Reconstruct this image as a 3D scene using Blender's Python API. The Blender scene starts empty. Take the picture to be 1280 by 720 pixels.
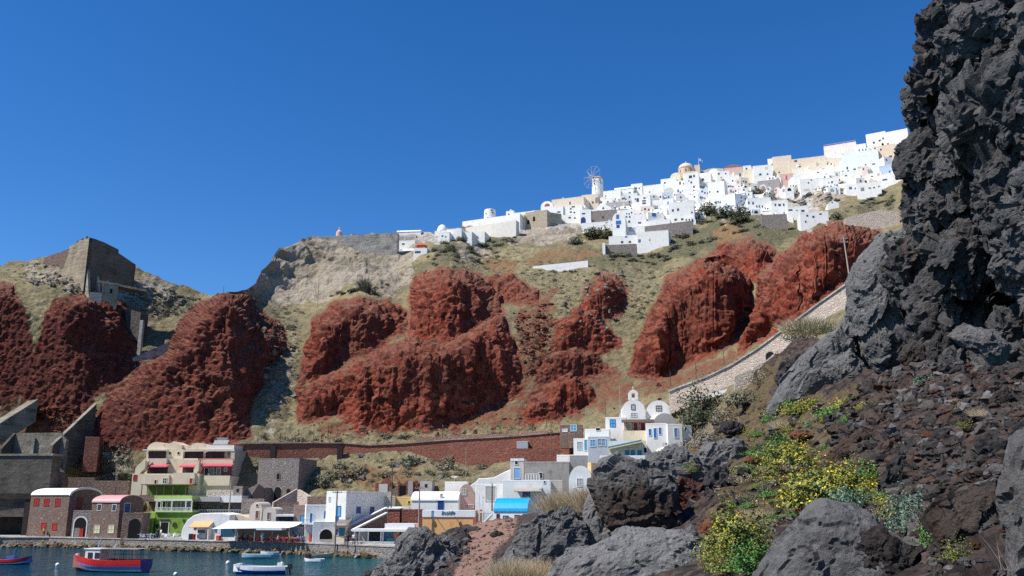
import bpy, math, random
import numpy as np
from mathutils import Vector
random.seed(11); RNG = np.random.default_rng(11)
C = bpy.context.scene.collection
sc = bpy.context.scene
PI = math.pi
# ---------------------------------------------------------------- camera model
F = 1108.0; PITCH = math.radians(13.6); CP, SP = math.cos(PITCH), math.sin(PITCH); CZ = 8.0
def ray(px, py):
    dx = (np.asarray(px, float) - 640) / F; dy = (360 - np.asarray(py, float)) / F
    return dx + 0 * dy, CP - dy * SP + 0 * dx, SP + dy * CP + 0 * dx
def P(px, py, Y):
    rx, ry, rz = ray(px, py); k = np.asarray(Y, float) / ry
    return np.stack([rx * k, ry * k, CZ + rz * k], -1)
def pt(px, py, Y):
    a = P(px, py, Y); return (float(a[0]), float(a[1]), float(a[2]))
def Yz(py, z):
    rx, ry, rz = ray(640, py); return float(ry / rz * (z - CZ))
def zpy(py, Y):
    rx, ry, rz = ray(640, py); return float(CZ + rz / ry * Y)
cam = bpy.data.cameras.new('camera'); cam.lens = F / 1280 * 36; cam.clip_end = 20000; cam.clip_start = .1
camo = bpy.data.objects.new('camera', cam); C.objects.link(camo)
camo.location = (0, 0, CZ); camo.rotation_euler = (PI / 2 + PITCH, 0, 0); sc.camera = camo
# ---------------------------------------------------------------- light
SUN_EL = math.radians(53); SAZ = math.atan2(-0.93, -0.37)          # azimuth measured from +y towards +x
sdir = Vector((math.sin(SAZ) * math.cos(SUN_EL), math.cos(SAZ) * math.cos(SUN_EL), math.sin(SUN_EL)))
sl = bpy.data.lights.new('sun', 'SUN'); sl.energy = 5.0; sl.angle = math.radians(.53); sl.color = (1, .95, .87)
so = bpy.data.objects.new('sun', sl); C.objects.link(so); so.rotation_euler = sdir.to_track_quat('Z', 'Y').to_euler()
so.location = (-60, -40, 120)
w = bpy.data.worlds.new('World'); sc.world = w; w.use_nodes = True
wn = w.node_tree; wn.nodes.clear()
sky = wn.nodes.new('ShaderNodeTexSky'); sky.sky_type = 'NISHITA'; sky.sun_disc = False
sky.sun_elevation = SUN_EL; sky.sun_rotation = SAZ; sky.altitude = 900; sky.air_density = 1.0; sky.dust_density = .0; sky.ozone_density = 5.0
hs = wn.nodes.new('ShaderNodeHueSaturation'); hs.inputs['Saturation'].default_value = 1.28; hs.inputs['Value'].default_value = 1.0; hs.inputs['Hue'].default_value = .507
bg = wn.nodes.new('ShaderNodeBackground'); bg.inputs['Strength'].default_value = .115
wo = wn.nodes.new('ShaderNodeOutputWorld')
wn.links.new(sky.outputs[0], hs.inputs['Color']); wn.links.new(hs.outputs[0], bg.inputs['Color']); wn.links.new(bg.outputs[0], wo.inputs['Surface'])
sc.view_settings.view_transform = 'Standard'; sc.view_settings.look = 'None'; sc.view_settings.exposure = .38; sc.view_settings.gamma = 1
sc.view_settings.use_curve_mapping = False
sc.render.engine = 'CYCLES'; sc.cycles.use_denoising = False; sc.cycles.max_bounces = 6; sc.cycles.diffuse_bounces = 3; sc.cycles.glossy_bounces = 2; sc.cycles.transparent_max_bounces = 4
# ---------------------------------------------------------------- noise (vectorised)
def _h(i, j, k, s=0):
    h = (i.astype(np.int64) * 374761393 + j.astype(np.int64) * 668265263 + k.astype(np.int64) * 2147483647 + s * 1274126177) & 0xffffffff
    h = ((h ^ (h >> 13)) * 1274126177) & 0xffffffff
    h = ((h ^ (h >> 16)) * 2246822519) & 0xffffffff
    return (h ^ (h >> 15)) & 0xffffffff
_G = np.random.default_rng(3).normal(size=(1024, 3)); _G /= np.linalg.norm(_G, axis=1)[:, None]
_R = np.random.default_rng(5).random((4096, 4))
def perlin(p, s=0):
    f = np.floor(p); t = p - f; i = f.astype(np.int64); u = t * t * t * (t * (t * 6 - 15) + 10); out = 0
    for a in (0, 1):
        wa = u[:, 0] if a else 1 - u[:, 0]
        for b in (0, 1):
            wb = u[:, 1] if b else 1 - u[:, 1]
            for c in (0, 1):
                wc = u[:, 2] if c else 1 - u[:, 2]
                g = _G[_h(i[:, 0] + a, i[:, 1] + b, i[:, 2] + c, s) % 1024]
                out = out + wa * wb * wc * ((t - np.array([a, b, c])) * g).sum(1)
    return out * 1.5
def fbm(p, o=4, s=0, gain=.5, ridged=False):
    out = np.zeros(len(p)); a = 1.; q = np.array(p, float)
    for k in range(o):
        n = perlin(q, s + k)
        out += a * ((.5 - np.abs(n)) * 1.4 if ridged else n); a *= gain; q = q * 2.03 + 17.1
    return out
def facets(p, s=0, tilt=.7):
    """blocky rock: every cell of a Voronoi diagram is a tilted plane; also returns closeness to the cell edge"""
    f = np.floor(p).astype(np.int64); n = len(p)
    d1 = np.full(n, 9.); d2 = np.full(n, 9.); off = np.zeros(n)
    for a in (-1, 0, 1):
        for b in (-1, 0, 1):
            for c in (-1, 0, 1):
                h = _h(f[:, 0] + a, f[:, 1] + b, f[:, 2] + c, s); r = _R[h % 4096]
                v = p - (f + np.array([a, b, c]) + r[:, :3]); d = (v * v).sum(1)
                g = _G[(h >> 5) % 1024]; o = r[:, 3] - .5 + tilt * (v * g).sum(1)
                m = d < d1
                d2 = np.where(m, d1, np.minimum(d2, d)); d1 = np.where(m, d, d1); off = np.where(m, o, off)
    return off, np.sqrt(d2) - np.sqrt(d1)
def sstep(a, b, x):
    t = np.clip((x - a) / (b - a), 0, 1); return t * t * (3 - 2 * t)
class TPS:
    def __init__(s, pts, vals, smooth=1e-3):
        s.p = np.array(pts, float) / 300; n = len(s.p); K = s.k(s.p) + np.eye(n) * smooth
        A = np.zeros((n + 3, n + 3)); Q = np.c_[np.ones(n), s.p]; A[:n, :n] = K; A[:n, n:] = Q; A[n:, :n] = Q.T
        s.w = np.linalg.solve(A, np.r_[np.array(vals, float), 0, 0, 0])
    def k(s, q):
        d = ((q[:, None, :] - s.p[None]) ** 2).sum(2); return d * np.log(d + 1e-9) * .5
    def __call__(s, u, v):
        u, v = np.broadcast_arrays(np.asarray(u, float), np.asarray(v, float))
        q = np.stack([u.ravel(), v.ravel()], 1) / 300; out = []
        for i in range(0, len(q), 60000):
            c = q[i:i + 60000]; out.append(s.k(c) @ s.w[:-3] + s.w[-3] + c @ s.w[-2:])
        return np.concatenate(out).reshape(u.shape)
def polydist(u, v, poly):
    """signed distance (inside > 0) of points to a polygon"""
    q = np.array(poly, float); ins = np.zeros(u.shape, bool); dm = np.full(u.shape, 1e9)
    for i in range(len(q)):
        a, b = q[i], q[(i + 1) % len(q)]
        c = ((a[1] > v) != (b[1] > v)) & (u < (b[0] - a[0]) * (v - a[1]) / (b[1] - a[1] + 1e-12) + a[0]); ins ^= c
        e = b - a; t = np.clip(((u - a[0]) * e[0] + (v - a[1]) * e[1]) / (e @ e + 1e-9), 0, 1)
        dm = np.minimum(dm, (u - a[0] - t * e[0]) ** 2 + (v - a[1] - t * e[1]) ** 2)
    dm = np.sqrt(dm); return np.where(ins, dm, -dm)
# ---------------------------------------------------------------- materials
class M:
    def __init__(s, name, rough=.85, spec=.25):
        s.m = bpy.data.materials.new(name); s.m.use_nodes = True; s.t = s.m.node_tree
        s.b = s.t.nodes['Principled BSDF']; s.b.inputs['Roughness'].default_value = rough; s.b.inputs['Specular IOR Level'].default_value = spec
    def n(s, ty, i=None, **kw):
        n = s.t.nodes.new('ShaderNode' + ty)
        for k, v in kw.items(): setattr(n, k, v)
        for k, v in (i or {}).items(): s.put(n.inputs[k], v)
        return n
    def put(s, sock, v):
        if isinstance(v, bpy.types.NodeSocket): s.t.links.new(v, sock)
        else:
            if sock.type == 'RGBA' and len(v) == 3: v = (*v, 1)
            sock.default_value = v
    def coord(s, kind='Object'):
        if kind == 'World': return s.n('NewGeometry').outputs['Position']
        return s.n('TexCoord').outputs[kind]
    def noise(s, co, sc_, det=4, rough=.55, dist=0):
        return s.n('TexNoise', {'Vector': co, 'Scale': sc_, 'Detail': det, 'Roughness': rough, 'Distortion': dist}).outputs[0]
    def ramp(s, f, stops, interp='LINEAR'):
        r = s.n('ValToRGB', {'Fac': f}); cr = r.color_ramp; cr.interpolation = interp
        while len(cr.elements) < len(stops): cr.elements.new(.5)
        for e, (p, c) in zip(cr.elements, stops): e.position = p; e.color = (*c, 1) if not isinstance(c, (int, float)) else (c, c, c, 1)
        return r.outputs[0]
    def mix(s, f, a, b, mode='MIX'):
        n = s.n('Mix', data_type='RGBA', blend_type=mode); s.put(n.inputs[0], f); s.put(n.inputs[6], a); s.put(n.inputs[7], b); return n.outputs[2]
    def math(s, op, a, b=0.): return s.n('Math', {0: a, 1: b}, operation=op).outputs[0]
    def bump(s, h, d=.1, st=1., nrm=None):
        i = {'Height': h, 'Distance': d, 'Strength': st}
        if nrm is not None: i['Normal'] = nrm
        n = s.n('Bump', i).outputs[0]; s.put(s.b.inputs['Normal'], n); return n
    def col(s, v): s.put(s.b.inputs['Base Color'], v); return s
_mc = {}
def plaster(c, dirt=.09, rough=.85):
    k = ('pl', tuple(c), dirt)
    if k in _mc: return _mc[k]
    m = M('painted_plaster', rough); co = m.coord()
    f = m.noise(co, .7, 5); st = m.n('Mapping', {'Vector': co, 'Scale': (1.4, 1.4, .5)}).outputs[0]; g = m.noise(st, 1.3, 4)
    d = tuple(x * (1 - dirt * 2) * y for x, y in zip(c, (1, .96, .88)))
    v = m.mix(m.ramp(m.math('MULTIPLY', f, g), [(.24, 0), (.46, 1)]), c, d); m.col(v); m.bump(m.noise(co, 9, 3), .03, .5)
    _mc[k] = m.m; return m.m
def paint(c, rough=.5, name='paint'):
    k = ('pt', tuple(c), rough)
    if k in _mc: return _mc[k]
    m = M(name, rough, .4); f = m.noise(m.coord(), 3, 3); m.col(m.mix(m.ramp(f, [(.35, 0), (.7, 1)]), c, tuple(x * .78 for x in c)))
    _mc[k] = m.m; return m.m
def rubble(c1, c2, c3, mortar, scale=2.2, edge=.05):
    k = ('rb', c1, scale)
    if k in _mc: return _mc[k]
    m = M('rubble_stone', .92); co = m.coord(); wv = m.noise(co, 3, 2)
    cv = m.n('VectorMath', {0: co, 1: m.n('VectorMath', {0: m.n('TexNoise', {'Vector': co, 'Scale': 3.}).outputs[1], 'Scale': .18}, operation='SCALE').outputs[0]}, operation='ADD').outputs[0]
    sq = m.n('Mapping', {'Vector': cv, 'Scale': (1, 1, 1.5)}).outputs[0]
    v = m.n('TexVoronoi', {'Vector': sq, 'Scale': scale}); e = m.n('TexVoronoi', {'Vector': sq, 'Scale': scale}, feature='DISTANCE_TO_EDGE')
    cr = m.ramp(m.n('SeparateColor', {0: v.outputs['Color']}).outputs[0], [(0, c1), (.4, c2), (.7, c3), (1, c1)])
    cr = m.mix(.5, cr, m.ramp(wv, [(.3, c1), (.7, c2)]))
    m.col(m.mix(m.ramp(e.outputs['Distance'], [(edge * .5, 1), (edge * 1.6, 0)]), cr, mortar))
    m.bump(m.ramp(e.outputs['Distance'], [(0, 0), (edge * 2.5, 1)]), .08, 1); _mc[k] = m.m; return m.m
def concrete(c=(.27, .25, .21)):
    k = ('cc', c)
    if k in _mc: return _mc[k]
    m = M('weathered_concrete', .9); co = m.coord(); f = m.noise(co, .35, 6, .65)
    st = m.n('Mapping', {'Vector': co, 'Scale': (.15, .15, 1.6)}).outputs[0]; g = m.noise(st, 1.2, 3)
    v = m.ramp(m.math('ADD', m.math('MULTIPLY', f, .6), m.math('MULTIPLY', g, .4)), [(.36, tuple(x * .38 for x in c)), (.46, tuple(x * .8 for x in c)), (.54, c), (.64, tuple(x * 1.35 for x in c))])
    m.col(v); m.bump(m.noise(co, 1.3, 8, .75), .35, 1); _mc[k] = m.m; return m.m
def leafmat(name, c1, c2, c3=None, trans=0):
    m = M(name, .6, .2); r = m.n('NewGeometry').outputs['Random Per Island']
    m.col(m.ramp(r, [(0, c1), (.6, c2), (1, c3 or c2)])); return m.m
WHITE = plaster((.80, .79, .75)); CREAM = plaster((.68, .58, .42)); BEIGE = plaster((.67, .57, .45)); BLUEW = plaster((.70, .75, .79))
PINKW = plaster((.62, .42, .36)); ORANGE = plaster((.80, .42, .17)); GREEN = plaster((.20, .33, .06), .16); DKGREEN = plaster((.12, .20, .04)); GREYW = plaster((.46, .43, .39), .2)
YELLOWW = plaster((.72, .52, .22))
GLASS = M('dark_window_glass', .12, .6).col((.018, .02, .024)).m
DARK = M('dark_opening', .9).col((.012, .011, .011)).m
BLUE = paint((.03, .17, .50)); LBLUE = paint((.10, .40, .70)); NAVY = paint((.015, .05, .22)); RED = paint((.42, .03, .02)); DKRED = paint((.16, .015, .02))
TEAL = paint((.03, .22, .26)); WPAINT = paint((.8, .8, .78)); WOOD = paint((.10, .06, .035), .7); PINKR = paint((.66, .33, .33)); CYANR = paint((.0, .36, .68)); PALEWOOD = paint((.36, .28, .2), .7)
ROSE = paint((.55, .10, .13)); METAL = paint((.3, .3, .3), .4); CSHUT = paint((.72, .65, .42)); BLACK = paint((.02, .02, .022)); TARP = paint((.78, .78, .78), .7); OAWN = paint((.75, .42, .18), .7)
BROWNST = rubble((.17, .10, .075), (.26, .17, .13), (.11, .07, .06), (.33, .26, .21), 2.4)
REDST = rubble((.20, .055, .035), (.30, .11, .07), (.12, .035, .03), (.27, .15, .11), 1.9)
GREYST = rubble((.20, .165, .15), (.30, .26, .24), (.13, .105, .10), (.33, .29, .25), 2.0)
PALEST = rubble((.46, .37, .30), (.58, .49, .41), (.33, .22, .18), (.55, .48, .40), 1.6)
CONC = concrete((.25, .22, .17)); DCONC = concrete((.105, .093, .078)); LCONC = concrete((.42, .39, .34))
# ---------------------------------------------------------------- mesh building
class MB:
    def __init__(s): s.v = []; s.f = []; s.mi = []
    def add(s, vs, fs, mi=0):
        o = len(s.v); s.v += [tuple(map(float, q)) for q in vs]; s.f += [tuple(o + i for i in f) for f in fs]; s.mi += [mi] * len(fs); return s
    def box(s, x0, x1, y0, y1, z0, z1, mi=0):
        return s.add([(x0, y0, z0), (x1, y0, z0), (x1, y1, z0), (x0, y1, z0), (x0, y0, z1), (x1, y0, z1), (x1, y1, z1), (x0, y1, z1)],
                     [(3, 2, 1, 0), (4, 5, 6, 7), (0, 1, 5, 4), (1, 2, 6, 5), (2, 3, 7, 6), (3, 0, 4, 7)], mi)
    def prism(s, poly, y0, y1, mi=0):          # polygon in (x,z), extruded along y
        n = len(poly); vs = [(x, y0, z) for x, z in poly] + [(x, y1, z) for x, z in poly]
        return s.add(vs, [tuple(range(n)), tuple(range(2 * n - 1, n - 1, -1))] + [((i + 1) % n, i, n + i, n + (i + 1) % n) for i in range(n)], mi)
    def prismx(s, poly, x0, x1, mi=0):         # polygon in (y,z), extruded along x
        n = len(poly); vs = [(x0, y, z) for y, z in poly] + [(x1, y, z) for y, z in poly]
        return s.add(vs, [tuple(range(n - 1, -1, -1)), tuple(range(n, 2 * n))] + [(i, (i + 1) % n, n + (i + 1) % n, n + i) for i in range(n)], mi)
    def tube(s, a, b, r0, r1=None, n=8, mi=0):
        a = Vector(a); b = Vector(b); r1 = r0 if r1 is None else r1; d = (b - a).normalized()
        u = d.orthogonal().normalized(); w_ = d.cross(u); vs = []
        for c, r in ((a, r0), (b, r1)):
            for i in range(n):
                t = 2 * PI * i / n; vs.append(c + (u * math.cos(t) + w_ * math.sin(t)) * r)
        return s.add(vs, [tuple(range(n - 1, -1, -1)), tuple(range(n, 2 * n))] + [(i, (i + 1) % n, n + (i + 1) % n, n + i) for i in range(n)], mi)
    def lathe(s, prof, n=16, c=(0, 0, 0), mi=0, arc=None):   # profile of (r,z)
        vs = []; m = len(prof)
        for r, z in prof:
            for i in range(n):
                t = 2 * PI * i / n; vs.append((c[0] + r * math.cos(t), c[1] + r * math.sin(t), c[2] + z))
        fs = [(k * n + i, k * n + (i + 1) % n, (k + 1) * n + (i + 1) % n, (k + 1) * n + i) for k in range(m - 1) for i in range(n)]
        fs += [tuple(range(n - 1, -1, -1)), tuple((m - 1) * n + i for i in range(n))]
        return s.add(vs, fs, mi)
    def build(s, name, mats, parent=None, loc=None, rz=0, smooth=False, bevel=0):
        me = bpy.data.meshes.new(name); me.from_pydata(s.v, [], s.f)
        for m in (mats if isinstance(mats, (list, tuple)) else [mats]): me.materials.append(m)
        me.polygons.foreach_set('material_index', s.mi)
        if smooth: me.polygons.foreach_set('use_smooth', [True] * len(s.f))
        me.update(); return link(name, me, parent, loc, rz, bevel)
def link(name, me, parent=None, loc=None, rz=0, bevel=0):
    o = bpy.data.objects.new(name, me); C.objects.link(o)
    if parent is not None: o.parent = parent
    if loc is not None: o.location = loc
    o.rotation_euler[2] = rz
    if bevel:
        b = o.modifiers.new('bevel', 'BEVEL'); b.width = bevel; b.segments = 2; b.limit_method = 'ANGLE'
    return o
LABELS = {}
def tag(o, label, cat, group=None, kind=None):
    if label: o['label'] = label
    if cat: o['category'] = cat
    if group: o['group'] = group
    if kind: o['kind'] = kind
    return o
def thing(name, label, cat, loc=(0, 0, 0), rz=0, group=None):
    o = bpy.data.objects.new(name, None); C.objects.link(o); o.location = loc; o.rotation_euler[2] = rz; o.empty_display_size = .3
    return tag(o, label, cat, group)
KIDS = {}
def copytree(o, loc=None, rz=None, label=None, scale=None):
    c = o.copy(); C.objects.link(c)
    if loc is not None: c.location = loc
    if rz is not None: c.rotation_euler[2] = rz
    if scale is not None: c.scale = scale
    if label: c['label'] = label
    for ch in o.children:
        d = ch.copy(); C.objects.link(d); d.parent = c
        for g in ch.children:
            e = g.copy(); C.objects.link(e); e.parent = d
    return c
def gridmesh(name, X, mats, attrs=None, smooth=False):
    """X: (rows, cols, 3) array -> quad sheet"""
    r, c = X.shape[:2]; me = bpy.data.meshes.new(name); n = r * c
    me.vertices.add(n); me.vertices.foreach_set('co', X.reshape(-1).astype(np.float32))
    i = np.arange(n).reshape(r, c); q = np.stack([i[:-1, :-1], i[:-1, 1:], i[1:, 1:], i[1:, :-1]], -1).reshape(-1)
    nf = (r - 1) * (c - 1); me.loops.add(nf * 4); me.loops.foreach_set('vertex_index', q.astype(np.int32))
    me.polygons.add(nf); me.polygons.foreach_set('loop_start', np.arange(0, nf * 4, 4, dtype=np.int32)); me.polygons.foreach_set('use_smooth', np.full(nf, smooth))
    for k, a in (attrs or {}).items():
        at = me.color_attributes.new(k, 'FLOAT_COLOR', 'POINT'); at.data.foreach_set('color', np.concatenate([a.reshape(n, -1), np.ones((n, 1))], 1).astype(np.float32).reshape(-1))
    me.update(calc_edges=True); me.validate()
    for m in (mats if isinstance(mats, (list, tuple)) else [mats]): me.materials.append(m)
    return link(name, me)
def blur(A, n, wrap=False):
    for _ in range(n):
        Q = A.copy(); Q[1:-1] = .25 * A[:-2] + .5 * A[1:-1] + .25 * A[2:]; A = Q.copy(); A[:, 1:-1] = .25 * Q[:, :-2] + .5 * Q[:, 1:-1] + .25 * Q[:, 2:]
    return A
def gnormals(X, n=0):
    X = blur(X, n) if n else X
    a = np.gradient(X, axis=1); b = np.gradient(X, axis=0); n = np.cross(a, b); n /= np.linalg.norm(n, axis=2)[..., None] + 1e-9; return n
# ================================================================ THE LAND
R_LEFT = [(-90,372),(-30,360),(0,358),(15,362),(28,385),(38,420),(38,450),(20,500),(-90,505)]
REDS = [  # polygon of each red scoria cliff as seen, roundness left, roundness right (px)
 (R_LEFT, 1.0),
 ([(25,503),(45,440),(58,395),(75,378),(110,372),(140,378),(160,390),(172,420),(174,450),(150,478),(120,492),(95,518),(50,522)], 1.0),
 ([(120,525),(135,495),(160,478),(200,445),(222,410),(245,385),(272,370),(310,372),(332,395),(352,408),(356,432),(332,462),(312,510),(310,545),(290,552),(200,556),(150,562),(122,556)], .68),
 ([(376,480),(380,440),(395,400),(420,378),(450,372),(480,380),(508,390),(510,405),(500,420),(470,435),(430,452),(400,472)], .95),
 ([(515,425),(513,360),(530,345),(560,338),(600,345),(625,370),(628,392),(600,405),(560,432)], .8),
 ([(560,430),(600,405),(630,396),(642,430),(652,470),(650,492),(630,502),(600,522),(540,537),(450,537),(420,522),(376,527),(372,490),(420,462),(470,441),(510,425)], .86),
 ([(600,350),(640,345),(672,365),(674,382),(640,380),(612,372)], .5),
 ([(728,388),(735,360),(750,345),(770,345),(783,365),(776,392),(755,402),(738,396)], .9),
 ([(690,432),(700,405),(720,387),(745,390),(762,410),(772,430),(760,442),(730,440),(700,442)], .85),
 ([(672,464),(690,442),(720,434),(745,442),(757,460),(742,472),(700,478),(674,478)], .8),
 ([(653,517),(665,495),(690,477),(715,468),(742,485),(744,502),(715,517),(680,527),(660,527)], .8),
 ([(788,468),(795,435),(810,400),(830,362),(850,337),(880,325),(920,335),(939,355),(941,385),(931,412),(900,437),(860,457),(830,472),(800,474)], .95),
 ([(925,442),(926,415),(938,390),(950,350),(975,320),(1000,300),(1030,282),(1060,280),(1097,290),(1110,300),(1072,345),(1010,390),(950,424)], .9),
 ([(878,327),(900,308),(940,300),(970,315),(965,332),(940,352),(918,335)], .6)]
WEDGE = {0: (-20, .3), 1: (95, .12), 2: (288, .3), 3: (440, .45), 4: (575, .6), 5: (590, .5), 7: (752, .3), 8: (730, .4), 9: (730, .5), 11: (900, .55)}
LP = [(-300,700,196),(0,700,190),(150,700,180),(300,700,171),(400,700,164),(480,700,158),(700,690,145),(900,660,130),(1100,640,120),(1400,640,118),(-300,655,205),(-300,600,210),(-300,500,200),(-300,380,212),(-300,335,235),
 (0,655,198),(150,655,191),(250,655,185),(350,645,177),(450,655,171),(540,640,167),(600,640,163),(700,640,154),
 (0,610,201),(60,620,200),(120,620,196.5),(200,612,188),(260,622,184),(300,610,185),(350,620,185),(400,615,180),(500,612,178),(610,610,171),(700,600,168),(450,590,186),(600,585,184),(720,580,174),(800,560,176),
 (0,560,202),(150,550,193),(300,545,194),(450,550,196),(600,545,197),(700,540,194),(800,520,186),(900,470,180),(1000,410,168),(1070,365,160),(1200,300,158),(1400,300,150),
 (0,500,204),(150,480,203),(340,480,213),(450,500,207),(600,500,208),(750,480,208),(850,460,208),(950,410,205),(1050,330,200),
 (0,350,214),(90,362,216),(170,385,222),(285,364,226),(345,420,232),(310,376,239),
 (440,368,252),(560,335,262),(650,350,260),(760,340,264),(850,328,264),(950,300,264),(1050,278,262),(1120,265,262),
 (320,372,266),(350,325,286),(420,360,278),(420,300,306),(500,350,284),(500,310,318),
 (600,320,306),(700,310,308),(800,312,302),(900,285,304),(1000,277,302),(1080,258,296),
 (600,280,352),(700,262,368),(745,246,392),(800,262,354),(840,230,390),(870,217,390),(900,252,346),(960,212,385),(1000,240,342),(1060,192,365),(1100,230,325),(1130,172,352),(1300,130,340),(1400,120,335),
 (0,333,234),(130,330,230),(215,353,234),(265,369,237)]
_lt = TPS([(a, b) for a, b, c in LP], [c for a, b, c in LP], 2e-3)
SKYL = np.array([(-400,338),(-100,336),(0,333),(40,326),(85,318),(140,326),(170,333),(215,351),(262,368),(290,366),(312,361),(335,330),(350,311),(390,297),(480,294),(540,290),(600,278),(700,258),(740,245),(800,240),(840,226),(870,212),(960,207),(1060,190),(1130,170),(1400,118)], float)
US = np.arange(-300, 1404, 1.35); NR = 560
LB = 712.0
_sk = np.interp(US, SKYL[:, 0], SKYL[:, 1]); 
_nz = fbm(np.stack([US / 22, US * 0, US * 0], 1), 4, 71); _sk = _sk + _nz * np.where((US > 300) & (US < 520), 4, 1.6)
_T = np.linspace(0, 1, NR)[:, None]
LU = np.repeat(US[None], NR, 0); LV = LB + (_sk[None] - LB) * _T
LY = _lt(LU, LV); LY = np.maximum.accumulate(LY, 0)
LB0 = LY.copy()
REDM = np.zeros_like(LY); EDGE = np.zeros_like(LY)
wob = fbm(np.stack([LU.ravel() / 28, LV.ravel() / 28, 0 * LU.ravel()], 1), 4, 5).reshape(LU.shape) * 9
for pi_, (poly, k) in enumerate(REDS):
    wedge = WEDGE.get(pi_)
    q = np.array(poly); b0 = q.min(0) - 30; b1 = q.max(0) + 30
    m = (LU > b0[0]) & (LU < b1[0]) & (LV > b0[1]) & (LV < b1[1]); rr, cc = np.where(m); r0, r1, c0, c1 = rr.min(), rr.max() + 1, cc.min(), cc.max() + 1
    u, v = LU[r0:r1, c0:c1], LV[r0:r1, c0:c1]; d = polydist(u, v, poly) + wob[r0:r1, c0:c1] * .55
    ins = d > 0
    base = LB0[r0:r1, c0:c1]; idx = np.where(ins.any(0), ins.argmax(0), ins.shape[0] - 1); bot = base[idx, np.arange(base.shape[1])][None]
    # the foot of the whole outcrop, so a face does not sink in behind its own base
    foot = np.minimum(bot, np.percentile(base[ins], 12) + 6) if ins.any() else bot
    if wedge:
        ua, lo = wedge; sh_w = 1 - (1 - lo) * np.clip((u - ua) / (b1[0] - 30 - ua), 0, 1)
    else: sh_w = 1.
    wd = min(26., .33 * min(b1[0] - b0[0] - 60, b1[1] - b0[1] - 60)); sh = np.clip(d / wd, 0, 1); sh = np.sqrt(np.clip(1 - (1 - sh) ** 2, 0, 1))
    sh = np.clip(base - foot, 0, None) * k * sh * sh_w * ins
    LY[r0:r1, c0:c1] -= sh; REDM[r0:r1, c0:c1] = np.maximum(REDM[r0:r1, c0:c1], sstep(-13, 6, d)); EDGE[r0:r1, c0:c1] = np.maximum(EDGE[r0:r1, c0:c1], sh)
# --- what grows or lies where
def blob(u, v, poly, soft=14): return sstep(-soft, soft, polydist(u, v, poly) + wob * 1.6)
TUFF = blob(LU, LV, [(300,380),(335,325),(350,308),(395,292),(495,292),(530,300),(525,330),(500,345),(515,352),(470,372),(440,360),(400,382),(350,378),(315,380)], 7)
TUFF = np.maximum(TUFF, blob(LU, LV, [(655,283),(690,275),(735,288),(720,300),(640,306)], 6)); TUFF = np.maximum(TUFF, blob(LU, LV, [(985,232),(1060,225),(1055,250),(1035,262),(985,262)], 6))
TUFF = np.maximum(TUFF, blob(LU, LV, [(570,300),(605,300),(608,325),(570,330)], 6))
TUFF = np.maximum(TUFF, .62 * blob(LU, LV, [(40,330),(85,322),(190,340),(215,360),(190,400),(160,380),(80,372),(20,350)], 14))
TUFF = np.maximum(TUFF, blob(LU, LV, [(38,380),(55,375),(52,395),(40,420)], 4))
TUFF = np.maximum(TUFF, .47 * blob(LU, LV, [(318,470),(350,440),(378,400),(372,530),(320,548)], 9))
TUFF = np.maximum(TUFF, .9 * blob(LU, LV, [(100,570),(150,560),(160,590),(120,600),(100,590)], 7))
SCREE = .58 * np.maximum(blob(LU, LV, [(640,380),(700,360),(690,440),(800,470),(900,440),(960,420),(900,470),(840,490),(740,520),(650,540),(400,550),(380,520),(640,500)], 12), blob(LU, LV, [(0,505),(60,490),(130,500),(110,560),(0,560)], 10))
SCREE = np.maximum(SCREE, .7 * blob(LU, LV, [(-300,560),(60,600),(150,600),(200,660),(-300,680)], 10))
ORNG = .8 * np.maximum(blob(LU, LV, [(590,325),(700,310),(760,315),(740,325),(620,340)], 10), np.maximum(blob(LU, LV, [(890,285),(930,280),(930,300),(880,305)], 8), blob(LU, LV, [(430,585),(520,585),(520,610),(440,605)], 12)))
GREENV = .8 * np.maximum(blob(LU, LV, [(740,305),(800,318),(850,290),(900,262),(960,265),(985,275),(1040,270),(1120,240),(1120,262),(1000,300),(900,320),(780,335),(640,330)], 12), .8 * blob(LU, LV, [(520,320),(640,275),(660,290),(640,310),(560,335),(470,360)], 9))
WHITEV = blob(LU, LV, [(530,295),(640,272),(745,240),(870,210),(1130,165),(1125,215),(1060,246),(1050,228),(985,236),(1035,262),(1035,282),(985,272),(930,268),(870,270),(800,300),(720,284),(640,284),(580,302)], 7)
pos = P(LU, LV, LY); pf = pos.reshape(-1, 3)
red = REDM.ravel(); amp = np.clip(EDGE.ravel() / 6, 0, 1) * red
nrm = gnormals(pos, 40).reshape(-1, 3); flip = (nrm * (np.array([0, 0, CZ]) - pf)).sum(1) < 0; nrm[flip] *= -1
disp = np.zeros(len(pf)); sel = np.where(red > .05)[0]; ps = pf[sel] * np.array([1, 1, .62])
wp = ps + np.stack([fbm(ps / 9, 3, 31), fbm(ps / 9, 3, 32), fbm(ps / 9, 3, 33)], 1) * 3.0
o1, e1 = facets(wp * np.array([1 / 7., 1 / 7., 1 / 6.]), 1, .9); o2, e2 = facets(wp / 2.4, 2, .9); rg = fbm(ps / 12, 4, 9, .5, True); o3, e3 = facets(ps / .95, 4, .9)
disp[sel] = amp[sel] * (.6 * o1 + .3 * o2 + 1.5 * (rg - .5) + 1.3 * fbm(ps / np.array([4.5, 4.5, 20.]), 3, 27) + .4 * fbm(ps / 2.6, 4, 12)) + red[sel] * (.34 * o3 + .40 * fbm(ps / .8, 3, 15) - .5 * np.clip(fbm(ps / 2.2, 3, 17) - .18, 0, 1) * amp[sel] * 2)
tf = TUFF.ravel(); sel = np.where(tf > .03)[0]; ps = pf[sel]; o1, e1 = facets(ps * np.array([1 / 12., 1 / 12., 1 / 7.]), 7, .9); o2, e2 = facets(ps / 4., 8, .9)
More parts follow.
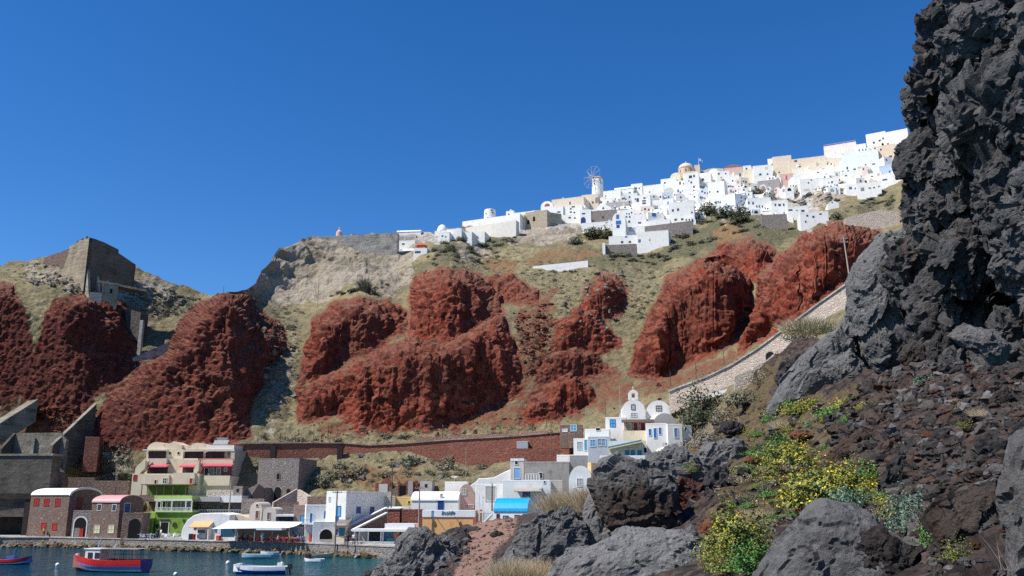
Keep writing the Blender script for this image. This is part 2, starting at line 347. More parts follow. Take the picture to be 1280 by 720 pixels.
st = np.sin(ps[:, 2] * .9 + 3 * fbm(ps / 20, 2, 6)) * .35
disp[sel] += tf[sel] * (.8 * o1 + .4 * o2 + st + 1.0 * fbm(ps / 9, 5, 13, .5, True) - .6)
disp += (1 - red) * (.9 * fbm(pf / 14, 4, 19) + .35 * fbm(pf / 2.2, 3, 23)) * sstep(710, 640, LV.ravel())
disp *= np.clip((LU.ravel() + 320) / 40, 0, 1)
disp = blur(disp.reshape(LU.shape), 1).ravel()
pf = pf + nrm * disp[:, None]; pos = pf.reshape(pos.shape)
WORLDG = pos            # rows follow the slope upwards, columns run left to right
# beyond the skyline the land goes on as a plateau and falls away behind
top = pos[-1]; ext = [top]
for k, (dy, dz) in enumerate([(6, -.8), (25, -4), (80, -14), (300, -70), (700, -160)]):
    q = top.copy(); q[:, 1] += dy; q[:, 0] *= (1 + dy / top[:, 1]); q[:, 2] += dz; ext.append(q)
full = np.concatenate([pos, np.stack(ext[1:])], 0)
def padr(a): return np.concatenate([a, np.repeat(a[-1:], 5, 0)], 0)
mat = M('hillside_ground', .95, .15); co = mat.coord('World')
a1 = mat.n('VertexColor', layer_name='cover').outputs[0]; a2 = mat.n('VertexColor', layer_name='cover_b').outputs[0]
cr_ = mat.n('Mapping', {'Vector': co, 'Scale': (1, 1, .6)}).outputs[0]; nr_ = mat.noise(cr_, 1.9, 6, .72)
s1 = mat.n('SeparateColor', {0: a1}); s2 = mat.n('SeparateColor', {0: a2})
nb = mat.noise(co, .06, 5); nm = mat.noise(co, .35, 5, .62); nf = mat.noise(co, 1.6, 5, .68)
vo = mat.n('TexVoronoi', {'Vector': co, 'Scale': .75}); vs = mat.n('SeparateColor', {0: vo.outputs['Color']}).outputs[0]
dry = mat.ramp(mat.math('ADD', mat.math('MULTIPLY', nm, .6), mat.math('MULTIPLY', nf, .4)), [(.3, (.085, .076, .038)), (.43, (.20, .165, .085)), (.54, (.30, .25, .135)), (.7, (.38, .34, .25))])
dry = mat.mix(mat.ramp(nf, [(.60, 0), (.66, 1)]), dry, (.28, .26, .225))
dry = mat.mix(mat.ramp(nb, [(.42, 0), (.62, .7)]), dry, mat.ramp(nf, [(.3, (.085, .08, .045)), (.7, (.25, .22, .15))]))
grn = mat.ramp(nf, [(.3, (.055, .058, .03)), (.5, (.135, .125, .07)), (.7, (.25, .215, .135))])
redc = mat.ramp(mat.math('ADD', mat.math('MULTIPLY', nr_, .5), mat.math('MULTIPLY', vs, .5)), [(.22, (.05, .015, .010)), (.38, (.165, .034, .020)), (.56, (.262, .054, .029)), (.82, (.33, .115, .07))])
redc = mat.mix(mat.ramp(nb, [(.4, 0), (.65, .75)]), redc, mat.ramp(nf, [(.3, (.07, .022, .016)), (.7, (.19, .07, .048))]))
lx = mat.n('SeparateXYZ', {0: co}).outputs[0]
redc = mat.mix(mat.ramp(mat.math('MULTIPLY', mat.math('ADD', lx, mat.math('MULTIPLY', nb, 60.)), -.01), [(.12, 0), (.55, .62)]), redc, (.07, .022, .019))  # darker maroon rock at left, with some of its shade mixed into the colour
pit = mat.n('TexVoronoi', {'Vector': co, 'Scale': 1.5}); redc = mat.mix(mat.ramp(mat.noise(cr_, 2.6, 4, .7), [(.36, .6), (.45, 0)]), redc, (.035, .011, .009))
redc = mat.mix(mat.ramp(mat.noise(cr_, 4.5, 3, .7), [(.60, 0), (.70, .6)]), redc, (.34, .14, .09))
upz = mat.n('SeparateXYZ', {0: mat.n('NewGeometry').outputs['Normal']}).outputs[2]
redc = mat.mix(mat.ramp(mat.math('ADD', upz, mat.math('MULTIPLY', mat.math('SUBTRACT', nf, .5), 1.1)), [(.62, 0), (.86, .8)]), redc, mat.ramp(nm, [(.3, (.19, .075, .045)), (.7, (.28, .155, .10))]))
scr = mat.ramp(mat.math('ADD', mat.math('MULTIPLY', nf, .55), mat.math('MULTIPLY', nm, .45)), [(.3, (.10, .03, .02)), (.5, (.20, .075, .045)), (.68, (.25, .17, .11))])
tuf = mat.ramp(mat.math('ADD', mat.math('MULTIPLY', nf, .5), mat.math('MULTIPLY', nm, .5)), [(.3, (.15, .12, .085)), (.45, (.31, .26, .195)), (.6, (.41, .355, .28)), (.75, (.49, .44, .36))])
tuf = mat.mix(mat.ramp(nb, [(.5, 0), (.62, .55)]), tuf, (.2, .17, .11))
org = mat.ramp(nf, [(.3, (.15, .085, .045)), (.6, (.27, .175, .09)), (.8, (.3, .24, .15))])
wht = mat.ramp(mat.math('ADD', mat.math('MULTIPLY', nf, .5), mat.math('MULTIPLY', nm, .5)), [(.36, (.20, .18, .13)), (.5, (.38, .35, .30)), (.62, (.60, .58, .54))])
def jag(f): return mat.ramp(mat.math('ADD', f, mat.math('MULTIPLY', mat.math('SUBTRACT', mat.math('ADD', mat.math('MULTIPLY', nm, .6), mat.math('MULTIPLY', nf, .4)), .5), 2.0)), [(.42, 0), (.58, 1)])
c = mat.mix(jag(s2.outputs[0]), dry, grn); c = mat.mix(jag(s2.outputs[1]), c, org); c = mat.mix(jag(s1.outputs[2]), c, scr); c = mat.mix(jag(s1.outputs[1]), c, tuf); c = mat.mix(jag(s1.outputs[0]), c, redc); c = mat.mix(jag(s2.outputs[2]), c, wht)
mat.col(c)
n1 = mat.bump(mat.math('ADD', mat.noise(cr_, 1.3, 8, .78), mat.math('MULTIPLY', vo.outputs['Distance'], -.5)), .75, 1)
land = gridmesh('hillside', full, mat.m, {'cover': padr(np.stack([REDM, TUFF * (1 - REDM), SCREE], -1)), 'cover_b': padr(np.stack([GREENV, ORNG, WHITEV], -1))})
tag(land, 'steep hillside of red scoria cliffs, pale tuff and dry scrub above the bay', 'hillside', None, 'structure')
def land_at(px, py):
    """surface point of the hillside under a photo pixel, and its forward distance"""
    px = float(np.clip(px, -295, 1395)); ci = (px - US[0]) / 1.35; i = int(np.clip(round(ci), 0, len(US) - 1))
    t = (py - LB) / (_sk[i] - LB); r = int(np.clip(round(t * (NR - 1)), 0, NR - 1)); return WORLDG[r, i]
def landY(px, py): return float(land_at(px, py)[1])
# ---------------------------------------------------------------- water
wm = M('sea_water', .10, .15); co = wm.coord('World')
wm.b.inputs['IOR'].default_value = 1.25
xs = wm.n('SeparateXYZ', {0: co}); nn = wm.noise(co, .03, 3)
wm.col(wm.mix(wm.ramp(wm.math('ADD', wm.math('MULTIPLY', xs.outputs[0], .008), nn), [(-.1 + .2, 0), (.75, 1)]), (.002, .040, .070), (.004, .135, .145)))
mp = wm.n('Mapping', {'Vector': co, 'Scale': (1, .55, 1)}).outputs[0]
wm.bump(wm.math('ADD', wm.noise(mp, .9, 5, .6, .5), wm.math('MULTIPLY', wm.noise(mp, .22, 2), 1.2)), .85, 1)
MB().add([(-6000, -3000, 0), (6000, -3000, 0), (6000, 9000, 0), (-6000, 9000, 0)], [(0, 1, 2, 3)]).build('water', wm.m)
tag(bpy.data.objects['water'], 'dark teal rippled water of the small harbour bay', 'water', None, 'structure')
# ---------------------------------------------------------------- near ground (lava slope, earth path, rocky shore)
NP = [(600,655,118),(560,668,108),(640,648,116),(600,690,60),(585,720,38),(560,760,28),(560,900,13),(640,900,9),
 (430,722,112),(425,760,80),(480,718,100),(545,708,60),(510,690,100),(400,900,40),(300,760,90),(300,900,45),
 (700,645,80),(750,620,60),(800,600,55),(880,562,48),(920,500,60),(960,445,62),(1040,405,52),(1100,440,38),(1150,430,35),(1200,425,32),(1280,430,28),(1500,420,22),
 (950,522,45),(1000,500,42),(1000,560,29),(1100,500,28),(1200,500,22),(1280,500,19),(900,600,28),(950,620,22),(1000,640,18.5),(1050,600,20),(1100,600,17),(1200,600,13),(1280,600,11),(1500,600,9),
 (880,700,17),(950,720,13.2),(1050,720,11),(1200,720,8.8),(1280,720,8.2),(800,720,17.5),(700,720,22),(640,720,30),(640,690,48),(700,690,27),(800,690,22),(1280,900,5),(1500,900,4.5),(900,900,6.2),(1500,720,7)]
_nt = TPS([(a, b) for a, b, c in NP], [math.log(c) for a, b, c in NP], 1e-3)
NTOP = np.array([(300,760),(420,724),(480,714),(510,692),(545,672),(560,664),(600,653),(640,646),(700,632),(750,612),(800,590),(850,565),(880,552),(905,520),(930,485),(960,447),(1000,424),(1040,420),(1075,462),(1100,470),(1150,457),(1200,458),(1500,455)], float)
NU = np.concatenate([np.arange(300, 560, 2.6), np.arange(560, 1500, 1.9)]); NN = 330
_ntp = np.interp(NU, NTOP[:, 0], NTOP[:, 1]) + fbm(np.stack([NU / 12, NU * 0, NU * 0 + 3], 1), 4, 41) * 3.
T = np.linspace(0, 1, NN)[:, None] ** .8
NV = 1000 + (_ntp[None] - 1000) * T; NUU = np.repeat(NU[None], NN, 0)
NY = np.exp(_nt(NUU, NV)); npos = P(NUU, NV, NY); nf_ = npos.reshape(-1, 3)
nn_ = gnormals(npos, 12).reshape(-1, 3); fl = nn_[:, 2] < 0; nn_[fl] *= -1
PATH = sstep(-12, 10, polydist(NUU, NV, [(520,790),(585,690),(590,655),(645,648),(640,670),(615,690),(612,720),(640,900),(540,900)])).ravel()
o1, e1 = facets(nf_ / 1.1, 21, .8); o2, e2 = facets(nf_ / .4, 22, .8)
far = np.clip(nf_[:, 1] / 40, .35, 1.5)
nd = (.20 * o1 + .08 * o2) * far + .30 * fbm(nf_ / 2.2, 5, 24) * far
nd *= (1 - .8 * PATH)
nd = blur(nd.reshape(NY.shape), 1).ravel()
nf_ = nf_ + nn_ * nd[:, None]; npos = nf_.reshape(npos.shape)
lastr = npos[-1]; ex = [npos]
for dy, dz in ((1.5, -1.2), (5, -5), (12, -14)):
    q = lastr.copy(); q[:, 1] += dy; q[:, 0] *= 1 + dy / lastr[:, 1]; q[:, 2] += dz; ex.append(q[None])
nfull = np.concatenate(ex, 0)
PATHg = PATH.reshape(NY.shape); GRS = sstep(-10, 10, polydist(NUU, NV, [(840,575),(905,520),(940,470),(975,450),(965,500),(1085,490),(1050,560),(1110,640),(960,650),(900,720),(870,690),(900,610)]) + fbm(np.stack([NUU.ravel() / 20, NV.ravel() / 20, NUU.ravel() * 0], 1), 3, 8).reshape(NY.shape) * 14)
gm = M('lava_slope_ground', .95, .15); co = gm.coord('World'); at = gm.n('SeparateColor', {0: gm.n('VertexColor', layer_name='cover').outputs[0]})
na = gm.noise(co, .5, 5); nb2 = gm.noise(co, 3.5, 6, .7); vv = gm.n('TexVoronoi', {'Vector': co, 'Scale': 5.}); vr = gm.n('SeparateColor', {0: vv.outputs['Color']}).outputs[0]
lava = gm.ramp(gm.math('ADD', gm.math('MULTIPLY', nb2, .6), gm.math('MULTIPLY', vr, .4)), [(.25, (.018, .015, .014)), (.45, (.048, .036, .032)), (.62, (.085, .062, .053)), (.8, (.12, .10, .09))])
rust = gm.ramp(nb2, [(.3, (.035, .018, .013)), (.5, (.085, .042, .027)), (.7, (.13, .08, .055))])
earth = gm.ramp(nb2, [(.3, (.16, .09, .07)), (.55, (.27, .165, .125)), (.75, (.34, .235, .185))])
gras = gm.ramp(nb2, [(.3, (.04, .03, .018)), (.5, (.12, .085, .05)), (.7, (.14, .13, .05))])
c = gm.mix(gm.ramp(na, [(.54, 0), (.68, .55)]), lava, rust); c = gm.mix(gm.ramp(gm.math('ADD', at.outputs[1], gm.math('MULTIPLY', gm.math('SUBTRACT', na, .5), .8)), [(.35, 0), (.6, 1)]), c, gras)
c = gm.mix(gm.ramp(gm.math('ADD', at.outputs[0], gm.math('MULTIPLY', gm.math('SUBTRACT', na, .5), .5)), [(.4, 0), (.6, 1)]), c, earth); gm.col(c)
gm.bump(gm.math('ADD', gm.noise(co, 4, 8, .75), gm.math('MULTIPLY', vv.outputs['Distance'], -.6)), .14, 1)
def pad3(a): return np.concatenate([a, np.repeat(a[-1:], 3, 0)], 0)
near = gridmesh('near_ground', nfull, gm.m, {'cover': pad3(np.stack([PATHg, GRS, GRS * 0], -1))})
tag(near, 'rocky lava slope and reddish earth path in front', 'ground', None, 'structure')
def near_at(px, py):
    i = int(np.clip(np.searchsorted(NU, px), 0, len(NU) - 1)); col = npos[:, i]
    # project the column and take the row nearest to the pixel row
    r = int(np.abs(NV[:, i] - py).argmin()); return col[r]
# ---------------------------------------------------------------- dark lava cliff on the right
CL = np.array([(-260,1215),(-160,1185),(-60,1172),(-10,1165),(10,1160),(30,1150),(58,1135),(85,1141),(100,1133),(150,1130),(162,1134),(185,1122),(205,1121),(235,1119),(262,1123),(285,1122),(330,1124),(400,1122),(475,1120),(520,1118),(560,1116)], float)
CP_ = [(1165,-10,35),(1135,60,36.5),(1131,150,38),(1122,205,39.5),(1120,260,41),(1075,320,43),(1058,380,43.5),(1075,440,41.5),(1092,480,39),(1160,470,34.5),(1120,430,37.5),
 (1200,0,32.5),(1180,150,34),(1170,250,36.5),(1150,330,38),(1200,330,34),(1180,400,35),(1280,0,30),(1280,150,29),(1280,300,29.5),(1250,380,31),(1280,440,30.5),(1220,450,32.5),(1400,0,28),(1400,300,27),(1400,450,28),(1600,100,25),(1600,400,25),(1200,560,33),(1400,560,28),(1100,560,38),(1250,-240,30),(1600,-240,25)]
_ct = TPS([(a, b) for a, b, c in CP_], [c for a, b, c in CP_], 1e-3)
VV = np.arange(-250, 556, 1.55)
lf = np.interp(VV, CL[:, 0], CL[:, 1]); lf = lf + fbm(np.stack([VV / 16, VV * 0, VV * 0 + 7], 1), 4, 44) * 6
SS = np.concatenate([np.linspace(0, .28, 170) ** 1.0, np.linspace(.28, 1, 190)[1:]])
CU = lf[:, None] + (1560 - lf[:, None]) * SS[None] ; CV = np.repeat(VV[:, None], len(SS), 1)
CY = _ct(CU, CV); ed = np.clip((CU - lf[:, None]) / 34, 0, 1); CY = CY + 3.2 * (1 - np.sqrt(1 - (1 - ed) ** 2))
# big shaped masses: a bulge low on the left, deep clefts, an overhang shelf over the rubble
def cleft(poly, depth, w_):
    global CY
    d = polydist(CU, CV, poly) + fbm(np.stack([CU.ravel() / 14, CV.ravel() / 14, CU.ravel() * 0], 1), 3, 51).reshape(CU.shape) * 6
    CY = CY + depth * sstep(-w_, w_, d)
cleft([(1172,105),(1200,120),(1202,190),(1188,205),(1168,180)], 3.2, 5)
cleft([(1176,180),(1196,170),(1196,205),(1180,215)], 2.2, 4)
cleft([(1205,50),(1250,40),(1240,70),(1205,85)], 1.6, 5)
cleft([(1122,228),(1150,236),(1140,262),(1124,262)], 2.0, 5)
cleft([(1200,405),(1230,395),(1290,455),(1290,480),(1210,470)], 2.6, 6)
cleft([(1222,380),(1262,395),(1250,420),(1232,408)], 1.8, 4)
cleft([(1158,408),(1172,404),(1176,450),(1160,455)], 1.6, 3)
cleft([(1140,445),(1160,440),(1160,470),(1140,470)], 1.0, 3)
cleft([(1262,340),(1300,330),(1300,470),(1278,460)], 2.0, 7)
cleft([(1210,270),(1222,262),(1226,300),(1214,320)], 1.2, 4)
cpos = P(CU, CV, CY); cf = cpos.reshape(-1, 3); cn = gnormals(cpos, 40).reshape(-1, 3); fl = (cn * (np.array([0, 0, CZ]) - cf)).sum(1) < 0; cn[fl] *= -1
wq = cf + np.stack([fbm(cf / 3, 3, 61), fbm(cf / 3, 3, 62), fbm(cf / 3, 3, 63)], 1) * 1.1
o1, e1 = facets(wq / np.array([3.2, 3.2, 5.5]), 31, 1.0); o2, e2 = facets(wq / np.array([1.2, 1.2, 2.1]), 32, 1.0); o3, e3 = facets(wq / np.array([.45, .45, .7]), 33, .9)
SMO = sstep(-14, 14, polydist(CU, CV, [(1050,330),(1085,300),(1150,330),(1165,400),(1150,445),(1080,480),(1050,440)]) ).ravel()
SMO = np.maximum(SMO, sstep(-6, 6, polydist(CU, CV, [(1128,95),(1160,105),(1158,140),(1128,155)])).ravel())
cav = fbm(cf / .35, 3, 66)
cd = 1.5 * o1 * (1 - .55 * SMO) + .55 * o2 * (1 - .6 * SMO) + .17 * o3 * (1 - .75 * SMO) + .9 * (fbm(cf / 2.2, 5, 64, .5, True) - .5) * (1 - .55 * SMO) - .16 * np.clip(cav - .12, 0, 1) * (1 - SMO) * 2.2 + .07 * cav
cd = .45 * cd - .7
cd *= np.clip(ed.ravel() * 2.5 + .35, 0, 1)
cd = blur(cd.reshape(CU.shape), 1).ravel()
cf = cf + cn * cd[:, None]; cpos = cf.reshape(cpos.shape)
bk = [cpos]
for k in (1, 2, 3, 4, 5):          # the far side of the outcrop, going back from its left edge
    q = cpos[:, :1].copy(); q[..., 1] += k * k * .9; q[..., 0] += k * 1.1 + q[..., 0] * (k * k * .9) / cpos[:, :1, 1]; bk.insert(0, q)
cfull = np.concatenate(bk, 1)
def lavamat(name, dark, mid, lite, scale=1., tint=(.075, .05, .038), kind='World', tintamt=.5):
    m = M(name, .93, .2); co = m.coord(kind)
    if kind != 'World':
        oi = m.n('ObjectInfo').outputs['Random']; co = m.n('VectorMath', {0: co, 1: m.n('CombineXYZ', {0: m.math('MULTIPLY', oi, 40.), 1: m.math('MULTIPLY', oi, 71.)}).outputs[0]}, operation='ADD').outputs[0]
    a = m.noise(co, .45 * scale, 5, .6, .4); b = m.noise(co, 3. * scale, 7, .7); f = m.noise(co, 14 * scale, 5, .7)
    v = m.n('TexVoronoi', {'Vector': co, 'Scale': 4.5 * scale})
    c_ = m.ramp(m.math('ADD', m.math('MULTIPLY', b, .55), m.math('MULTIPLY', f, .45)), [(.3, dark), (.5, mid), (.7, lite)])
    c_ = m.mix(m.ramp(a, [(.47, 0), (.63, tintamt)]), c_, tint)
    c_ = m.mix(m.ramp(m.noise(co, .8 * scale, 4), [(.55, 0), (.7, .5)]), c_, lite)
    c_ = m.mix(m.ramp(f, [(.70, 0), (.76, .6)]), c_, (.2, .19, .17))
    m.col(c_)
    h = m.math('ADD', m.noise(co, 2.2 * scale, 9, .72), m.math('MULTIPLY', m.ramp(v.outputs['Distance'], [(.0, 0), (.35, 1)]), .35))
    m.bump(h, .30 / scale, 1); return m.m
LAVA = lavamat('dark_lava_rock', (.018, .017, .017), (.055, .053, .053), (.11, .106, .104))
cl = gridmesh('lava_cliff', cfull, LAVA); tag(cl, 'towering dark lava cliff filling the right edge', 'cliff', None, 'structure')
# ================================================================ BUILDINGS: a frame that turns photo pixels into metres on a facade
def ratio(px, py):
    rx, ry, rz = ray(px, py); return float(rx / ry)
class Bld:
    """local axes: x along the facade, y into the building, z up; a = yaw (negative: the facade looks to the left of the camera)"""
    def __init__(s, name, label, cat, px0, px1, pyb, pyt, Y=None, z=None, a=0., group=None):
        a = math.radians(a); s.a = a; s.ca, s.sa = math.cos(a), math.sin(a)
        if Y is None: Y = Yz(pyb, z)
        s.pyb = pyb; pm = (pyb + pyt) / 2
        s.ox, s.oy, s.oz = pt(px0, pyb, Y); s.ox = ratio(px0, pm) * Y; s.oy = Y
        k = ratio(px1, pm); s.W = (k * s.oy - s.ox) / (s.ca - k * s.sa); s.pm = pm
        s.H = zpy(pyt, s.oy + s.sa * s.W * .5) - s.oz
        s.r = thing(name, label, cat, (s.ox, s.oy, s.oz), a, group) if name else None
    def X(s, px, y=0., py=None):
        k = ratio(px, py or s.pm); x0 = s.ox - s.sa * y; y0 = s.oy + s.ca * y
        return (k * y0 - x0) / (s.ca - k * s.sa)
    def Z(s, py, x=None, y=0.):
        x = s.W * .5 if x is None else x; return zpy(py, s.oy + s.sa * x + s.ca * y) - s.oz
    def Yside(s, px, py=None, x=None):          # depth along the side wall at x
        x = s.W if x is None else x; k = ratio(px, py or s.pm); x0 = s.ox + s.ca * x; y0 = s.oy + s.sa * x
        return (k * y0 - x0) / (-s.sa - k * s.ca)
    def box(s, name, pxa, pxb, pya, pyb, y0, y1, mat, parent=None, label=None):
        """pixel rectangle pulled out to the depth range y0..y1 behind the facade plane"""
        xa, xb = s.X(pxa, y0, (pya + pyb) / 2), s.X(pxb, y0, (pya + pyb) / 2); zt = s.Z(pya, (xa + xb) / 2, y0); zb = s.Z(pyb, (xa + xb) / 2, y0)
        o = MB().box(xa, xb, y0, y1, zb, zt).build(name, mat, parent or s.r)
        if label: o['label'] = label
        return o
def vault_prof(w, rise, n=14, x0=0., z0=0.):
    return [(x0 + w * .5 * (1 - math.cos(PI * i / n)), z0 + rise * math.sin(PI * i / n)) for i in range(n + 1)]
def opening(parent, x, z, w, h, y=0., pane=GLASS, frame=None, kind='window', rz=0., arch=False, bars=True, fw=.09, label=None):
    """a framed window or door standing 6 cm proud of the wall plane, its pane a child"""
    fr = frame or WPAINT; m = MB(); n = 10
    if arch:
        pr = [(-w / 2, 0), (w / 2, 0)] + [(w / 2 * math.cos(PI * i / n), h - w / 2 + w / 2 * math.sin(PI * i / n)) for i in range(n + 1)]
        big = [(q[0] * (1 + 2 * fw / w), q[1] + (fw if q[1] > 0 else 0)) for q in pr]
        m.prism(big, -.05, .0)
        o = m.build(kind, fr, parent, (x, y, z), rz); k = MB().prism(pr, -.075, -.051).build('door_panel' if kind == 'door' else 'pane', pane, o)
    else:
        m.box(-w / 2 - fw, -w / 2, -.07, 0, -fw, h + fw).box(w / 2, w / 2 + fw, -.07, 0, -fw, h + fw).box(-w / 2, w / 2, -.07, 0, h, h + fw).box(-w / 2, w / 2, -.07, 0, -fw, 0)
        if kind == 'window' and bars: m.box(-.03, .03, -.06, -.026, 0, h).box(-w / 2, -.03, -.06, -.026, h * .5 - .025, h * .5 + .025).box(.03, w / 2, -.06, -.026, h * .5 - .025, h * .5 + .025)
        o = m.build(kind, fr, parent, (x, y, z), rz); k = MB().box(-w / 2, w / 2, -.024, -.002, 0, h).build('door_panel' if kind == 'door' else 'pane', pane, o)
    if label: o['label'] = label
    return o
def wins(b, lst, side=None):
    """lst of (px, py, w_px, h_px, kind, pane, frame, arch) centred on photo pixels; side 'R' puts them on the right side wall"""
    for q in lst:
        px, py, w, h = q[:4]; kind = q[4] if len(q) > 4 else 'window'; pane = q[5] if len(q) > 5 else GLASS; fr = q[6] if len(q) > 6 else WPAINT; ar = q[7] if len(q) > 7 else False
        if side == 'R':
            y = b.Yside(px, py); d = b.oy + b.sa * b.W + b.ca * y; zc = zpy(py, d) - b.oz
            y0, y1 = b.Yside(px - w / 2, py), b.Yside(px + w / 2, py)
            opening(b.r, b.W, zc - h * d / F / 2, abs(y1 - y0), h * d / F, y, pane, fr, kind, PI / 2, ar, w > 5)
        else:
            x = b.X(px, 0, py); d = b.oy + b.sa * x; zc = zpy(py, d) - b.oz
            opening(b.r, x, zc - h * d / F / 2, abs(b.X(px + w / 2, 0, py) - b.X(px - w / 2, 0, py)), h * d / F, 0., pane, fr, kind, 0., ar, w > 5)
def body(b, D, wall, roof='flat', rise=None, roofmat=None, down=5., para=.35, vx=None):
    """walls and roof of a plain house of depth D"""
    W, H = b.W, b.H; rm = roofmat or wall
    if roof == 'flat':
        MB().box(0, W, 0, D, -down, H - para).build('wall', wall, b.r, bevel=.05)
        t = .22; m = MB(); z0, z1 = H - para, H
        m.box(0, W, 0, t, z0, z1).box(0, W, D - t, D, z0, z1).box(0, t, t, D - t, z0, z1).box(W - t, W, t, D - t, z0, z1); m.build('parapet', rm, b.r, bevel=.05)
    elif roof == 'vault_x':                        # vault runs along the facade, round ends on the sides
        r = rise or D * .42
        MB().box(0, W, 0, D, -down, H - r).build('wall', wall, b.r)
        MB().prismx(vault_prof(D + .3, r, 14, -.15, H - r + .002), -.02, W + .02).build('roof', rm, b.r)
        if roofmat and roofmat is not wall: MB().prismx(vault_prof(D, r * .9, 14, 0, H - r), W + .021, W + .06).build('gable', wall, b.r); MB().prismx(vault_prof(D, r * .9, 14, 0, H - r), -.06, -.021).build('gable', wall, b.r)
    elif roof == 'vault_y':                        # round end faces the camera
        r = rise or W * .45
        MB().box(0, W, 0, D, -down, H - r).build('wall', wall, b.r)
        MB().prism(vault_prof(W, r, 16, 0, H - r + .002), 0., D).build('roof', rm, b.r)
    elif roof == 'gable_y':
        r = rise or W * .3
        MB().box(0, W, 0, D, -down, H - r).build('wall', wall, b.r); MB().prism([(0, H - r + .002), (W, H - r + .002), (W / 2, H)], 0, D).build('roof', rm, b.r)
    elif roof == 'hip':
        r = rise or H * .3
        MB().box(0, W, 0, D, -down, H - r).build('wall', wall, b.r)
        MB().add([(-.2, -.2, H - r + .002), (W + .2, -.2, H - r + .002), (W + .2, D + .2, H - r + .002), (-.2, D + .2, H - r + .002), (W / 2, D / 2, H)], [(3, 2, 1, 0), (0, 1, 4), (1, 2, 4), (2, 3, 4), (3, 0, 4)]).build('roof', rm, b.r)
    elif roof == 'dome':
        r = min(W, D) * .46; hh = rise or r
        MB().box(0, W, 0, D, -down, H - hh).build('wall', wall, b.r)
        MB().lathe([(r, 0)] + [(r * math.cos(t * PI / 16), hh * math.sin(t * PI / 16)) for t in range(1, 8)] + [(.05, hh)], 20, (W / 2, D / 2, H - hh + .002)).build('dome', rm, b.r, smooth=True)
def house(name, label, cat, px0, px1, pyt, pyb, Y=None, z=None, a=0, D=6., wall=WHITE, roof='flat', rise=None, roofmat=None, w=(), wr=(), group=None, down=5., para=.35):
    b = Bld(name, label, cat, px0, px1, pyb, pyt, Y, z, a, group); body(b, D, wall, roof, rise, roofmat, down, para); wins(b, w); wins(b, wr, 'R'); return b
QZ = 1.75
# ---------------------------------------------------------------- the quay
QE = [(-260,688,668),(-60,685,669.5),(0,683.5,671.3),(60,683.5,672.5),(150,686,674.5),(230,688.5,676),(300,690.5,677.5),(360,692,678.5),(395,693.5,679.5),(440,696,682),(480,698,683),(520,700,684)]
def quay_mesh():
    top = []; 
    for px, pw, pq in QE:
        Y = Yz(pw, 0.); top.append((ratio(px, pw) * Y, Y))
    m = MB(); vs = []
    for (x, y) in top: vs += [(x, y, -1.2), (x, y, QZ - .12), (x, y - .12, QZ - .12), (x, y - .12, QZ), (x * 1.0 + (x / y) * 34, y + 34, QZ)]
    fs = []
    for i in range(len(top) - 1):
        for k in range(4): a = i * 5 + k; fs.append((a, a + 5, a + 6, a + 1))
    m.add(vs, fs); m.mi = [0 if i % 4 == 0 else 1 for i in range(len(fs))]
    o = m.build('quay', [rubble((.20, .17, .15), (.30, .26, .22), (.12, .10, .09), (.33, .31, .28), 1.5), concrete((.40, .375, .34))]); tag(o, 'stone faced quay with a pale paved top along the water', 'quay', None, 'structure'); return top
QTOP = quay_mesh()
def quayY(px): return float(np.interp(px, [q[0] for q in QE], [Yz(q[1], 0.) for q in QE]))
# rubble at the foot of the quay
# ---------------------------------------------------------------- left end: concrete ruins of the old works
b = Bld('concrete_retaining_wall', 'tall dark grey concrete wall at far left above the sea cave', 'wall', -120, 63, 620, 569, 183, None, -6); MB().prism([(0, -4), (b.W, -4), (b.W, b.H), (0, b.H * .9)], 0, 3).build('wall_face', DCONC, b.r); MB().box(-.2, b.W + .2, -.25, 3.2, b.H * .98, b.H * .98 + .4).build('coping', CONC, b.r)
b = Bld('brown_rubble_wall', 'short reddish rubble wall end beside the tall concrete wall', 'wall', 63, 78, 620, 582, 184, None, 10); MB().prism([(0, -3), (b.W, -3), (b.W, b.H * .55), (b.W * .6, b.H * .8), (0, b.H)], 0, 4).build('wall_face', BROWNST, b.r)
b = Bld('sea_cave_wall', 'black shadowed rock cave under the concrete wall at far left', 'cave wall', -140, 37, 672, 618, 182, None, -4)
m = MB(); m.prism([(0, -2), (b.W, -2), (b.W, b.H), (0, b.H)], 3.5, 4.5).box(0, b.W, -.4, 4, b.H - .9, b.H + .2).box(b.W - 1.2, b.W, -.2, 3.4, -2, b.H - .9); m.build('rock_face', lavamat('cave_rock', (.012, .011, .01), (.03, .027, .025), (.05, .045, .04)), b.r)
b = Bld('concrete_platform', 'stepped concrete platform with a square front wall below the red cliff', 'ruin', 18, 82, 567, 541, 192, None, -8); MB().prism([(0, -5), (b.W, -5), (b.W, b.H * .62), (b.W * .88, b.H), (0, b.H)], 0, 1.0).build('front_wall', CONC, b.r); MB().box(0, b.W * .9, 1.0, 7, -3, b.H * .55).build('deck', concrete((.3, .27, .22)), b.r)
MB().box(b.W * .36, b.W * .42, -.5, -.02, -1, b.H * .75).build('pier', CONC, b.r); MB().prismx([(-3.6, -5), (0, -5), (0, b.H), (-3.6, b.H * .2)], -.6, 0).build('side_wall', DCONC, b.r)
